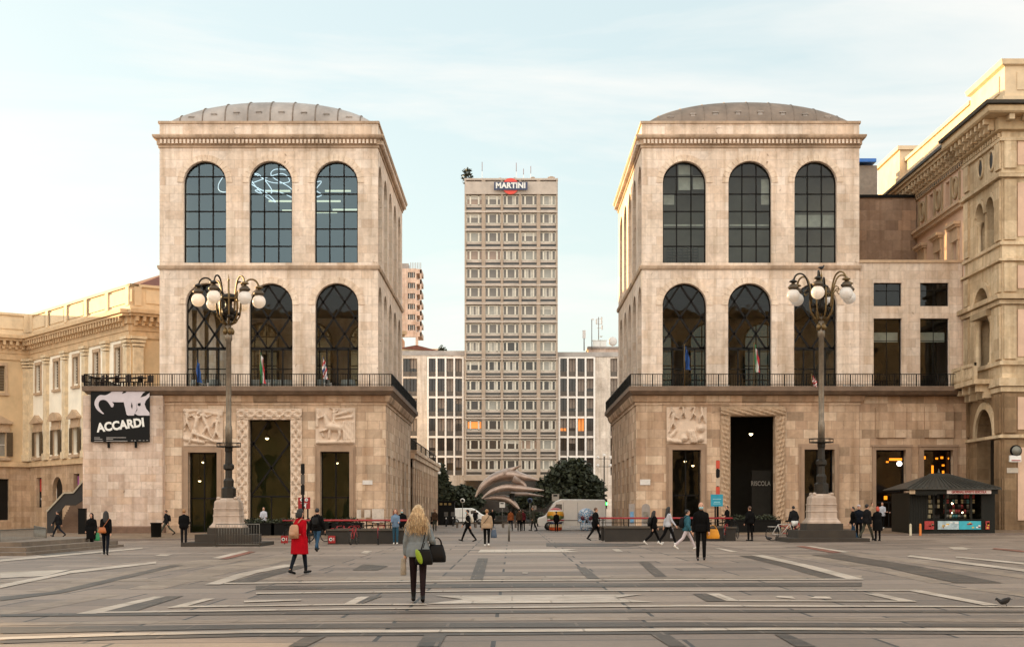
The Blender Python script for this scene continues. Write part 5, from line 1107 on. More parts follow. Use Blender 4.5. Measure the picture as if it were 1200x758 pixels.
# ---------------------------------------------------------------- street lamps: stone pedestal, bronze shaft, six globes round a gilded basket
def street_lamp(px, py, label):
    b = gp(px, py); s = b.y/K; t = thing('street_lamp', label, 'street lamp', b, group='ornate globe lamps on the square')
    Z = lambda y: b.z+(639-y)*s
    def blk(mb, hw, y0, y1): mb.box(b.x-hw, b.x+hw, b.y-hw, b.y+hw, Z(y0), Z(y1))
    GR = mat('dark_granite_steps', '#332b22', .8, var=.25, scale=2, bump=.2); m = MB(); blk(m, 46*s, 639.6, 634.6); blk(m, 33*s, 634.6, 625.6); blk(m, 21*s, 625.6, 618); m.build('stepped_base', GR, t)
    m = MB(); q = [(19, 618), (19, 616.3), (17, 614.3), (15.2, 611.5), (15, 605), (15.5, 604.6), (15.5, 603.4), (14.9, 603), (14.7, 597), (15.2, 596.6), (15.2, 595.4), (14.5, 595), (14.2, 589), (13.8, 587.5), (12, 585.5), (10, 584), (9.5, 583.5)]
    m.lathe([(r*s*1.414, Z(y)-b.z) for r, y in q], b, 4, sm=False, rot=R(45)); 
    for i in (-1, 1):
        for j in (-1, 1): m.ball((b.x+i*10*s, b.y+j*10*s, Z(584)), (2.6*s, 2.6*s, 2.2*s), 10, 6)
    m.build('pedestal', ashlar('lamp_pedestal_marble', ['#b3a193', '#c6b5a8', '#bba99b'], 5, .55, mstr=.5, stain=.4, pits=False), t)
    m = MB(); q = [(8.6, 583.5), (8.6, 572), (7, 571), (5.8, 570), (6.2, 563), (4.2, 560), (4.0, 551), (6.4, 549), (6.4, 545), (4.4, 543), (4.0, 530), (4.6, 528), (4.6, 524)]
    m.lathe([(r*s, Z(y)-b.z) for r, y in q], b, 8, sm=False); m.lathe([(12*s, 0), (14*s, .02), (14.2*s, .05), (13*s, .06), (5*s, .05)], b+Vector((0, 0, Z(524)-b.z)), 20)
    m.tube([(b.x+14*s*math.cos(a), b.y+14*s*math.sin(a), Z(519)) for a in [2*math.pi*k/20 for k in range(20)]], .018, 6, closed=True)
    for k in range(12): a = 2*math.pi*k/12; m.tube([(b.x+14*s*math.cos(a), b.y+14*s*math.sin(a), Z(z)) for z in (524, 519)], .012, 5)
    m.build('bronze_base', BRONZE, t)
    m = MB(); m.lathe([(r*s, Z(y)-b.z) for r, y in [(4.0, 524), (4.0, 500), (3.3, 498), (3.1, 400), (4.2, 399), (4.2, 393), (3.2, 391), (3.2, 376)]], b, 14); m.build('shaft', mat('worn_brass_shaft', '#75695a', .45, .45, var=.3, scale=5), t)
    m = MB()                                                 # basket: curved straps, drum and a cluster of flowers
    for k in range(8):
        a = 2*math.pi*k/8+.2; m.tube([(b.x+r*s*math.cos(a), b.y+r*s*math.sin(a), Z(y)) for r, y in [(2, 381), (8, 378), (12.5, 371), (14, 362), (14, 350), (13.6, 343)]], .045, 6)
    m.tube([(b.x+13.8*s*math.cos(a), b.y+13.8*s*math.sin(a), Z(351)) for a in [2*math.pi*k/24 for k in range(24)]], .04, 6, closed=True)
    for k in range(4): a = math.pi/2*k+.5; m.tube([(b.x+4*s*math.cos(a), b.y+4*s*math.sin(a), Z(y)) for y in (392, 388, 384)], [.09, .14, .05], 6)
    m.tube([b+Vector((.02*k, 0, Z(y)-b.z)) for k, y in ((0, 378), (0, 330))], .05, 6); m.lathe([(.02, 0), (.06, .1), (.03, .2), (.01, .4)], b+Vector((0, 0, Z(331)-b.z)), 8); m.build('gilded_basket', GILT, t)
    m = MB(); m.lathe([(3*s, Z(372)-b.z), (8*s, Z(368)-b.z), (9*s, Z(364)-b.z), (4*s, Z(360)-b.z), (4*s, Z(353)-b.z), (8.4*s, Z(352)-b.z), (9*s, Z(348)-b.z), (7*s, Z(345)-b.z), (2*s, Z(344)-b.z)], b, 14)
    rr = random.Random(int(px))
    for _ in range(26): a = rr.random()*6.28; r_ = rr.uniform(7, 12)*s; m.ball(b+Vector((r_*math.cos(a), r_*math.sin(a), Z(rr.uniform(362, 375))-b.z)), rr.uniform(.06, .13), 6, 5)
    m.build('ornament_drum', BRONZE, t)
    for k in range(6):
        a = R(-18+60*k); d = Vector((math.sin(a), -math.cos(a), 0)); P = lambda r, y: b+d*(r*s)+Vector((0, 0, Z(y)-b.z)); RG = 35
        m = MB(); m.tube(spl([tuple(P(*q)) for q in [(13, 366), (14.5, 352), (16, 340), (20, 330), (26, 326.5), (32, 329), (RG, 336), (RG, 340)]], 5), .045, 6)
        m.tube(spl([tuple(P(*q)) for q in [(14.5, 350), (19, 343), (24, 344), (23, 349), (19.5, 347)]], 4), .025, 5); m.lathe([(.02, .2), (.16, .12), (.2, .1), (.2, .06), (.05, 0)], P(RG, 338), 10); arm = m.build('arm', GILT if k in (1, 2, 4) else BRONZE, t)
        m = MB(); m.lathe([(.05, .36), (.1, .3), (.17, .26), (.21, .2), (.26, .15), (.27, .12), (.25, .08), (.2, .04), (.12, .0)], P(RG, 346), 14); m.build('cap', mat('brown_lamp_cap', '#4a3d2c', .5, .3, var=.3), arm)
        MB().ball(P(RG, 352.5), .325, 20, 14).build('globe', OPAL, arm)
    return t
street_lamp(268, 639, 'ornate many-globed lamp on a stone pedestal in front of the left pavilion doors')
street_lamp(962.5, 634, 'ornate many-globed lamp on a stone pedestal before the right pavilion, bird on top')
def pigeon(base, s, rz, label, group, tilt=0):
    t = thing('pigeon', label, 'pigeon', base, rz, group=group); M = Matrix.Translation(Vector(base)) @ Matrix.Rotation(rz, 4, 'Z') @ Matrix.Scale(s, 4) @ Matrix.Translation((0, 0, .12)) @ Matrix.Rotation(tilt, 4, 'X') @ Matrix.Translation((0, 0, -.12))
    G = mat('dark_grey_plumage', '#161516', .6, var=.35, scale=14); m = MB()
    m.ball((0, 0, .15), (.072, .135, .075), 14, 10); m.caps((0, .09, .17), (0, .135, .245), .052, .034); m.ball((0, .15, .268), (.033, .04, .034)); m.caps((0, .185, .262), (0, .205, .255), .009, .003, 6); m.loft([(0, -.1, .15, .055, .03), (0, -.17, .13, .05, .018), (0, -.26, .1, .045, .008)], 10)
    for i in (-1, 1): m.caps((i*.03, .0, .09), (i*.032, .01, .012), .011, .008, 6); m.caps((i*.032, .01, .01), (i*.034, .05, .006), .007, .004, 6)
    m.xf(M); o = m.build('body', G, t); remesh.append((o, .009*s, 2))
    m = MB()
    for i in (-1, 1): m.ball((i*.066, -.03, .165), (.018, .13, .05), 10, 8)
    m.xf(M); m.build('wings', mat('slate_wing', '#1f2023', .6, var=.4, scale=20), t)
remesh = []
g0 = gp(1178, 711); pigeon(g0, .66, R(68), 'dark pigeon pecking on the paving near the right edge', 'pigeons', R(-24))
b = gp(962.5, 634); pigeon((b.x, b.y, b.z+(639-330.5)*b.y/K+.35), .95, R(-70), 'pigeon perched on the tip of the right lamp', 'pigeons')
g0 = gp(901, 634); pigeon(g0, 1.0, R(80), 'small dark pigeon on the ground left of the right lamp steps', 'pigeons')

# steel crowd barriers by the left lamp and at the left edge
STEEL = mat('galvanised_barrier', '#6d685f', .45, .7, var=.2)
def barrier(p, q, h, label, group='steel crowd barriers'):
    p = Vector(p); q = Vector(q); t = thing('crowd_barrier', label, 'barrier', (p+q)/2, group=group); up = Vector((0, 0, 1)); m = MB(); z0 = up*.12
    m.tube([p, p+up*h, q+up*h, q], .022, 8); m.tube([p+z0, q+z0], .018, 6)
    m.build('frame', STEEL, t); m = MB(); n = max(3, int((q-p).length/.13))
    for i in range(1, n): r_ = p.lerp(q, i/n); m.tube([r_+z0, r_+up*h], .009, 5)
    m.build('vertical_bars', STEEL, t); d = (q-p).normalized(); c = Vector((-d.y, d.x, 0))
    for r_ in (p, q): MB().tube([r_-c*.25+up*.02, r_+c*.25+up*.02], .02, 6).build('foot', STEEL, t)
barrier(gp(253, 640.5), gp(304, 640.5), 1.05, 'steel barrier right in front of the left lamp steps')
barrier(gp(0, 649), gp(54, 643), .95, 'steel barrier along the steps at the left edge')
barrier(gp(54, 643), gp(40, 636.5), .95, 'steel barrier turning back at the corner of the left edge steps')
m = MB(); 
for k, (x1, y0, z) in enumerate([(54, 57.5, .16), (46, 58.4, .34), (30, 59.5, .52)]):
    X1 = PX(x1, 60); m.box(-34, X1, y0, 72, gz(-25)-.1, gz(-25)+z)
t = tag(m.build('stone_steps', mat('grey_step_stone', '#6f6153', .8, var=.25, scale=1.4, bump=.2)), 'low flight of grey stone steps at the left edge', 'steps')

# metro entrances: granite parapets with a red handrail
GRAN = mat('dark_parapet_granite', '#251f18', .75, var=.3, scale=1.6, bump=.2)
def entrance(px0, px1, py, wall_from, label, seed):
    A, B = gp(px0, py), gp(px1, py); Y = (A.y+B.y)/2; z = gz((A.x+B.x)/2); t = thing('metro_entrance', label, 'metro entrance', ((A.x+B.x)/2, Y+1.6, z), group='metro stair entrances')
    wx = PX(wall_from, Y); m = MB(); m.box(wx, B.x, Y, Y+.3, z-.2, z+.66); m.box(B.x-.3, B.x, Y+.3, Y+3.6, z-.2, z+.66); m.box(wx, B.x-.3, Y+3.3, Y+3.6, z-.2, z+.66)
    m.build('parapet', GRAN, t); m = MB(); m.box(wx-.05, B.x+.05, Y-.06, Y+.36, z+.66, z+.74); m.box(wx-.05, B.x+.05, Y+3.24, Y+3.66, z+.66, z+.74); m.build('coping', mat('grey_coping', '#463d32', .7, var=.2), t)
    m = MB(); m.tube([(A.x, Y+.15, z+1.16), (B.x-.15, Y+.15, z+1.16), (B.x-.15, Y+3.45, z+1.16), (A.x, Y+3.45, z+1.16)], .04, 8); m.build('red_handrail', RED, t)
    n = int((B.x-A.x)/1.25)
    for i in range(n+1):
        x = A.x+.1+(B.x-A.x-.3)*i/n; q = MB(); z0_ = z+.74 if x > wx else z; q.box(x-.025, x+.025, Y+.12, Y+.17, z0_, z+1.14); q.box(x-.025, x+.025, Y+3.42, Y+3.47, z0_, z+1.14); q.build('post', IRON, t)
    m = MB(); m.tube([(A.x, Y+.15, z+.94), (B.x-.15, Y+.15, z+.94)], .02, 6); m.build('lower_rail', IRON, t)
    return t, A, B, Y, z
T1, A, B, Y, z = entrance(334, 484, 637.3, 384, 'metro entrance with red handrail before the left pavilion', 1)
def red_sign(px, label):
    x = PX(px, Y-.05); t = thing('metro_direction_sign', label, 'sign', (x, Y-.1, z), group='red panels on the left metro rail')
    MB().box(x-.17, x+.17, Y-.12, Y-.06, z+.05, z+.42).build('panel', RED, t); m = MB(); m.lathe([(.085, 0), (.085, .012), (.05, .012), (.05, 0)], (0, 0, 0), 16); m.xf(Matrix.Translation((x-.05, Y-.122, z+.24)) @ Matrix.Rotation(R(90), 4, 'X')); m.build('ring_mark', WHITEP, t)
    MB().box(x+.09, x+.11, Y-.13, Y-.121, z+.17, z+.32).build('bar_mark', WHITEP, t)
red_sign(333.5, 'small red panel with white ring at the left end of the red handrail'); red_sign(389, 'small red panel with white ring on the parapet right of the red-coated woman')
ms = thing('metro_sign', 'red square metro sign with a white M on a pole before the left portal', 'sign', gp(357, 636)+Vector((0, 1.2, 0))); p = gp(357, 636)+Vector((0, 1.2, 0)); Ym = p.y
MB().tube([p, p+Vector((0, 0, 2.1))], .045, 8).build('pole', IRON, ms); x0, x1_, z0, z1 = PX(349.5, Ym), PX(363.5, Ym), PZ(596, Ym), PZ(582.5, Ym)
MB().box(x0, x1_, Ym-.06, Ym+.06, z0, z1).build('panel', RED, ms); text('M', .3, ((x0+x1_)/2, Ym-.065, z0+.14), WHITEP, ms, bold=.012)
for i in (-1, 1):
    m = MB(); m.lathe([(.09, 0), (.09, .01), (.035, .01), (.035, 0)], (0, 0, 0), 16); m.xf(Matrix.Translation(((x0+x1_)/2+i*.12, Ym-.062, z1-.13)) @ Matrix.Rotation(R(90), 4, 'X')); m.build('ring_mark', WHITEP, ms)
text('DUOMO', .09, ((x0+x1_)/2, Ym-.065, z0+.29), WHITEP, ms)
T2, A2, B2, Y2, z2 = entrance(703, 866, 634, 709, 'metro entrance with red handrail before the right pavilion', 2)
def totem(px, y0, y1, Yt, cols_, label):
    x = PX(px, Yt); t = thing('banner_totem', label, 'totem', (x, Yt, gz(x)), group='tall slim banner posts')
    MB().tube([(x, Yt, gz(x)), (x, Yt, PZ(y0, Yt))], .06, 8).build('post', IRON, t); zs = [PZ(y1, Yt)+(PZ(y0, Yt)-PZ(y1, Yt))*k/len(cols_) for k in range(len(cols_)+1)]
    for c, a, bb in zip(cols_, zs[:-1], zs[1:]): MB().box(x-.1, x+.1, Yt-.09, Yt-.063, a+.02, bb-.02).build('panel', c, t)
ORG = mat('orange_red_panel', '#b5422a', .6, var=.2, scale=3); BLK = mat('black_panel', '#0f0d0c', .6, spec=.2)
totem(355, 543, 580, 78, [BLK, mat('grey_panel', '#4d443c', .6), BLK], 'dark banner post between the left portal and its right-hand door')
totem(841, 539, 580, 80, [ORG, mat('pale_panel', '#b09c86', .6), BLK, ORG], 'red and black banner post beside the right portal')
bs = thing('blue_info_sign', 'turquoise square info sign on a pole before the right portal', 'sign', gp(840, 633)+Vector((0, .6, 0))); p = gp(840, 633)+Vector((0, .6, 0)); Ym = p.y
MB().tube([p, p+Vector((0, 0, 2.0))], .04, 8).build('pole', IRON, bs); MB().box(PX(833, Ym), PX(847, Ym), Ym-.05, Ym+.05, PZ(593, Ym), PZ(579, Ym)).build('panel', mat('turquoise_panel', '#1788a0', .5, var=.1), bs)
for zy, w_ in ((584.5, .22), (588, .16), (590, .19)): MB().box(PX(840, Ym)-w_, PX(840, Ym)+w_, Ym-.06, Ym-.052, PZ(zy+.35, Ym), PZ(zy-.35, Ym)).build('text_line', mat('pale_blue_text', '#8fc4cc', .6), bs)
# notices, plaques, bins
tag(MB().box(PX(425, YL), PX(436.5, YL), YL-.05, YL-.005, PZ(567.5, YL), PZ(562.5, YL)).build('stone_plaque', mat('pale_marble_plate', '#c9c2bb', .5)), 'pale stone plaque on the left pavilion beside its right-hand door', 'plaque', 'plaques on the pavilions')
tag(MB().box(PX(750, YL), PX(762, YL), YL-.05, YL-.005, PZ(568, YL), PZ(561.5, YL)).build('stone_plaque', mat('pale_marble_plate', '#c9c2bb', .5)), 'pale stone plaque near the inner corner of the right pavilion', 'plaque', 'plaques on the pavilions')
for a, b_, y0, y1, lb in [(418, 423, 597, 607, 'cream notice sheet, leftmost of the three beside the door'), (427, 434, 597, 606, 'grey notice sheet, middle of the three beside the door'), (436, 450, 596, 612, 'large cream notice sheet at the corner of the left pavilion')]:
    tag(MB().box(PX(a, 99.6), PX(b_, 99.6), 99.6, 99.66, PZ(y1, 99.6), PZ(y0, 99.6)).box(PX(a, 99.6)+.03, PX(a, 99.6)+.07, 99.61, 99.65, .2, PZ(y1, 99.6)).build('notice_board', mat('cream_notice', '#b5a89a', .7, var=.2, scale=4)), lb, 'notice board', 'notice boards')
for px, w_, lb, c in [(740.5, 3.4, 'narrow grey totem with a blue panel at the corner of the right pavilion', 'a'), (757, 4.8, 'round-topped grey plaque against the right pavilion', 'b')]:
    Yq = 86; x = PX(px, Yq); zb = gz(x); t = thing('information_stele', lb, 'info board', (x, Yq, zb), group='grey info boards at the right pavilion'); W_ = w_*Yq/K; h1 = PZ(590, Yq)
    pts_ = [(x-W_, Yq, zb), (x+W_, Yq, zb), (x+W_, Yq, h1-W_)]+([(x+W_*math.cos(a), Yq, h1-W_+W_*math.sin(a)) for a in [math.pi*k/10 for k in range(1, 10)]] if c == 'b' else [(x+W_, Yq, h1), (x-W_, Yq, h1)])+[(x-W_, Yq, h1-W_)]
    MB().extr(pts_, (0, .15, 0)).build('slab', mat('grey_stele', '#8a8078', .6, var=.2), t); MB().box(x-W_*.6, x+W_*.6, Yq-.03, Yq-.004, h1-1.1, h1-.45).build('panel', mat('blue_panel', '#5d86a6', .5) if c == 'a' else mat('dim_map_panel', '#6f675c', .5, var=.4, scale=6), t)
def bin_(px, py, label):
    b = gp(px, py); t = thing('litter_bin', label, 'bin', b); MB().lathe([(.28, .05), (.3, .1), (.33, .95), (.36, .97), (.36, 1.02), (.3, 1.02), (.27, .3)], b, 14).build('basket', IRON, t); MB().lathe([(.22, 0), (.22, .05)], b, 12).build('foot', IRON, t)
bin_(183, 632, 'dark litter bin in front of the pale stone wing')
m = MB(); x = PX(96, 97); m.box(x-.25, x+.2, 97, 97.4, side_z(x, 97), PZ(596, 97)); m.box(x-.28, x+.23, 96.97, 97.43, PZ(596, 97), PZ(595.3, 97)); tag(m.build('utility_cabinet', IRON), 'narrow dark cabinet at the left corner of the pale stone wing', 'cabinet')

# black exhibition banner on the wing
bn = thing('exhibition_banner', 'big black banner with grey brush shapes and slanted ACCARDI lettering on the pale wing', 'banner', (PX(141, 99.1), 99.1, 6))
Yb_ = 99.15; m = MB(); m.box(PX(106.5, Yb_), PX(175.3, Yb_), Yb_-.05, Yb_+.08, PZ(517.8, Yb_), PZ(456.2, Yb_)); m.build('sheet', mat('black_banner_cloth', '#0b0a09', .6, var=.1, spec=.2), bn)
Yf = Yb_-.06; bpx = lambda x, y: (PX(85+x/7.583, Yf), Yf, PZ(430+y/7.583, Yf)); GREYB = mat('grey_print', '#bdb3b6', .7, var=.06)
c_o = spl([(372,198),(330,232),(290,250),(240,250),(205,285),(195,330),(215,375),(250,405),(272,418)]); c_i = spl([(280,412),(255,388),(232,345),(238,305),(268,290),(300,298),(325,325),(345,355),(360,352),(366,330),(350,310)])
MB().extr([bpx(*p) for p in c_o+c_i+[(400,312),(455,312),(480,420),(492,430),(545,430),(552,412),(572,425),(590,430),(684,430),(684,405),(655,370),(640,330),(650,300),(684,262),(684,198)]], (0, .008, 0)).build('brush_shape', GREYB, bn)
K2 = mat('black_print', '#0b0a09', .6, spec=.2)
for q in [[(438,238),(450,218),(475,206),(490,206),(470,228)], [(604,268),(625,235),(655,212),(684,205),(684,228),(650,255)], [(553,196),(568,196),(561,222)], [(525,312),(533,340),(530,375),(520,350)], [(580,322),(605,318),(607,340),(592,348),(580,340)], [(555,410),(572,372),(566,318),(576,380)]]:
    MB().extr([(a, Yf-.012, c) for a, _, c in [bpx(*p) for p in q]], (0, .008, 0)).build('black_shape', K2, bn)
cx_, _, cz_ = bpx(428, 518); text('ACCARDI', .78, (cx_, Yf-.01, cz_), WHITEP, bn, rot=(R(90), R(-7), 0), bold=.035, ext=.006, sx=.92, shear=.0)
for x_, y_, w_ in [(193, 626, 50), (193, 640, 72), (193, 657, 80), (300, 626, 175), (300, 640, 60), (300, 656, 188), (520, 652, 16), (548, 652, 14), (588, 651, 18), (625, 652, 14), (655, 650, 16)]:
    a, bb = bpx(x_, y_-3.2), bpx(x_+w_, y_+3.2); MB().box(a[0], bb[0], Yf-.004, Yf+.004, bb[2], a[2]).build('small_print', mat('dim_print', '#8d8782', .7), bn)
for x in (317, 559): a = bpx(x, 664); MB().box(a[0]-.07, a[0]+.07, Yb_, Yb_+.12, a[2]-.38, a[2]+.05).build('bracket', IRON, bn)
# flags on the terraces
def flag(px, y0, y1, cols_, label, horiz=False):
    Y = YS+.05; x, z0, z1 = PX(px, Y), PZ(y0, Y), PZ(y1, Y); t = thing('terrace_flag', label, 'flag', (x, Y, z0), group='flags along the terraces')
    top = Vector((x, Y-.0, z1)); bot = Vector((x, Y+.0, 9.76)); m = MB(); m.tube([bot, top], .03, 6); m.ball(top, .05, 6, 5); m.build('pole', GILT, t)
    v = []; f = []; n = 10; hgt = (z1-z0)*.97
    for k in range(13):
        for i in range(n+1): u = i/n; v.append((x+.05+u*.34*(.55+.45*k/12)+.03*math.sin(k*.8+i), Y-.04-.13*math.sin(u*7+k*.25), z1-.08-hgt*k/12-u*.28*hgt*(1-k/14)*.9))
    cl = MB()
    for k in range(12):
        for i in range(n):
            q = k*(n+1)+i; cl.add([v[q], v[q+1], v[q+n+2], v[q+n+1]], [(0,1,2,3)], min(len(cols_)-1, int((i+.5)/n*len(cols_))) if not horiz else (k*3+i*2)//5 % len(cols_), True)
    cl.build('cloth', cols_, t)
FB = mat('flag_blue', '#274c86', .8); FG = mat('flag_green', '#2d7a46', .8); FW = mat('flag_white', '#d9d4cf', .8); FR = mat('flag_red', '#b02a30', .8)
flag(230, 447, 420, [FB], 'plain blue flag on the left terrace behind the lamp'); flag(304.5, 448, 411, [FG, FW, FR], 'green white and red flag on the left terrace at the middle arch'); flag(377.5, 443, 417, [FB, FW, FR, FW], 'red white and blue flag on the left terrace at the right arch', True)
flag(802, 432, 404, [FB], 'plain blue flag on the right terrace at the left arch'); flag(883.5, 435, 402, [FG, FW, FR], 'green white and red flag on the right terrace at the middle arch'); flag(951, 452, 439, [FR, FW], 'small red and white flag drooping behind the right lamp post', True)
# terrace furniture
TW = mat('dark_wicker', '#2f2117', .8, var=.3, scale=9); CLOTH = mat('white_tablecloth', '#d5d0c9', .8, var=.06)
def terrace_table(x, y, white, label, group):
    z = 9.78; t = thing('terrace_table', label, 'table', (x, y, z), group=group); m = MB(); m.lathe([(.02, .7), (.45, .7), (.46, .72), (.46, .75), (.02, .75)], (x, y, z), 14); m.build('table_top', TW, t); m = MB(); m.tube([(x, y, z+.02), (x, y, z+.7)], .04, 6); m.lathe([(.25, 0), (.25, .03), (.05, .05)], (x, y, z), 10); m.build('pedestal', TW, t)
    if white:
        tag(MB().lathe([(.47, .755), (.49, .6), (.52, .42), (.55, .3)], (x, y, z), 16).lathe([(.001, .77), (.47, .765)], (x, y, z), 16).build('tablecloth', CLOTH), label.replace('round table', 'white cloth over the round table'), 'tablecloth', 'white cloths on the terrace tables')
def terrace_chair(x, y, rz, label):
    z = 9.78; t = thing('terrace_chair', label, 'chair', (x, y, z), rz, group='dark terrace chairs'); M = Matrix.Translation((x, y, z)) @ Matrix.Rotation(rz, 4, 'Z')
    MB().box(-.23, .23, -.23, .23, .42, .47).xf(M).build('seat', TW, t); MB().box(-.23, .23, .19, .24, .47, .9).xf(M).build('backrest', TW, t)
    for i in (-.2, .2):
        for j in (-.2, .2): MB().box(i-.02, i+.02, j-.02, j+.02, 0, .42).xf(M).build('leg', TW, t)
for i, px in enumerate((112, 124, 136, 150, 164)):
    x = PX(px, 101.5); lb = ['leftmost', 'second', 'third', 'fourth', 'rightmost'][i]; terrace_table(x, 101.5+.3*(i % 2), False, f'dark round table, {lb} of five above the black banner', 'dark tables above the banner')
    for j, dx in enumerate((-.62, .62)): terrace_chair(x+dx, 101.4+.3*(i % 2), R(90 if dx < 0 else -90)+.3*i, f'dark terrace chair {"left" if j == 0 else "right"} of the {lb} table above the banner')
for px, lb in [(232, 'left pane of the left terrace arch'), (250, 'right pane of the left terrace arch'), (299, 'left pane of the middle terrace arch'), (318, 'centre of the middle terrace arch'), (334, 'right pane of the middle terrace arch'), (378, 'left pane of the right terrace arch'), (408, 'right pane of the right terrace arch')]:
    terrace_table(PX(px, 103.5), 103.5, True, f'round table behind the {lb}', 'dining tables behind the left arches')
for px, lb in [(240, 'under the left arch'), (311.5, 'under the middle arch'), (384, 'under the right arch')]:
    x = PX(px, 99.35); tag(MB().box(x-.25, x-.17, 99.3, 99.4, 9.77, 9.98).box(x+.17, x+.25, 99.3, 99.4, 9.77, 9.98).box(x-.17, x+.17, 99.32, 99.38, 9.85, 9.91).build('white_floodlight', CLOTH), f'small white floodlight on the left terrace edge {lb}', 'floodlight', 'white floodlights on the left terrace')
for px, w_, lb in [(842, 1.4, 'left of the middle arch'), (1124, 0, ''), (1001, 1.4, 'at the outer corner pier'), (762, .9, 'near the inner corner')]:
    if w_: x = PX(px, 99.4); tag(MB().box(x-w_/2, x+w_/2, 99.35, 99.5, 9.77, 9.83).box(x-w_/2, x-w_/2+.08, 99.35, 99.5, 9.83, 9.9).build('white_light_bar', CLOTH), f'low white light bar on the right terrace {lb}', 'light bar', 'white light bars on the right terrace')

# newspaper kiosk
kb = Vector((PX(1114, 90), 90, side_z(26, 90))); KS = thing('news_kiosk', 'dark green news kiosk with hipped metal roof and colourful posters at the right', 'kiosk', kb); KG = mat('dark_green_kiosk', '#14140e', .55, .1, var=.2, spec=.25); Yk_ = 88.2
kx = lambda p: PX(p, Yk_); kz = lambda p: PZ(p, Yk_); zb = side_z(26, 90)-.05
m = MB(); m.box(kx(1066), kx(1086), Yk_, Yk_+4.2, zb, kz(577)); m.box(kx(1150), kx(1166), Yk_, Yk_+4.2, zb, kz(577)); m.box(kx(1086), kx(1150), Yk_, Yk_+.3, zb, kz(608.8)); m.box(kx(1086), kx(1150), Yk_+1.6, Yk_+4.2, zb, kz(577)); m.box(kx(1084), kx(1152), Yk_-.05, Yk_+.05, kz(609), kz(607.8))
for p in (1086, 1094, 1108, 1138): m.box(kx(p)-.05, kx(p)+.05, Yk_-.04, Yk_+.1, kz(609), kz(578))
for i in range(6): m.box(kx(1067.5+i*3), kx(1068.3+i*3), Yk_-.03, Yk_+.0, zb+.1, kz(580))
m.build('body', KG, KS)
ap = Vector((kx(1112), Yk_+2.1, kz(555.5)+.05)); e = [(kx(1060), Yk_-.75, kz(572)), (kx(1168), Yk_-.75, kz(572)), (kx(1168), Yk_+4.9, kz(572)), (kx(1060), Yk_+4.9, kz(572))]
r_ = [(ap.x-.5, ap.y, ap.z), (ap.x+.5, ap.y, ap.z)]; m = MB(); m.add(e+r_, [(0,1,5,4), (1,2,5), (2,3,4,5), (3,0,4)])
for i in range(20): u = i/19; a = Vector(e[0]).lerp(Vector(e[1]), u); bb = Vector(r_[0]).lerp(Vector(r_[1]), u); m.bar(a+Vector((0, 0, .03)), bb+Vector((0, 0, .03)), .05, .05)
m.loops((kx(1060), kx(1168), Yk_-.75, Yk_+4.9), [(0, kz(572)), (.05, kz(572.3)), (.05, kz(573.4)), (-.05, kz(573.6))]); m.lathe([(.12, 0), (.06, .15), (.01, .35)], ap, 8); m.build('roof', mat('grey_green_kiosk_roof', '#383630', .5, .2, var=.25, scale=2), KS)
m = MB(); m.box(kx(1063), kx(1165.5), Yk_-.6, Yk_-.5, kz(578.8), kz(573.6))
for i in range(9): m.lathe([(.13, 0), (.13, .04)], (0, 0, 0), 10) if False else m.box(kx(1072+i*2.6)-.08, kx(1072+i*2.6)+.08, Yk_-.62, Yk_-.58, kz(580.2), kz(578.5))
m.build('fascia', KG, KS)
MB().box(kx(1106), kx(1157.5), Yk_-.65, Yk_-.605, kz(578.4), kz(574.3)).build('sign_panel', mat('pink_white_sign', '#cbb9b2', .5, var=.08), KS); text('GIORNALI RIVISTE EDICOLA', .2, (kx(1131.5), Yk_-.66, kz(576.4)), RED, KS, bold=.006, sx=.80)
MB().box(kx(1062.5), kx(1069), Yk_-.65, Yk_-.605, kz(578.6), kz(574.2)).build('small_sign', mat('orange_cream_sign', '#b99f7f', .6, var=.3, scale=8), KS)
rk = random.Random(5); MAGS = [mat('magazine_cream', '#b8ab86', .5, var=.4, scale=9), mat('magazine_grey', '#6d6a60', .5, var=.5, scale=9), mat('magazine_red', '#9c2b28', .5, var=.4, scale=9), mat('magazine_teal', '#3b7b7e', .5, var=.4, scale=9), mat('magazine_dark', '#2f2b26', .6, var=.4)]
m = MB()
for i in range(4): m.box(kx(1086.5), kx(1107), Yk_+.35, Yk_+.8, kz(607.5-6.2*i), kz(607.2-6.2*i)); m.box(kx(1109), kx(1150), Yk_+.5, Yk_+1.3, kz(606-6.2*i), kz(605.6-6.2*i))
m.build('shelf', IRON, KS)
for i in range(5):
    for p in [1087+3.1*j for j in range(6)]+[1110+3.4*j for j in range(11)]:
        if rk.random() < .8: q = MB(); dy = .35 if p < 1094 else .7; q.box(kx(p), kx(p+2.6), Yk_+dy, Yk_+dy+.04, kz(607-5.9*i), kz(602.6-5.9*i)); q.build('magazine', rk.choice(MAGS[:2]+MAGS[4:]+([MAGS[0]]*5 if p < 1094 else MAGS)), KS)
for a, b_, mm in [(1083, 1094, 'red'), (1098.5, 1123, 'mix'), (1123.3, 1149, 'teal'), (1154.5, 1159, 'red2')]:
    q = MB(); q.box(kx(a), kx(b_), Yk_-.1, Yk_-.055, kz(620), kz(610.2))
    base = {'red': MAGS[2], 'mix': mat('poster_pale_blue', '#9fb0b4', .5, var=.35, scale=3.5), 'teal': mat('poster_teal', '#2d9aa8', .5, var=.2, scale=2), 'red2': MAGS[2]}[mm]; f = q.build('poster', base, KS)
    for _ in range(7): u, v_ = rk.uniform(a+1, b_-2.5), rk.uniform(611.5, 618.5); MB().box(kx(u), kx(min(b_-.4, u+rk.uniform(1, 5))), Yk_-.115, Yk_-.102-.002*rk.random(), kz(v_+.8), kz(v_-.8)).build('printed_block', rk.choice([WHITEP, mat('print_yellow', '#d2a63a', .5), MAGS[2], MAGS[0]]), f)
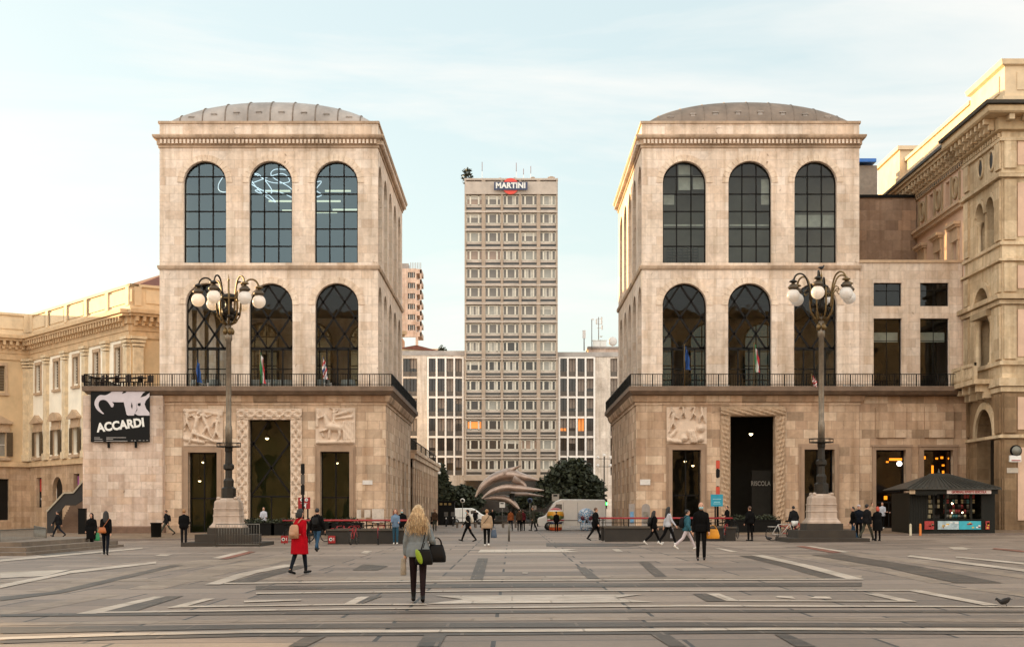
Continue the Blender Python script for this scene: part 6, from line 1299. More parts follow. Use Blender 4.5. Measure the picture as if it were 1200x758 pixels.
MB().ball((kx(1123), Yk_+1.2, kz(589.5)), .06, 8, 6).ball((kx(1123), Yk_+1.2, kz(600.5)), .05, 8, 6).ball((kx(1135), Yk_+1.2, kz(600.2)), .05, 8, 6).build('lamp', LAMPIN, KS)
for px, c, lb in [(1067, mat('cream_bollard', '#b5aa90', .6), 'short cream post left of the kiosk'), (1078.5, mat('orange_bollard', '#c26a1c', .6), 'short orange post left of the kiosk')]:
    x = PX(px, 87.6); tag(MB().lathe([(.09, 0), (.075, .03), (.07, .62), (.05, .68), (.01, .7)], (x, 87.6, gz(x)), 10).build('bollard', c), lb, 'bollard')

# outdoor stair at the left
ST = thing('outdoor_stair', 'dark-sided outdoor stair climbing beside the palace at the far left', 'staircase', (-29, 104, 0)); m = MB(); xa, xb = PX(72, 104), PX(97.5, 104)
for k in range(14): m.box(xa, xb, 103+.3*k, 103+.3*(k+1)+.02, -.3, .15+.17*(k+1))
m.build('steps', mat('brown_stair_stone', '#6b5340', .8, var=.2, scale=1.5), ST); m = MB()
q = [(55, 625), (55, 599), (75, 577.5), (86, 577), (97.5, 563), (97.5, 586), (88, 592), (76, 592), (64, 608), (62, 625)]; m.extr([(PX(a, 102.7), 102.7, max(-.2, PZ(b_, 102.7))) for a, b_ in q], (0, .12, 0)); m.build('side_wall', mat('dark_stair_side', '#1f1a15', .6), ST)
m = MB(); 
for a, b_ in zip(q[1:4], q[2:5]): m.bar((PX(a[0], 102.7), 102.72, PZ(a[1], 102.7)), (PX(b_[0], 102.7), 102.72, PZ(b_[1], 102.7)), .22, .1)
m.build('pale_handrail', mat('pale_rail_cap', '#a89c86', .5), ST)

# ---------------------------------------------------------------- the far side: trees, vans, sculpture, skulls, lamps
def far_tree(label, px, Y, blobs, seed, n=5200, s=.34, mats=(LEAF, LEAF2)):
    q = [(PX(a, Y), Y+dy, PZ(b_, Y), rx*Y/K, rx*Y/K*.8, ry*Y/K) for a, b_, rx, ry, dy in blobs]; x = PX(px, Y); tree('evergreen_tree', label, (x, Y, gz(x)), q, (.28, 3.2), n, s, seed, mats, group='dark trees beyond the square')
far_tree('broad dark evergreen right of the sculpture behind the white van', 668, 196, [(668, 562, 26, 22, 0), (648, 572, 18, 16, 1), (690, 573, 19, 17, .5), (676, 552, 16, 14, -1), (660, 578, 20, 12, -1), (697, 582, 12, 10, 0)], 21, 6500)
far_tree('dark bushy evergreen between the colonnade and the sculpture', 541, 205, [(541, 582, 18, 13, 0), (556, 588, 12, 10, 1), (530, 590, 13, 12, 0)], 23, 3200)
far_tree('slim dark tree right beside the end of the colonnade', 519, 200, [(518, 562, 7, 16, 0), (522, 580, 10, 16, 0), (517, 590, 9, 12, 0)], 25, 2600)
far_tree('dark evergreen behind the sculpture left of the broad tree', 622, 215, [(620, 585, 16, 11, 0), (606, 588, 12, 9, 0), (634, 582, 12, 12, 0)], 27, 2600)
rnd = random.Random(8); m = MB()
leaf_cloud(m, [(PX(p, 188), 188, .7, 2.0, .6, .75) for p in range(528, 640, 8)], 5200, .2, rnd); tag(m.build('clipped_hedge', [LEAF, LEAF2]), 'low clipped dark hedge at the foot of the sculpture', 'hedge')
SC = thing('bronze_sculpture', 'swooping bronze sculpture of curved wing shapes in the gap between the pavilions', 'sculpture', (0, 185, 0)); Yq = 185.; BRZ = mat('brown_bronze_skin', '#a68f80', .4, .35, var=.35, scale=.8)
def blade(name, cs, ws, th, dy):
    n = len(spl(cs)); C_ = spl(cs); Wd = spl([(w,) for w in ws]); v = []; f = []
    for i, ((px, py), (w,)) in enumerate(zip(C_, Wd)):
        a = C_[max(0, i-1)]; bb = C_[min(n-1, i+1)]; t = Vector((bb[0]-a[0], bb[1]-a[1])).normalized(); nn = Vector((-t.y, t.x)); Y_ = Yq+dy+1.6*math.sin(i/n*3.1)
        for k in range(10):
            an = 2*math.pi*k/10; o = nn*(.88*w*math.cos(an)); v.append((PX(px+o.x, Yq), Y_+th*math.sin(an)*abs(math.sin(an))*w*.1, PZ(py+o.y, Yq)))
    for i in range(n-1):
        for k in range(10): f.append((i*10+k, i*10+(k+1) % 10, (i+1)*10+(k+1) % 10, (i+1)*10+k))
    f += [list(range(10))[::-1], [(n-1)*10+k for k in range(10)]]; MB().add(v, f, 0, True).build(name, BRZ, SC)
blade('upper_wing', [(557, 582), (566, 569), (580, 559.5), (596, 556), (612, 558.5), (631, 562.5)], [1, 4.5, 6.8, 8, 5.5, .8], 2.2, 0)
blade('fin', [(590, 553), (600, 549.5), (611, 545)], [4.5, 3, .5], 1.4, -.3); blade('small_fin', [(601, 561), (612, 566), (618, 572)], [5, 3.6, .8], 1.2, -1.2)
blade('middle_wing', [(565, 584), (576, 576), (591, 571.5), (606, 572), (621, 573.5), (637, 574.5)], [.8, 3.2, 4.6, 5, 3.4, .6], 2.2, -1.8)
blade('tail_wing', [(567, 584.5), (580, 583), (594, 585), (603, 591), (610, 598.5)], [.8, 3.2, 5.2, 3.8, .6], 2.0, -1.2); blade('lower_wing', [(598, 578), (616, 578.5), (637, 581)], [3.6, 2.6, .5], 1.6, .5)
m = MB(); m.tube([(PX(600, Yq), Yq, gz(0)+.9), (PX(600, Yq), Yq, PZ(578, Yq))], .35, 10); m.lathe([(2.6, -.1), (2.6, .5), (2.0, .55), (2.0, .95), (.5, 1.0)], (PX(598, Yq), Yq, gz(0)), 20); m.build('pedestal', BRONZE, SC)

VW = mat('white_van_paint', '#dedad3', .35, var=.05, spec=.5, coat=.3); TYRE = mat('black_tyre', '#141312', .85); VG = mat('dark_vehicle_glass', '#22262a', .1, spec=.8)
def van(x0, Y, L_, H_, label, face=-1):
    """side-on van, nose towards -x"""
    zb = gz(x0); t = thing('parked_van', label, 'van', (x0+L_/2, Y+1, zb), group='white vans beyond the pavilions'); W_ = 1.95
    q = [(.02, .35), (0, .75), (.12, 1.02), (.62, 1.22), (1.25, H_*.86), (1.75, H_*.985), (2.3, H_), (L_-.15, H_*.985), (L_, H_*.9), (L_, .35)]
    pts_ = spl([(a, b_) for a, b_ in q[1:8]], 4); pts_ = [q[0]]+pts_+q[8:]
    m = MB(); n = len(pts_); secs = [(0, .12, .06), (.1, 0, 0), (W_-.1, 0, 0), (W_, .12, .06)]; v = []; f = []
    for (dy, ins, _) in secs:
        for (a, b_) in pts_: v.append((x0+a+(ins*(1 if a < L_/2 else -1)*(.4 if b_ < 1.2 else .6)), Y+dy, zb+(b_ if b_ < .5 else b_-ins*.5)))
    for s_ in range(3):
        for i in range(n): f.append((s_*n+i, s_*n+(i+1) % n, (s_+1)*n+(i+1) % n, (s_+1)*n+i))
    f += [list(range(n)), list(range(3*n, 4*n))[::-1]]; m.add(v, f); m.build('body', VW, t)
    g_ = MB(); g_.extr([(x0+a, Y-.012, zb+b_) for a, b_ in [(1.0, 1.28), (1.95, 1.28), (1.95, H_*.84), (1.5, H_*.84)]], (0, .02, 0)); g_.build('side_window', VG, t)
    g_ = MB(); g_.add([(x0+.6, Y+.16, zb+1.25), (x0+.6, Y+W_-.16, zb+1.25), (x0+1.24, Y+W_-.22, zb+H_*.85), (x0+1.24, Y+.22, zb+H_*.85)], [(0,1,2,3)]); g_.xf(Matrix.Translation((-.03, 0, .02))); g_.build('windscreen', VG, t)
    for a in (.9, L_-1.05):
        for dy in (.0, W_-.22):
            wq = MB(); wq.lathe([(.2, -.11), (.33, -.11), (.35, -.06), (.35, .06), (.33, .11), (.2, .11)], (0, 0, 0), 18); wq.xf(Matrix.Translation((x0+a, Y+dy+.1, zb+.35)) @ Matrix.Rotation(R(90), 4, 'X')); w_ = wq.build('wheel', TYRE, t)
            wq = MB(); wq.lathe([(.02, 0), (.21, -.02), (.21, .05)], (0, 0, 0), 14); wq.xf(Matrix.Translation((x0+a, Y+dy-.015, zb+.35)) @ Matrix.Rotation(R(90), 4, 'X')); wq.build('rim', mat('grey_rim', '#6c6a67', .4, .6), w_)
    d = MB(); d.box(x0+2.05, x0+2.07, Y-.01, Y+.02, zb+.45, zb+H_*.9); d.box(x0+3.2, x0+3.22, Y-.01, Y+.02, zb+.45, zb+H_*.9); d.box(x0+1.0, x0+L_-.1, Y-.014, Y+.02, zb+.78, zb+.84); d.build('door_seam', mat('grey_seam', '#6a6660', .6), t)
    MB().ball((x0+.06, Y+.3, zb+.82), (.1, .2, .12), 10, 6).build('headlight', mat('headlight_glass', '#b9b6b0', .15), t); MB().box(x0-.03, x0+.3, Y+.05, Y+W_-.05, zb+.32, zb+.55).build('bumper', BLK, t); MB().ball((x0+1.1, Y-.16, zb+1.35), (.07, .1, .14), 8, 6).build('mirror', BLK, t)
van(PX(630, 121), 121, 5.5, 2.5, 'large white van parked side-on behind the painted skulls'); van(PX(527, 178)+.0, 178, 4.7, 1.95, 'smaller white van parked far back beside the dark trees') if False else None
def van_mirrored(x1, Y, L_, H_, label):
    van(x1-L_, Y, L_, H_, label); t = [o for o in COL.objects if o.name.startswith('parked_van')][-1]
    for o in t.children:
        M = Matrix.Translation((0, 0, 0)) @ Matrix.Scale(-1, 4, (1, 0, 0)); o.data.transform(M); o.data.flip_normals()
        for c in o.children: c.data.transform(M); c.data.flip_normals()
van_mirrored(PX(571, 178), 178, 4.7, 1.95, 'smaller white van parked far back beside the dark trees')

def skull(px, py, h, label, cols_, pattern):
    b = gp(px, py); t = thing('painted_skull', label, 'sculpture', b, group='giant painted skulls'); Q = Matrix.Translation(b)
    m = MB(); m.ball((0, .05, h*.66), (h*.39, h*.45, h*.36), 28, 20); m.loft([(0, -.1, 0, h*.25, h*.25), (0, -.12, h*.06, h*.29, h*.3), (0, -.12, h*.3, h*.28, h*.3), (0, -.06, h*.45, h*.34, h*.36)], 24)
    m.ball((-h*.27, -h*.2, h*.44), (h*.12, h*.12, h*.08)); m.ball((h*.27, -h*.2, h*.44), (h*.12, h*.12, h*.08)); m.xf(Q)
    o = m.build('skull_body', cols_[0], t); remesh.append((o, .035, 2))
    for i in (-1, 1): m = MB(); m.ball((i*h*.16, -h*.33, h*.58), (h*.115, h*.08, h*.11), 16, 10); m.xf(Q); m.build('eye_socket', cols_[1], t)
    m = MB(); m.loft([(0, -h*.37, h*.36, h*.07, h*.05), (0, -h*.37, h*.42, h*.055, h*.05), (0, -h*.36, h*.5, h*.01, h*.03)], 10); m.xf(Q); m.build('nose_hole', cols_[2], t)
    for k in range(7): x = (k-3)*h*.075; m = MB(); m.box(x-h*.03, x+h*.03, -h*.44+abs(k-3)*h*.02, -h*.36+abs(k-3)*h*.02, h*.16, h*.29); m.xf(Q); m.build('tooth', cols_[3], t)
def stripe_mat(name, stops, vert=True, wavy=0.):
    m, t_, b_ = new_mat(name); co = t_.nodes.new('ShaderNodeTexCoord'); sp = t_.nodes.new('ShaderNodeSeparateXYZ'); r_ = t_.nodes.new('ShaderNodeValToRGB'); r_.color_ramp.interpolation = 'CONSTANT'
    el = r_.color_ramp.elements
    while len(el) < len(stops): el.new(.5)
    for e_, (p_, c_) in zip(el, stops): e_.position = p_; e_.color = lin(c_)
    if wavy:
        n = t_.nodes.new('ShaderNodeTexVoronoi'); n.inputs['Scale'].default_value = 5.5; n.feature = 'DISTANCE_TO_EDGE'; t_.links.new(co.outputs['Object'], n.inputs['Vector']); mm = t_.nodes.new('ShaderNodeMath'); mm.operation = 'MULTIPLY'; mm.inputs[1].default_value = wavy; t_.links.new(n.outputs['Distance'], mm.inputs[0]); t_.links.new(mm.outputs[0], r_.inputs['Fac'])
    else:
        mm = t_.nodes.new('ShaderNodeMath'); mm.operation = 'DIVIDE'; mm.inputs[1].default_value = 1.75; t_.links.new(co.outputs['Object'], sp.inputs[0]); t_.links.new(sp.outputs['Z'], mm.inputs[0]); t_.links.new(mm.outputs[0], r_.inputs['Fac'])
    t_.links.new(r_.outputs['Color'], b_.inputs['Base Color']); b_.inputs['Roughness'].default_value = .35; return m
SK1 = stripe_mat('banded_skull_paint', [(0, '#c9562a'), (.18, '#d8902c'), (.24, '#33405f'), (.36, '#46587a'), (.40, '#d9d4cb'), (.44, '#8e2430'), (.50, '#d9d4cb'), (.54, '#5f6a3a'), (.66, '#d9952c'), (.76, '#d8a23a'), (.86, '#d9d4cb'), (.92, '#b53a2c')])
SK2 = stripe_mat('blue_white_skull_paint', [(0, '#d5d8dc'), (.3, '#2f5f96'), (.5, '#17284a'), (.7, '#6da3c4')], wavy=3.2)
skull(651, 621.5, 1.78, 'rainbow-banded giant skull in front of the white van', [SK1, mat('olive_socket', '#5b6634', .4), BLK, mat('ivory_tooth', '#c9b48c', .4)], 0)
skull(687, 621.5, 1.72, 'blue and white patterned giant skull at the rear of the white van', [SK2, mat('dark_red_socket', '#5d1f2e', .4), BLK, mat('pale_blue_tooth', '#b9c4cd', .4)], 0)
def post_lamp(px, Y, y0, label):
    x = PX(px, Y); t = thing('globe_post_lamp', label, 'street lamp', (x, Y, gz(x)), group='slim globe lamps beyond the pavilions'); z1 = PZ(y0, Y)
    m = MB(); m.tube([(x, Y, gz(x)), (x, Y, z1)], .07, 8); m.lathe([(.2, 0), (.2, .3), (.1, .6)], (x, Y, gz(x)), 10)
    for dz in (0, 1.0): m.tube([(x-.8, Y, z1-.25-dz), (x+.8, Y, z1-.25-dz)], .035, 6)
    m.build('post', IRON, t)
    for dx, dz in [(-.8, 0), (.8, 0), (0, .3), (-.8, -1.0), (.8, -1.0)]: MB().ball((x+dx, Y, z1-.1+dz), .2, 10, 8).build('globe', OPAL, t)
post_lamp(708, 190, 535, 'slim lamp with small globes at the edge of the right white block'); post_lamp(507, 185, 543, 'slim lamp with small globes above the colonnade roof')
tl = thing('traffic_light', 'small traffic light showing green left of the right pavilion', 'traffic light', (PX(709.5, 150), 150, gz(9))); x = PX(709.5, 150)
MB().tube([(x, 150, gz(x)), (x, 150, 1.9)], .06, 8).build('pole', IRON, tl); MB().box(x-.16, x+.16, 149.85, 150.15, 1.8, 2.75).build('housing', IRON, tl); MB().ball((x, 149.84, PZ(590, 150)), (.17, .05, .17), 12, 8).build('green_lens', emit('green_signal', '#27e04a', 5), tl); MB().ball((x, 149.84, PZ(590, 150)+.3), (.1, .04, .1), 10, 6).build('dark_lens', BLK, tl)
def road_sign(px, Y, y0, y1, shape, label, col=WHITEP):
    x = PX(px, Y); t = thing('road_sign', label, 'road sign', (x, Y, gz(x)), group='road signs beyond the square'); MB().tube([(x, Y, gz(x)), (x, Y, PZ(y0, Y)-.1)], .04, 6).build('pole', STEEL, t)
    h = PZ(y0, Y)-PZ(y1, Y)
    if shape == 'round': m = MB(); m.lathe([(h/2, 0), (h/2, .04)], (0, 0, 0), 20); m.xf(Matrix.Translation((x, Y-.05, (PZ(y0, Y)+PZ(y1, Y))/2)) @ Matrix.Rotation(R(90), 4, 'X')); m.build('plate', col, t); m = MB(); m.lathe([(h*.3, 0), (h*.3, .02)], (0, 0, 0), 16); m.xf(Matrix.Translation((x, Y-.08, (PZ(y0, Y)+PZ(y1, Y))/2)) @ Matrix.Rotation(R(90), 4, 'X')); m.build('symbol', BLK, t)
    else: MB().box(x-h*.5, x+h*.5, Y-.09, Y-.045, PZ(y1, Y), PZ(y0, Y)).build('plate', col, t); MB().box(x-h*.3, x+h*.25, Y-.11, Y-.092, PZ((y0*2+y1)/3, Y), PZ(y0, Y)-.08).build('symbol', BLK, t)
road_sign(542, 160, 583.5, 589, 'round', 'round white road sign near the smaller white van'); road_sign(588.5, 150, 588, 594.5, 'square', 'square white road sign below the sculpture'); road_sign(651, 165, 578.5, 587, 'square', 'large square pale sign above the big white van', mat('pale_sign_back', '#8f877c', .6)); road_sign(621, 160, 583, 589, 'round', 'dark round road sign left of the big white van', mat('dark_blue_sign', '#2b3a55', .5)); road_sign(626, 140, 592, 597, 'square', 'small square pale sign just left of the big white van', mat('pale_sign_back', '#8f877c', .6))
for i, (px, w_) in enumerate([(508, 1.8), (523, 1.6), (531, 1.4)]):
    Y = 150+4*i; x = PX(px, Y); t = thing('parked_scooter', ['dark scooter parked at the end of the colonnade', 'dark scooter with windscreen in the middle of the parked row', 'dark scooter nearest the smaller white van'][i], 'scooter', (x, Y, gz(x)), group='scooters parked beyond the colonnade'); m = MB(); m.loft([(x, Y, gz(x)+.3, .25, .7), (x, Y, gz(x)+.6, .28, .75), (x, Y, gz(x)+.85, .18, .5)], 12); m.box(x-.28, x+.28, Y-.55, Y-.45, gz(x)+.3, gz(x)+1.05); m.build('body', BLK, t)
    MB().box(x-.2, x+.2, Y-.62, Y-.58, gz(x)+1.05, gz(x)+1.5).build('windscreen', mat('smoked_screen', '#4a4a48', .2), t); MB().tube([(x-.35, Y-.5, gz(x)+1.05), (x+.35, Y-.5, gz(x)+1.05)], .025, 6).build('handlebar', IRON, t); MB().ball((x, Y-.66, gz(x)+.85), (.09, .04, .09), 8, 6).build('headlight', mat('headlight_glass', '#b9b6b0', .15), t)
    for dy in (-.65, .65): q = MB(); q.tube([(x, Y+dy+.22*math.cos(a), gz(x)+.27+.22*math.sin(a)) for a in [2*math.pi*k/14 for k in range(14)]], .06, 6, closed=True); q.build('wheel', TYRE, t)
dk = thing('dark_news_stand', 'black square stand with lit yellow marks at the end of the colonnade', 'stand', (PX(522, 170), 170, gz(-8))); x = PX(522, 170)
MB().box(x-1.0, x+1.0, 170, 172, gz(x), PZ(588, 170)).box(x-1.15, x+1.15, 169.8, 172.2, PZ(588, 170), PZ(586.5, 170)).build('body', IRON, dk)
for k in (-1, 0, 1): MB().box(x+k*.5-.15, x+k*.5+.15, 169.93, 169.99, PZ(590, 170)-.15, PZ(590, 170)+.1).build('mark', mat('ochre_mark', '#8a7142', .6), dk)
for i, (a, b_) in enumerate([(588, 606), (533, 560)]):
    Y = 140; m = MB(); m.box(PX(a, Y), PX(b_, Y), Y, Y+.5, gz(0)+.4, gz(0)+.5); 
    for u in (.1, .5, .9): xx = PX(a+(b_-a)*u, Y); m.box(xx-.1, xx+.1, Y+.05, Y+.45, gz(0), gz(0)+.4)
    tag(m.build('stone_bench', mat('grey_bench', '#6a6158', .8)), ['long stone bench below the sculpture', 'long stone bench before the smaller white van'][i], 'bench', 'benches beyond the square')
b = gp(596.5, 634); tag(MB().lathe([(.05, 0), (.045, .9), (.02, .93)], b, 8).build('slim_bollard', STEEL), 'thin steel post in the open gap before the sculpture', 'bollard')

# bicycles
def bicycle(base, rz, frame_m, label, lean=0, basket=False):
    t = thing('bicycle', label, 'bicycle', base, rz, group='bicycles on the square'); M = Matrix.Translation(Vector(base)) @ Matrix.Rotation(rz, 4, 'Z') @ Matrix.Rotation(lean, 4, 'X')
    for x in (-.53, .53):
        q = MB(); q.tube([(x+.33*math.cos(a), 0, .35+.33*math.sin(a)) for a in [2*math.pi*k/24 for k in range(24)]], .022, 6, closed=True); q.xf(M); w_ = q.build('wheel', TYRE, t)
        q = MB()
        for k in range(8): a = math.pi*k/8; q.tube([(x-.32*math.cos(a), 0, .35-.32*math.sin(a)), (x+.32*math.cos(a), 0, .35+.32*math.sin(a))], .004, 4)
        q.xf(M); q.build('spokes', STEEL, w_)
    q = MB(); bb, st, hd = (-.08, 0, .3), (-.22, 0, .82), (.38, 0, .85)
    for a, c in ((bb, st), (bb, hd), (st, hd), (bb, (-.53, 0, .35)), (st, (-.53, 0, .35)), (hd, (.53, 0, .35))): q.tube([a, c], .022, 6)
    q.xf(M); q.build('frame', frame_m, t); q = MB(); q.tube([hd, (.36, 0, 1.0)], .018, 6); q.tube([(.28, -.26, 1.02), (.36, 0, 1.0), (.28, .26, 1.02)], .016, 6); q.xf(M); q.build('handlebar', IRON, t)
    q = MB(); q.tube([st, (-.25, 0, .93)], .016, 6); q.ball((-.26, 0, .96), (.13, .07, .035), 10, 6); q.xf(M); q.build('saddle', BLK, t)
    if basket: q = MB(); q.loft([(.62, 0, .75, .14, .15), (.64, 0, 1.0, .18, .19)], 10); q.xf(M); q.build('basket', WHITEP, t)
    q = MB(); q.box(-.6, -.46, -.03, .03, .69, .72); q.ball((-.53, 0, .71), (.26, .035, .02), 10, 5); q.xf(M); q.build('mudguard', frame_m, t)
for i, (px, dy, mm, lb) in enumerate([(350, 2.0, IRON, 'dark bicycle just behind the metro sign'), (372, 1.8, IRON, 'dark bicycle leaning behind the man in jeans'), (398, 2.2, RED, 'red bicycle behind the rail right of the small red panel'), (414, 1.9, RED, 'red bicycle in the middle of the left parapet'), (430, 2.1, IRON, 'dark bicycle behind the left parapet below the notices'), (446, 1.9, RED, 'red bicycle at the right end of the left parapet')]):
    x = PX(px, Y_ := 78.6+dy); bicycle((x, Y_, gz(x)), R(25+17*(i % 3)), mm, lb)
x = PX(414, 72.6); bicycle((x, 72.9, gz(x)), R(80), RED, 'red bicycle parked nose-on against the front of the left parapet'); x = PX(443, 72.9); bicycle((x, 72.9, gz(x)), R(97), RED, 'red bicycle nose-on at the break of the left parapet')
x = PX(851, 76.3); bicycle((x, 76.3, gz(x)), R(72), RED, 'red bicycle parked against the right parapet beside the blue sign')
for i, (px, lb) in enumerate([(826, 'dark bicycle behind the right parapet left of the blue sign'), (845, 'dark bicycle behind the right parapet under the red banner post'), (862, 'dark bicycle at the right end of the right parapet')]): x = PX(px, 82); bicycle((x, 82, gz(x)), R(20+25*i), IRON, lb)
x = PX(917, 75.5); bicycle((x, 75.5, gz(x)), R(8), mat('white_frame', '#b8b2aa', .4), 'white bicycle with red wheels side-on left of the right lamp', basket=True)
x = PX(928, 77.5); bicycle((x, 77.5, gz(x)), R(-30), RED, 'red bicycle half hidden behind the right lamp steps')
# seating and planters in front of the portals
def planter(px, Y, w_, h_, label, group='dark planters before the portals'):
    x = PX(px, Y); z = side_z(x, Y); t = thing('plant_box', label, 'planter', (x, Y, z), group=group); MB().box(x-w_/2, x+w_/2, Y, Y+.5, z, z+h_).box(x-w_/2-.03, x+w_/2+.03, Y-.03, Y+.53, z+h_, z+h_+.06).build('box', IRON, t); m = MB(); leaf_cloud(m, [(x, Y+.25, z+h_+.16, w_/2, .26, .2)], 200, .09, random.Random(int(px))); m.build('foliage', [LEAF, LEAF2], t)
for px, w_, lb in [(300, 2.2, 'dark planter before the left portal'), (335, 1.8, 'dark planter right of the left portal doors'), (372, 1.7, 'dark planter before the left pavilion right-hand door'), (405, 2.0, 'dark planter under the notices of the left pavilion'), (868, 1.6, 'dark planter at the left of the right portal'), (898, 1.8, 'dark planter at the right of the right portal')]: planter(px, 92, w_, .7, lb)
tx_ = text('RISCOLA', .44, (PX(891.5, 103), 103, PZ(566.5, 103)), mat('dim_white_lettering', '#9a968c', .6), None, 'wall_lettering', bold=.008, sx=.76); tag(tx_, 'dim white RISCOLA lettering on the dark wall inside the right portal', 'sign lettering')
MB().box(PX(881, 103.1), PX(903, 103.1), 103.06, 103.2, .3, PZ(551, 103.1)).build('lettering_wall', DARKIN, PAVR)
# ---------------------------------------------------------------- people
SKIN = mat('light_skin', '#b98a70', .55, var=.08, scale=8); SKIN2 = mat('tan_skin', '#9a6c52', .55, var=.08, scale=8)
def cloth(name, c, var=.22, sc=7): return mat(name, c, .9, var=var, scale=sc, bump=.6, spec=.08)
BLACKC = cloth('black_cloth', '#0f0e0e'); CHAR = cloth('charcoal_cloth', '#1b1a1b'); NAVY = cloth('navy_cloth', '#14171e'); JEANS = cloth('blue_jeans', '#2c4459'); DJEANS = cloth('dark_jeans', '#171d25'); GREYK = cloth('grey_green_knit', '#70777a', .14, 12)
REDC = cloth('red_wool_coat', '#9c0c1a', .12); BEIGE = cloth('beige_quilted_jacket', '#9c846b', .15); WHITEC = cloth('white_cloth', '#a9a9ae', .08); TEAL = cloth('teal_cloth', '#2f5560'); LILAC = cloth('pale_lilac_trousers', '#b3a7a8', .08); DENIM = cloth('washed_denim', '#63778c', .15); BROWNC = cloth('brown_cloth', '#4a382b'); OLIVE = cloth('olive_cloth', '#44443a'); MAROON = cloth('maroon_cloth', '#5a2026'); ORG_C = cloth('rust_cloth', '#8f5230')
def strand_mat(name, c1, c2):
    m = mat(name, c1, .5, var=.0, scale=1, bump=.6); t = m.node_tree; n = [x for x in t.nodes if x.type == 'TEX_NOISE'][0]; r = [x for x in t.nodes if x.type == 'VALTORGB'][0]; co = [x for x in t.nodes if x.type == 'TEX_COORD'][0]
    mp_ = t.nodes.new('ShaderNodeMapping'); mp_.inputs['Scale'].default_value = (46, 46, 5); t.links.new(co.outputs['Object'], mp_.inputs['Vector']); t.links.new(mp_.outputs[0], n.inputs['Vector']); n.inputs['Detail'].default_value = 3
    r.color_ramp.elements[0].color = lin(c2); r.color_ramp.elements[1].color = lin(c1); return m
H_BLOND = strand_mat('blond_hair', '#d9bf94', '#73573a'); H_DARK = mat('dark_hair', '#120d0a', .6, var=.3, scale=22); H_BROWN = mat('brown_hair', '#4a2f1c', .5, var=.3, scale=22); H_GREY = mat('grey_hair', '#77706a', .6, var=.2, scale=22); H_RED = mat('auburn_hair', '#6e3319', .5, var=.3, scale=22); H_FAIR = mat('fair_brown_hair', '#8a6238', .5, var=.3, scale=22)
SH_W = mat('white_shoe', '#c9c4bc', .5); SH_B = mat('black_shoe', '#0c0b0b', .5, spec=.2); EYEM = mat('dark_eye', '#15100d', .2); LIP = mat('lip', '#8a4a42', .5)
WALK1 = ((24, 4), (-20, 16)); WALK2 = ((-20, 18), (24, 4)); SHORT1 = ((13, 5), (-11, 12)); SHORT2 = ((-11, 12), (13, 5)); STAND = ((2, 2), (-2, 3)); STAND2 = ((5, 6), (-3, 1)); LONG1 = ((30, 6), (-26, 24)); LONG2 = ((-26, 24), (30, 6))
A_SW1 = ((-22, 12, 8), (20, 18, 8)); A_SW2 = ((20, 18, 8), (-22, 12, 8)); A_DOWN = ((2, 8, 9), (0, 10, 9)); A_HOLD = ((12, 75, 6), (14, 80, 6)); A_BAG = ((0, 10, 8), (8, 70, 9)); A_POCK = ((-14, 40, 20), (-10, 38, 20))
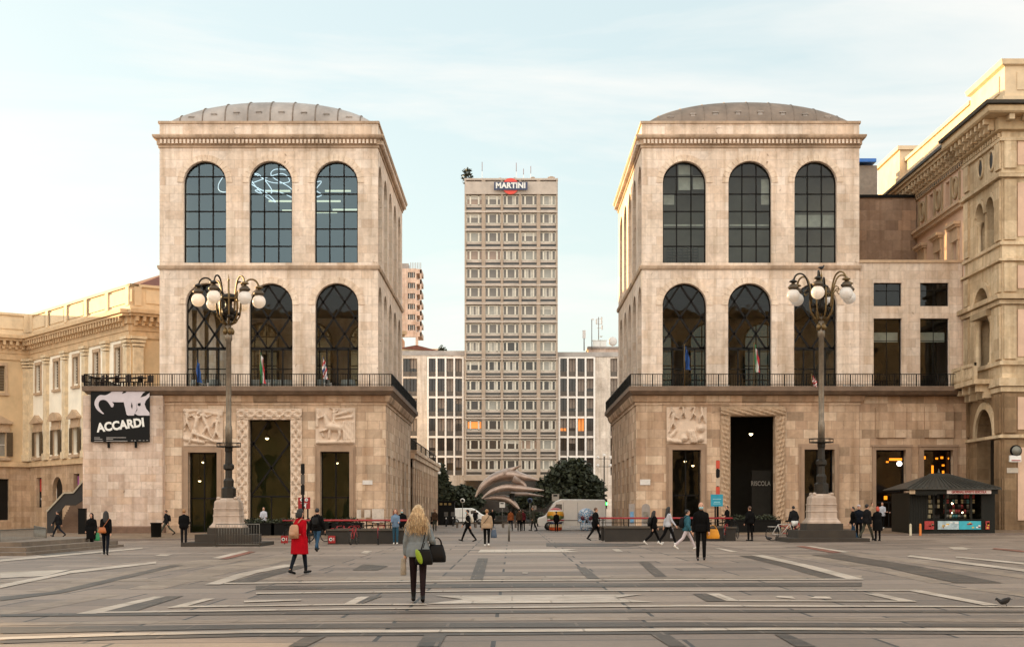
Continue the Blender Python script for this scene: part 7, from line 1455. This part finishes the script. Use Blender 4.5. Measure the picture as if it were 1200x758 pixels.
def person(at, h, face, label, top, bottom, shoe=SH_B, hair=H_DARK, style='short', legs=STAND, arms=A_DOWN, hem=.82, flare=0., slim=1.0, skin=SKIN, vox=.016, mask=False, group='people on the square', sleeve=True, bulk=0., lean=.02, boots=0):
    base = gp(*at) if len(at) == 2 else Vector(at)
    t = thing('person', label, 'person', base, R(face), group=group); M = Matrix.Translation(base) @ Matrix.Rotation(R(face), 4, 'Z') @ Matrix.Scale(h/1.75, 4)
    V = Vector; L_ = []
    for sd_, (a, b) in zip((-1, 1), legs):
        hip = V((sd_*.092*slim, 0, .93)); d1 = V((0, math.sin(R(a)), -math.cos(R(a)))); kn = hip+d1*.44; ph = R(a-b); an = kn+V((0, math.sin(ph), -math.cos(ph)))*.43
        ph2 = ph*.8; toe = an+V((0, math.cos(ph2)*.17, math.sin(ph2)*.17-.045)); heel = an+V((0, -.04*math.cos(ph2), -.05)); L_.append((hip, kn, an, toe, heel))
    dz = -min(min(l[3].z-.03, l[4].z-.035) for l in L_); up = V((0, 0, dz))
    L_ = [tuple(p+up for p in l) for l in L_]; zo = dz                      # hips sink when striding
    Zt = lambda z: z+zo
    rings = [(.84, .15, .105), (.93, .166*(1.02 if slim < 1 else 1), .12), (1.07, .138*slim, .1), (1.18, .15*slim, .112), (1.28, .162*slim, .12), (1.35, .15*slim, .108), (1.40, .118*slim, .088), (1.44, .078, .068), (1.48, .056, .055)]
    yo = lambda z: lean*max(0, (z-.93)/.5)
    def torso(mb, e, z0=None):
        r_ = [(0, yo(z), Zt(z), rx+e, ry+e) for z, rx, ry in rings]
        mb.loft(r_, 18)
    A_ = []
    for sd_, (sw, el, ou) in zip((-1, 1), arms):
        sh = V((sd_*.168*slim, yo(1.4), Zt(1.375))); d = V((sd_*math.sin(R(ou)), math.sin(R(sw)), -math.cos(R(sw)))).normalized(); eb = sh+d*.29
        d2 = V((sd_*math.sin(R(ou))*.3, math.sin(R(sw+el)), -math.cos(R(sw+el)))).normalized(); wr = eb+d2*.25; A_.append((sh, eb, wr, d2, sd_))
    hd = V((0, yo(1.62)+.012, Zt(1.625)))
    b = MB(); torso(b, -.012)
    b.caps((0, yo(1.45), Zt(1.43)), hd+V((0, -.015, -.07)), .056, .052); b.ball(hd+V((0, 0, .025)), (.075, .094, .098), 18, 14); b.ball(hd+V((0, .022, -.055)), (.056, .066, .062), 14, 10)
    b.caps(hd+V((0, .088, .012)), hd+V((0, .108, -.022)), .011, .017, 8); b.ball(hd+V((0, .078, -.088)), (.026, .02, .02), 8, 6)
    for k in (-1, 1): b.ball(hd+V((k*.076, -.008, .0)), (.012, .024, .034), 8, 6)
    for sh, eb, wr, d2, k in A_:
        b.caps(sh, eb, .05, .04); b.caps(eb, wr, .04, .027)
        sdv = V((0, 1, 0))-d2*d2.y; sdv = sdv.normalized() if sdv.length > .2 else V((0, 0, 1)); nrm = d2.cross(sdv)
        pc = wr+d2*.05; b.caps(wr, wr+d2*.075, .027, .034); 
        if vox <= .013:
            for q, (off, ln) in enumerate([(.030, .068), (.010, .08), (-.010, .074), (-.030, .058)]):
                r0 = wr+d2*.085+sdv*off; k1 = r0+d2*ln*.55-nrm*k*.006; k2 = k1+d2*ln*.4-nrm*k*.022; b.caps(r0, k1, .0095, .009, 8); b.caps(k1, k2, .009, .0075, 8)
            th0 = wr+d2*.03+sdv*.03; th1 = th0+d2*.04+sdv*.022; b.caps(th0, th1, .012, .0105, 8); b.caps(th1, th1+d2*.03, .0105, .009, 8)
        else:
            for off in (.026, .009, -.009, -.026): b.caps(wr+d2*.085+sdv*off, wr+d2*.16+sdv*off*1.15-nrm*k*.02, .0105, .009, 6)
            b.caps(wr+d2*.03+sdv*.028, wr+d2*.09+sdv*.05, .013, .011, 6)
    for hip, kn, an, toe, heel in L_:
        b.caps(hip, kn, .078, .052); b.caps(kn, an, .052, .036); b.caps(heel+V((0, 0, .012)), toe+V((0, 0, .01)), .034, .026)
    b.xf(M); o = b.build('body', skin, t); remesh.append((o, vox, 3))
    c = MB()                                                 # trousers
    c.loft([(0, 0, Zt(.84), .16*slim+.01, .12), (0, 0, Zt(.93), .175*slim+.01, .135), (0, yo(1.0), Zt(1.02), .155*slim+.01, .118)], 18)
    for hip, kn, an, toe, heel in L_: c.caps(hip+V((0, 0, -.02)), kn, .092, .066); c.caps(kn, an.lerp(kn, .08), .066, .053 if not boots else .045)
    c.xf(M); o = c.build('trousers', bottom, t); remesh.append((o, vox, 4))
    for i, (hip, kn, an, toe, heel) in enumerate(L_):
        c = MB(); c.caps(heel+V((0, 0, .005)), toe, .043, .034, 10); c.caps(an.lerp(kn, boots), heel.lerp(toe, .15), .046, .042); c.xf(M); o = c.build('shoe', shoe, t); remesh.append((o, max(.012, vox*.8), 2))
    c = MB(); e = .022+bulk; torso(c, e)                      # upper garment
    hz_ = [(hem, .178*slim+e*.6+flare, .135+e*.6+flare*.8), (.93, .172*slim+e+flare*.5, .13+e+flare*.4), (1.05, .155*slim+e+flare*.2, .118+e)]
    if hem < .9: c.loft([(0, yo(z), Zt(z), rx, ry) for z, rx, ry in hz_], 20)
    for sh, eb, wr, d2, k in A_: c.caps((sh.x*.3, yo(1.44), Zt(1.43)), sh+V((0, 0, .0)), .05, .06+bulk*.5); c.caps(sh+V((0, 0, -.005)), eb, .062+bulk*.6, .054+bulk*.7); c.caps(eb, wr-d2*.01, .056+bulk*.8, .04+bulk*.5)
    c.caps((0, yo(1.46), Zt(1.44)), (0, yo(1.48), Zt(1.485)), .075, .066)
    c.xf(M); o = c.build('jacket', top, t); remesh.append((o, vox, 4))
    c = MB(); q = hd+V((0, -.018, .035))                       # hair
    if style == 'bald': c.ball(hd+V((0, -.03, -.005)), (.081, .082, .07), 14, 10)
    else:
        c.ball(q, (.087, .098, .1), 18, 14)
        if style in ('long', 'wild'):
            w_ = 1.0 if style == 'long' else 1.25
            c.loft([(0, yo(1.3)-.13, Zt(1.25), .05*w_, .025), (0, yo(1.4)-.125, Zt(1.36), .09*w_, .04), (0, yo(1.5)-.08, Zt(1.5), .1*w_, .07), (0, -.02, Zt(1.6), .095*min(w_, 1.15), .085), (0, -.01, Zt(1.68), .085, .09)], 16)
            for k in (-1, 1): c.caps(q+V((k*.07, 0, 0)), (k*.11*w_, yo(1.4)+.0, Zt(1.36)), .04, .03)
            if style == 'wild':
                rr = random.Random(3)
                for _ in range(90):
                    x = rr.uniform(-.15, .15); z1_ = rr.uniform(1.2, 1.34); c.caps((x*.5, -.09, Zt(1.62)), (x*.95, yo(1.4)-.125-.02*rr.random(), Zt(1.42)), .017, .013, 6); c.caps((x*.95, yo(1.4)-.135, Zt(1.42)), (x*1.1+rr.uniform(-.03, .03), yo(1.3)-.15-.02*rr.random(), Zt(z1_)), .013, .004, 6)
        elif style == 'bob': c.loft([(0, -.04, Zt(1.5), .085, .07), (0, -.03, Zt(1.56), .1, .09), (0, -.02, Zt(1.64), .094, .1)], 14)
        elif style == 'bun': c.ball(q+V((0, -.1, .04)), .05)
        elif style == 'hood': c.ball(hd+V((0, -.02, .02)), (.105, .11, .125), 16, 12); c.caps((0, yo(1.45)-.05, Zt(1.46)), hd+V((0, -.06, -.04)), .1, .09)
        elif style == 'cap': c.ball(hd+V((0, .1, .065)), (.06, .07, .012), 12, 6)
    if style not in ('hood',): c2 = [v for v in c.v]
    c.xf(M); o = c.build('hood' if style == 'hood' else 'cap' if style == 'cap' else 'hair', top if style == 'hood' else hair, t); remesh.append((o, .007 if style == 'wild' else max(.009, vox*.7), 1 if style == 'wild' else 2))
    # the face is left clear of hair: the hair mass is pushed back behind the brow
    for v in o.data.vertices:
        lv = M.inverted() @ (WM[t.name] @ v.co)
        if lv.y > hd.y+.045 and lv.z < hd.z+.075 and style not in ('cap',): lv.y = hd.y+.045; v.co = WM[t.name].inverted() @ (M @ lv)
    for k in (-1, 1): c = MB(); c.ball(hd+V((k*.031, .084, .022)), (.012, .009, .008), 8, 6); c.xf(M); c.build('eye', EYEM, t)
    c = MB(); c.ball(hd+V((0, .083, -.058)), (.024, .008, .007), 8, 6); c.xf(M); c.build('mouth', LIP, t)
    if mask:
        c = MB(); c.ball(hd+V((0, .045, -.055)), (.067, .075, .05), 14, 10); c.tube([hd+V((-.07, -.0, .0)), hd+V((-.055, .07, -.035))], .004, 5); c.tube([hd+V((.07, 0, 0)), hd+V((.055, .07, -.035))], .004, 5); c.xf(M); c.build('face_mask', mat('pale_blue_mask', '#8fb4b8', .8, var=.05), t)
    t['h_'] = h; del t['h_']
    return t, M, zo, A_, L_
def bag(P, off, size, m_, label, cat='bag', name='bag', strap=None, handle=True, tilt=0, group='bags carried on the square'):
    t0, M, zo, A_, L_ = P; p = M @ Vector((off[0], off[1], off[2]+zo)); rz = t0.rotation_euler.z+tilt; t = thing(name, label, cat, p, rz, group=group); W = Matrix.Translation(p) @ Matrix.Rotation(rz, 4, 'Z'); w, d, h = size
    c = MB(); n = 20; v = []; f = []
    lv = [(-.5, .9), (-.46, 1.02), (-.2, 1.04), (.1, .93), (.35, .8), (.5, .7)]
    for z, k in lv:
        for i in range(n):
            a = 2*math.pi*i/n; ca, sa = math.cos(a), math.sin(a); v.append((w/2*k*math.copysign(abs(ca)**.5, ca), d/2*k*math.copysign(abs(sa)**.6, sa)*(1 if z < .3 else .7), h*z))
    for j in range(len(lv)-1):
        for i in range(n): f.append((j*n+i, j*n+(i+1) % n, (j+1)*n+(i+1) % n, (j+1)*n+i))
    f += [list(range(n))[::-1], list(range((len(lv)-1)*n, len(lv)*n))]; c.add(v, f, 0, True); c.xf(W); c.build('body', m_, t)
    if handle:
        for s_ in (-1, 1): c = MB(); c.tube([(w*.28*math.cos(a), s_*d*.22, h*.48+h*.42*math.sin(a)) for a in [math.pi*k/10 for k in range(11)]], .009, 6); c.xf(W); c.build('handle', m_, t)
    if strap:
        c = MB(); c.tube(spl([tuple(M @ Vector((x, y, z+zo))) for x, y, z in strap], 6), .011, 6); c.build('strap', m_, t)
    return t
def backpack(P, m_, label, size=(.3, .15, .4), z=1.2, group='backpacks worn on the square'):
    t0, M, zo, A_, L_ = P; q = M @ Vector((0, -.2, z+zo)); t = thing('backpack', label, 'backpack', q, t0.rotation_euler.z, group=group); w, d, h = size; W = Matrix.Translation(q) @ Matrix.Rotation(t0.rotation_euler.z, 4, 'Z')
    c = MB(); c.loft([(0, 0, -h/2, w*.36, d*.4), (0, -.01, -h*.44, w*.5, d*.52), (0, -.015, 0, w*.5, d*.52), (0, 0, h*.36, w*.44, d*.45), (0, .01, h*.5, w*.28, d*.28)], 18); c.xf(W); c.build('body', m_, t)
    c = MB(); c.loft([(0, -d*.42, -h*.38, w*.3, d*.2), (0, -d*.45, -h*.2, w*.34, d*.24), (0, -d*.42, .0, w*.3, d*.18)], 14); c.xf(W); c.build('front_pocket', m_, t)
    for s_ in (-1, 1): c = MB(); c.tube(spl([tuple(M @ Vector((s_*x, y, zz_+zo))) for x, y, zz_ in [(.09, -.14, 1.36), (.11, -.03, 1.47), (.12, .1, 1.4), (.13, .14, 1.25), (.16, .02, 1.08), (.12, -.13, 1.05)]], 4), .014, 6); c.build('strap', m_, t)
TAN = mat('tan_leather', '#a3795a', .55, var=.15, scale=6); BLKL = mat('black_leather', '#0a0909', .5, var=.2, spec=.15); LIME = mat('lime_green_nylon', '#7a9210', .5, var=.08); CREAM = mat('cream_canvas', '#b6ab9a', .8); GRNB = mat('green_plastic_bag', '#1f7a4a', .5); YEL = mat('amber_paper_bag', '#cf8b1a', .6, var=.08); BLUB = mat('slate_blue_bag', '#3b4a5c', .6); ORGB = mat('orange_brown_leather', '#9a5524', .5, var=.2)

P = person((490, 705.5), 1.68, 2, 'woman with long tousled blond hair and grey jumper walking away, largest figure', GREYK, cloth('wine_black_trousers', '#231a1c', .3), SH_B, H_BLOND, 'wild', ((9, 4), (-6, 9)), ((3, 10, 12), (-6, 62, 20)), hem=.80, flare=.03, slim=.95, vox=.011, bulk=.014, boots=.3)
M_ = P[1]; zo_ = P[2]; m = MB(); rs_ = random.Random(12)
for i in range(110):
    x = rs_.uniform(-.15, .15); sp_ = rs_.uniform(.9, 1.55); z2_ = rs_.uniform(1.16, 1.34); yb_ = -.125-.05*rs_.random()
    q = spl([(x*.45, -.05-.04*rs_.random(), 1.72+zo_-abs(x)*.3), (x*.75+rs_.uniform(-.01, .01), -.115, 1.6+zo_), (x*sp_+rs_.uniform(-.02, .02), yb_, 1.42+zo_), (x*sp_*1.12+rs_.uniform(-.035, .035), yb_-.015, (1.42+z2_)/2+zo_), (x*sp_*1.1+rs_.uniform(-.04, .04), yb_-.01+rs_.uniform(-.02, .02), z2_+zo_)], 4)
    m.tube([M_ @ Vector(p) for p in q], [.0075*(1-.75*k/len(q)) for k in range(len(q))], 5)
m.build('loose_hair', H_BLOND, P[0])
bag(P, (.33, .05, .86), (.33, .17, .31), BLKL, 'black leather handbag hanging from the blond woman\'s right arm', name='handbag', cat='handbag', tilt=.2)
bag(P, (.11, -.16, .80), (.3, .1, .27), BLKL, 'black pouch hanging behind the blond woman on a long shoulder strap', name='shoulder_bag', handle=False, strap=[(.05, -.17, .9), (.12, -.155, 1.15), (.155, -.1, 1.38), (.15, .02, 1.45), (.12, .13, 1.3)])
P0 = P[1] @ Vector((.02, -.235, .81+P[2])); t = thing('case', 'lime green rounded case clipped to the blond woman\'s black pouch', 'case', P0, group='bags carried on the square'); MB().ball((0, 0, 0), (.05, .026, .135), 16, 12, M=Matrix.Rotation(R(-20), 3, 'Y') @ Matrix.Rotation(R(0), 3, 'X')).xf(Matrix.Translation(P0)).build('body', LIME, t); MB().tube([P0+Vector((.075, 0, .15)), P0+Vector((.1, .02, .24))], .008, 6).build('loop', BLKL, t)
bag(P, (-.27, .0, .62), (.1, .13, .3), mat('grey_paper', '#8a8172', .8, var=.25, scale=12), 'folded grey newspaper held low in the blond woman\'s left hand', name='newspaper', cat='newspaper', handle=False)
P = person((351, 672.5), 1.66, -38, 'woman in a long red hooded coat walking away to the right', REDC, DJEANS, SH_B, H_DARK, 'bob', SHORT2, ((8, 14, 7), (-10, 10, 8)), hem=.52, flare=.075, slim=.95, vox=.013, bulk=.018, boots=.35)
backpack(P, TAN, 'small tan leather backpack on the red-coated woman', (.32, .16, .36), 1.13)
P = person((371.5, 646), 1.76, -12, 'man in black jacket and blue jeans walking away beyond the red coat', BLACKC, JEANS, SH_B, H_DARK, 'cap', WALK1, A_POCK, hem=.86, bulk=.03); backpack(P, BLKL, 'black backpack on the man in blue jeans', (.28, .12, .38), 1.2)
P = person((821.5, 656.5), 1.79, 176, 'grey-haired man in black wearing a pale blue face mask, walking this way', BLACKC, BLACKC, SH_B, H_GREY, 'bald', ((8, 4), (-5, 14)), ((6, 14, 10), (-6, 12, 12)), hem=.84, bulk=.006, vox=.013, mask=True)
bag(P, (-.36, -.1, .78), (.42, .1, .3), YEL, 'amber carrier bag behind the masked man in black', name='carrier_bag', handle=True)
P = person((124, 650), 1.66, 8, 'woman in black with long dark hair walking away near the left steps', BLACKC, NAVY, SH_B, H_DARK, 'long', SHORT1, A_SW2, hem=.78, slim=.93, bulk=.012); bag(P, (-.12, -.2, .98), (.3, .13, .22), ORGB, 'orange-brown shoulder bag on the dark-haired woman at the left', name='shoulder_bag', handle=False, strap=[(-.1, -.17, 1.08), (.02, -.15, 1.25), (.14, -.06, 1.44), (.14, .1, 1.36)])
P = person((107.5, 642.5), 1.58, 172, 'short person wrapped in a black coat coming this way at the left', BLACKC, BLACKC, SH_B, H_DARK, 'hood', SHORT1, ((4, 20, 12), (4, 20, 12)), hem=.45, flare=.06, bulk=.04); bag(P, (-.28, .02, .58), (.26, .12, .36), GRNB, 'green carrier bag held by the person in the black coat', name='carrier_bag')
P = person((215.5, 640), 1.74, 4, 'fair-haired man in a black jacket standing left of the left lamp', BLACKC, CHAR, SH_B, H_FAIR, 'short', STAND2, A_HOLD, hem=.84, bulk=.04)
P = person((PX(195, 94), 94, side_z(PX(195, 94), 94)), 1.62, 92, 'walker in dark clothes with a backpack passing the pale stone wing', CHAR, OLIVE, SH_B, H_BROWN, 'short', LONG1, A_SW1, bulk=.01); backpack(P, CHAR, 'dark backpack on the walker passing the stone wing', (.28, .15, .4), 1.2)
P = person((PX(68, 92), 92, side_z(PX(68, 92), 92)), 1.66, 80, 'person in dark jacket and blue jeans striding past the outdoor stair', CHAR, DJEANS, SH_B, H_DARK, 'short', LONG2, A_SW2, bulk=.02)
P = person((570.5, 640), 1.64, 0, 'woman in a beige padded jacket walking away down the middle gap', BEIGE, BLACKC, SH_W, H_FAIR, 'short', SHORT1, A_DOWN, hem=.84, bulk=.034, flare=.015); bag(P, (.33, .02, .58), (.27, .12, .36), BLUB, 'slate blue shopping bag beside the woman in the beige jacket', name='shopping_bag'); bag(P, (-.2, .1, .98), (.24, .1, .2), BLKL, 'dark crossbody bag at the left hip of the beige jacket', name='shoulder_bag', handle=False, strap=[(-.18, .02, 1.06), (-.1, -.19, 1.15), (.06, -.19, 1.36), (.12, -.08, 1.47)])
P = person((548.5, 634.5), 1.68, 88, 'slim masked person in black walking left of the beige jacket', BLACKC, BLACKC, SH_B, H_DARK, 'short', WALK1, A_SW1, mask=True, slim=.95); backpack(P, CREAM, 'cream backpack on the slim person in black', (.28, .16, .34), 1.22)
P = person((463.5, 637.5), 1.68, 178, 'red-haired woman in a denim jacket and jeans standing by the parapet end', DENIM, cloth('mid_blue_jeans', '#2c4a5a'), SH_W, H_RED, 'long', STAND2, A_HOLD, hem=.9, slim=.95); c = MB(); 
P = person((471.5, 633), 1.7, 170, 'bearded person in dark jacket standing just behind the red-haired woman', BLACKC, BLACKC, SH_B, H_GREY, 'short', STAND, A_DOWN, bulk=.02, mask=True)
P = person((766, 638), 1.62, -72, 'girl in black with dark hair striding right, hindmost of the trio', BLACKC, BLACKC, SH_W, H_DARK, 'long', LONG1, A_SW2, hem=.88, slim=.95, bulk=.02); backpack(P, BLKL, 'black rucksack on the hindmost girl of the trio', (.3, .17, .42), 1.2)
P = person((783, 638.5), 1.74, -76, 'girl in white top and black leggings with long dark hair, striding right', WHITEC, BLACKC, SH_W, H_DARK, 'long', WALK2, A_SW1, hem=.92, slim=.93); bag(P, (-.15, .24, .5), (.24, .12, .34), WHITEC, 'white carrier bag swinging beside the girl in the white top', name='carrier_bag')
P = person((804.5, 643.5), 1.66, -80, 'youth in teal jacket and pale trousers taking a long stride right', TEAL, LILAC, SH_W, H_DARK, 'short', LONG1, A_POCK, hem=.86, bulk=.03); backpack(P, CHAR, 'dark rucksack on the youth in the teal jacket', (.28, .17, .42), 1.2)
P = person((879, 633.5), 1.72, 30, 'person in black standing alone before the right portal', BLACKC, BLACKC, SH_B, H_BROWN, 'short', STAND, A_POCK, hem=.84, bulk=.03)
P = person((697.5, 633), 1.74, -85, 'man in black striding right beside the blue painted skull', BLACKC, BLACKC, SH_B, H_BROWN, 'short', WALK1, A_POCK, hem=.74, bulk=.03, flare=.02)
P = person((PX(930, 86), 86, gz(14)), 1.75, 20, 'dark-clad person standing behind the bicycles left of the right lamp', CHAR, CHAR, SH_B, H_DARK, 'short', STAND, A_POCK, bulk=.04)
for (at, h, f, lb, tp, bt, hr, st, lg, ar, kw) in [
 ((1000, 633), 1.66, 100, 'person in black jacket and jeans, leftmost of the group by the right lamp', BLACKC, JEANS, H_DARK, 'short', SHORT1, A_POCK, {}),
 ((1006.5, 632), 1.76, 160, 'person in dark cap and white patterned scarf within the group by the lamp', NAVY, BLACKC, WHITEC, 'cap', STAND, A_HOLD, dict(bulk=.03)),
 ((1015.5, 633.5), 1.82, -60, 'tall man in dark jacket and olive trousers stepping through the group', CHAR, OLIVE, H_DARK, 'short', WALK2, A_DOWN, dict(bulk=.03)),
 ((1028.5, 633.5), 1.66, 10, 'woman with bright red hair in a knee-length black coat, rightmost of the group', BLACKC, BLACKC, mat('bright_red_hair', '#a1381f', .5), 'bob', STAND, A_HOLD, dict(hem=.5, flare=.06, bulk=.02)),
]: person(at, h, f, lb, tp, bt, SH_B, hr, st, lg, ar, **kw)
for (px, Y, h, f, lb, tp, bt, hr, lg) in [
 (1048, 95, 1.7, 100, 'man in dark jacket and pale jeans by the shop doorway left of the kiosk', CHAR, cloth('pale_jeans', '#6d7f90'), H_FAIR, STAND2),
 (1034, 97, 1.68, 160, 'person in a white top inside the shop doorway crowd', WHITEC, BLACKC, H_DARK, STAND), (1022, 97, 1.66, 190, 'person in a cream jacket waiting behind the tall man', BEIGE, CHAR, H_BROWN, STAND)]:
    person((PX(px, Y), Y, side_z(PX(px, Y), Y)), h, f, lb, tp, bt, SH_W, hr, 'short', lg, A_HOLD, vox=.02)
for (px, py, h, f, lb, tp, bt, hr, lg) in [
 (598.5, 622, 1.68, 10, 'person in a rust-red jacket far down the middle gap', ORG_C, DJEANS, H_DARK, SHORT1), (608.5, 622, 1.72, 0, 'person in brown, left of two standing before the big van', BROWNC, BLACKC, H_DARK, STAND), (613, 621.5, 1.66, 20, 'person in maroon black, right of two standing before the big van', MAROON, BLACKC, H_BROWN, STAND),
 (625, 622, 1.86, 90, 'tall person in a long olive-grey coat at the nose of the big van', OLIVE, CHAR, H_GREY, SHORT2), (652, 622.5, 1.5, 0, 'small figure in black standing right before the rainbow skull', BLACKC, BLACKC, H_DARK, STAND), (509.5, 622, 1.75, 185, 'person in grey-brown standing at the end of the colonnade', BROWNC, OLIVE, H_BROWN, STAND), (577, 618, 1.7, 180, 'person in dark clothes beyond the beige jacket', BLACKC, NAVY, H_DARK, STAND), (557, 617.5, 1.66, 5, 'person in black far back near the smaller white van', CHAR, BLACKC, H_DARK, STAND)]:
    person((px, py), h, f, lb, tp, bt, SH_B, hr, 'short', lg, A_DOWN, vox=.022, hem=.6 if 'coat' in lb else .84)
person((PX(309, 95), 95, side_z(-15, 95)), 1.66, 180, 'pale-shirted waiter standing in the left portal', WHITEC, BLACKC, SH_B, H_DARK, 'short', STAND, A_HOLD, vox=.02)
person((PX(852.5, 92), 92, side_z(13, 92)), 1.6, 120, 'person in black at the left edge of the right portal', BLACKC, BLACKC, SH_B, H_DARK, 'short', STAND2, A_HOLD, vox=.02)

# ---------------------------------------------------------------- bake the voxel skins into single smooth surfaces
for o, vx, it_ in remesh:
    sc_ = 1.0
    md = o.modifiers.new('remesh', 'REMESH'); md.mode = 'VOXEL'; md.voxel_size = vx; md.use_smooth_shade = True
    ms_ = o.modifiers.new('smooth', 'SMOOTH'); ms_.factor = .5; ms_.iterations = it_
bpy.context.view_layer.update(); dg = bpy.context.evaluated_depsgraph_get(); baked = []
for o, vx, it_ in remesh: baked.append((o, bpy.data.meshes.new_from_object(o.evaluated_get(dg))))
for o, me in baked:
    m_ = o.data.materials[0]; o.modifiers.clear(); nm = o.data.name; o.data = me; me.name = nm; me.materials.clear(); me.materials.append(m_)
    me.polygons.foreach_set('material_index', [0]*len(me.polygons)); me.polygons.foreach_set('use_smooth', [True]*len(me.polygons))
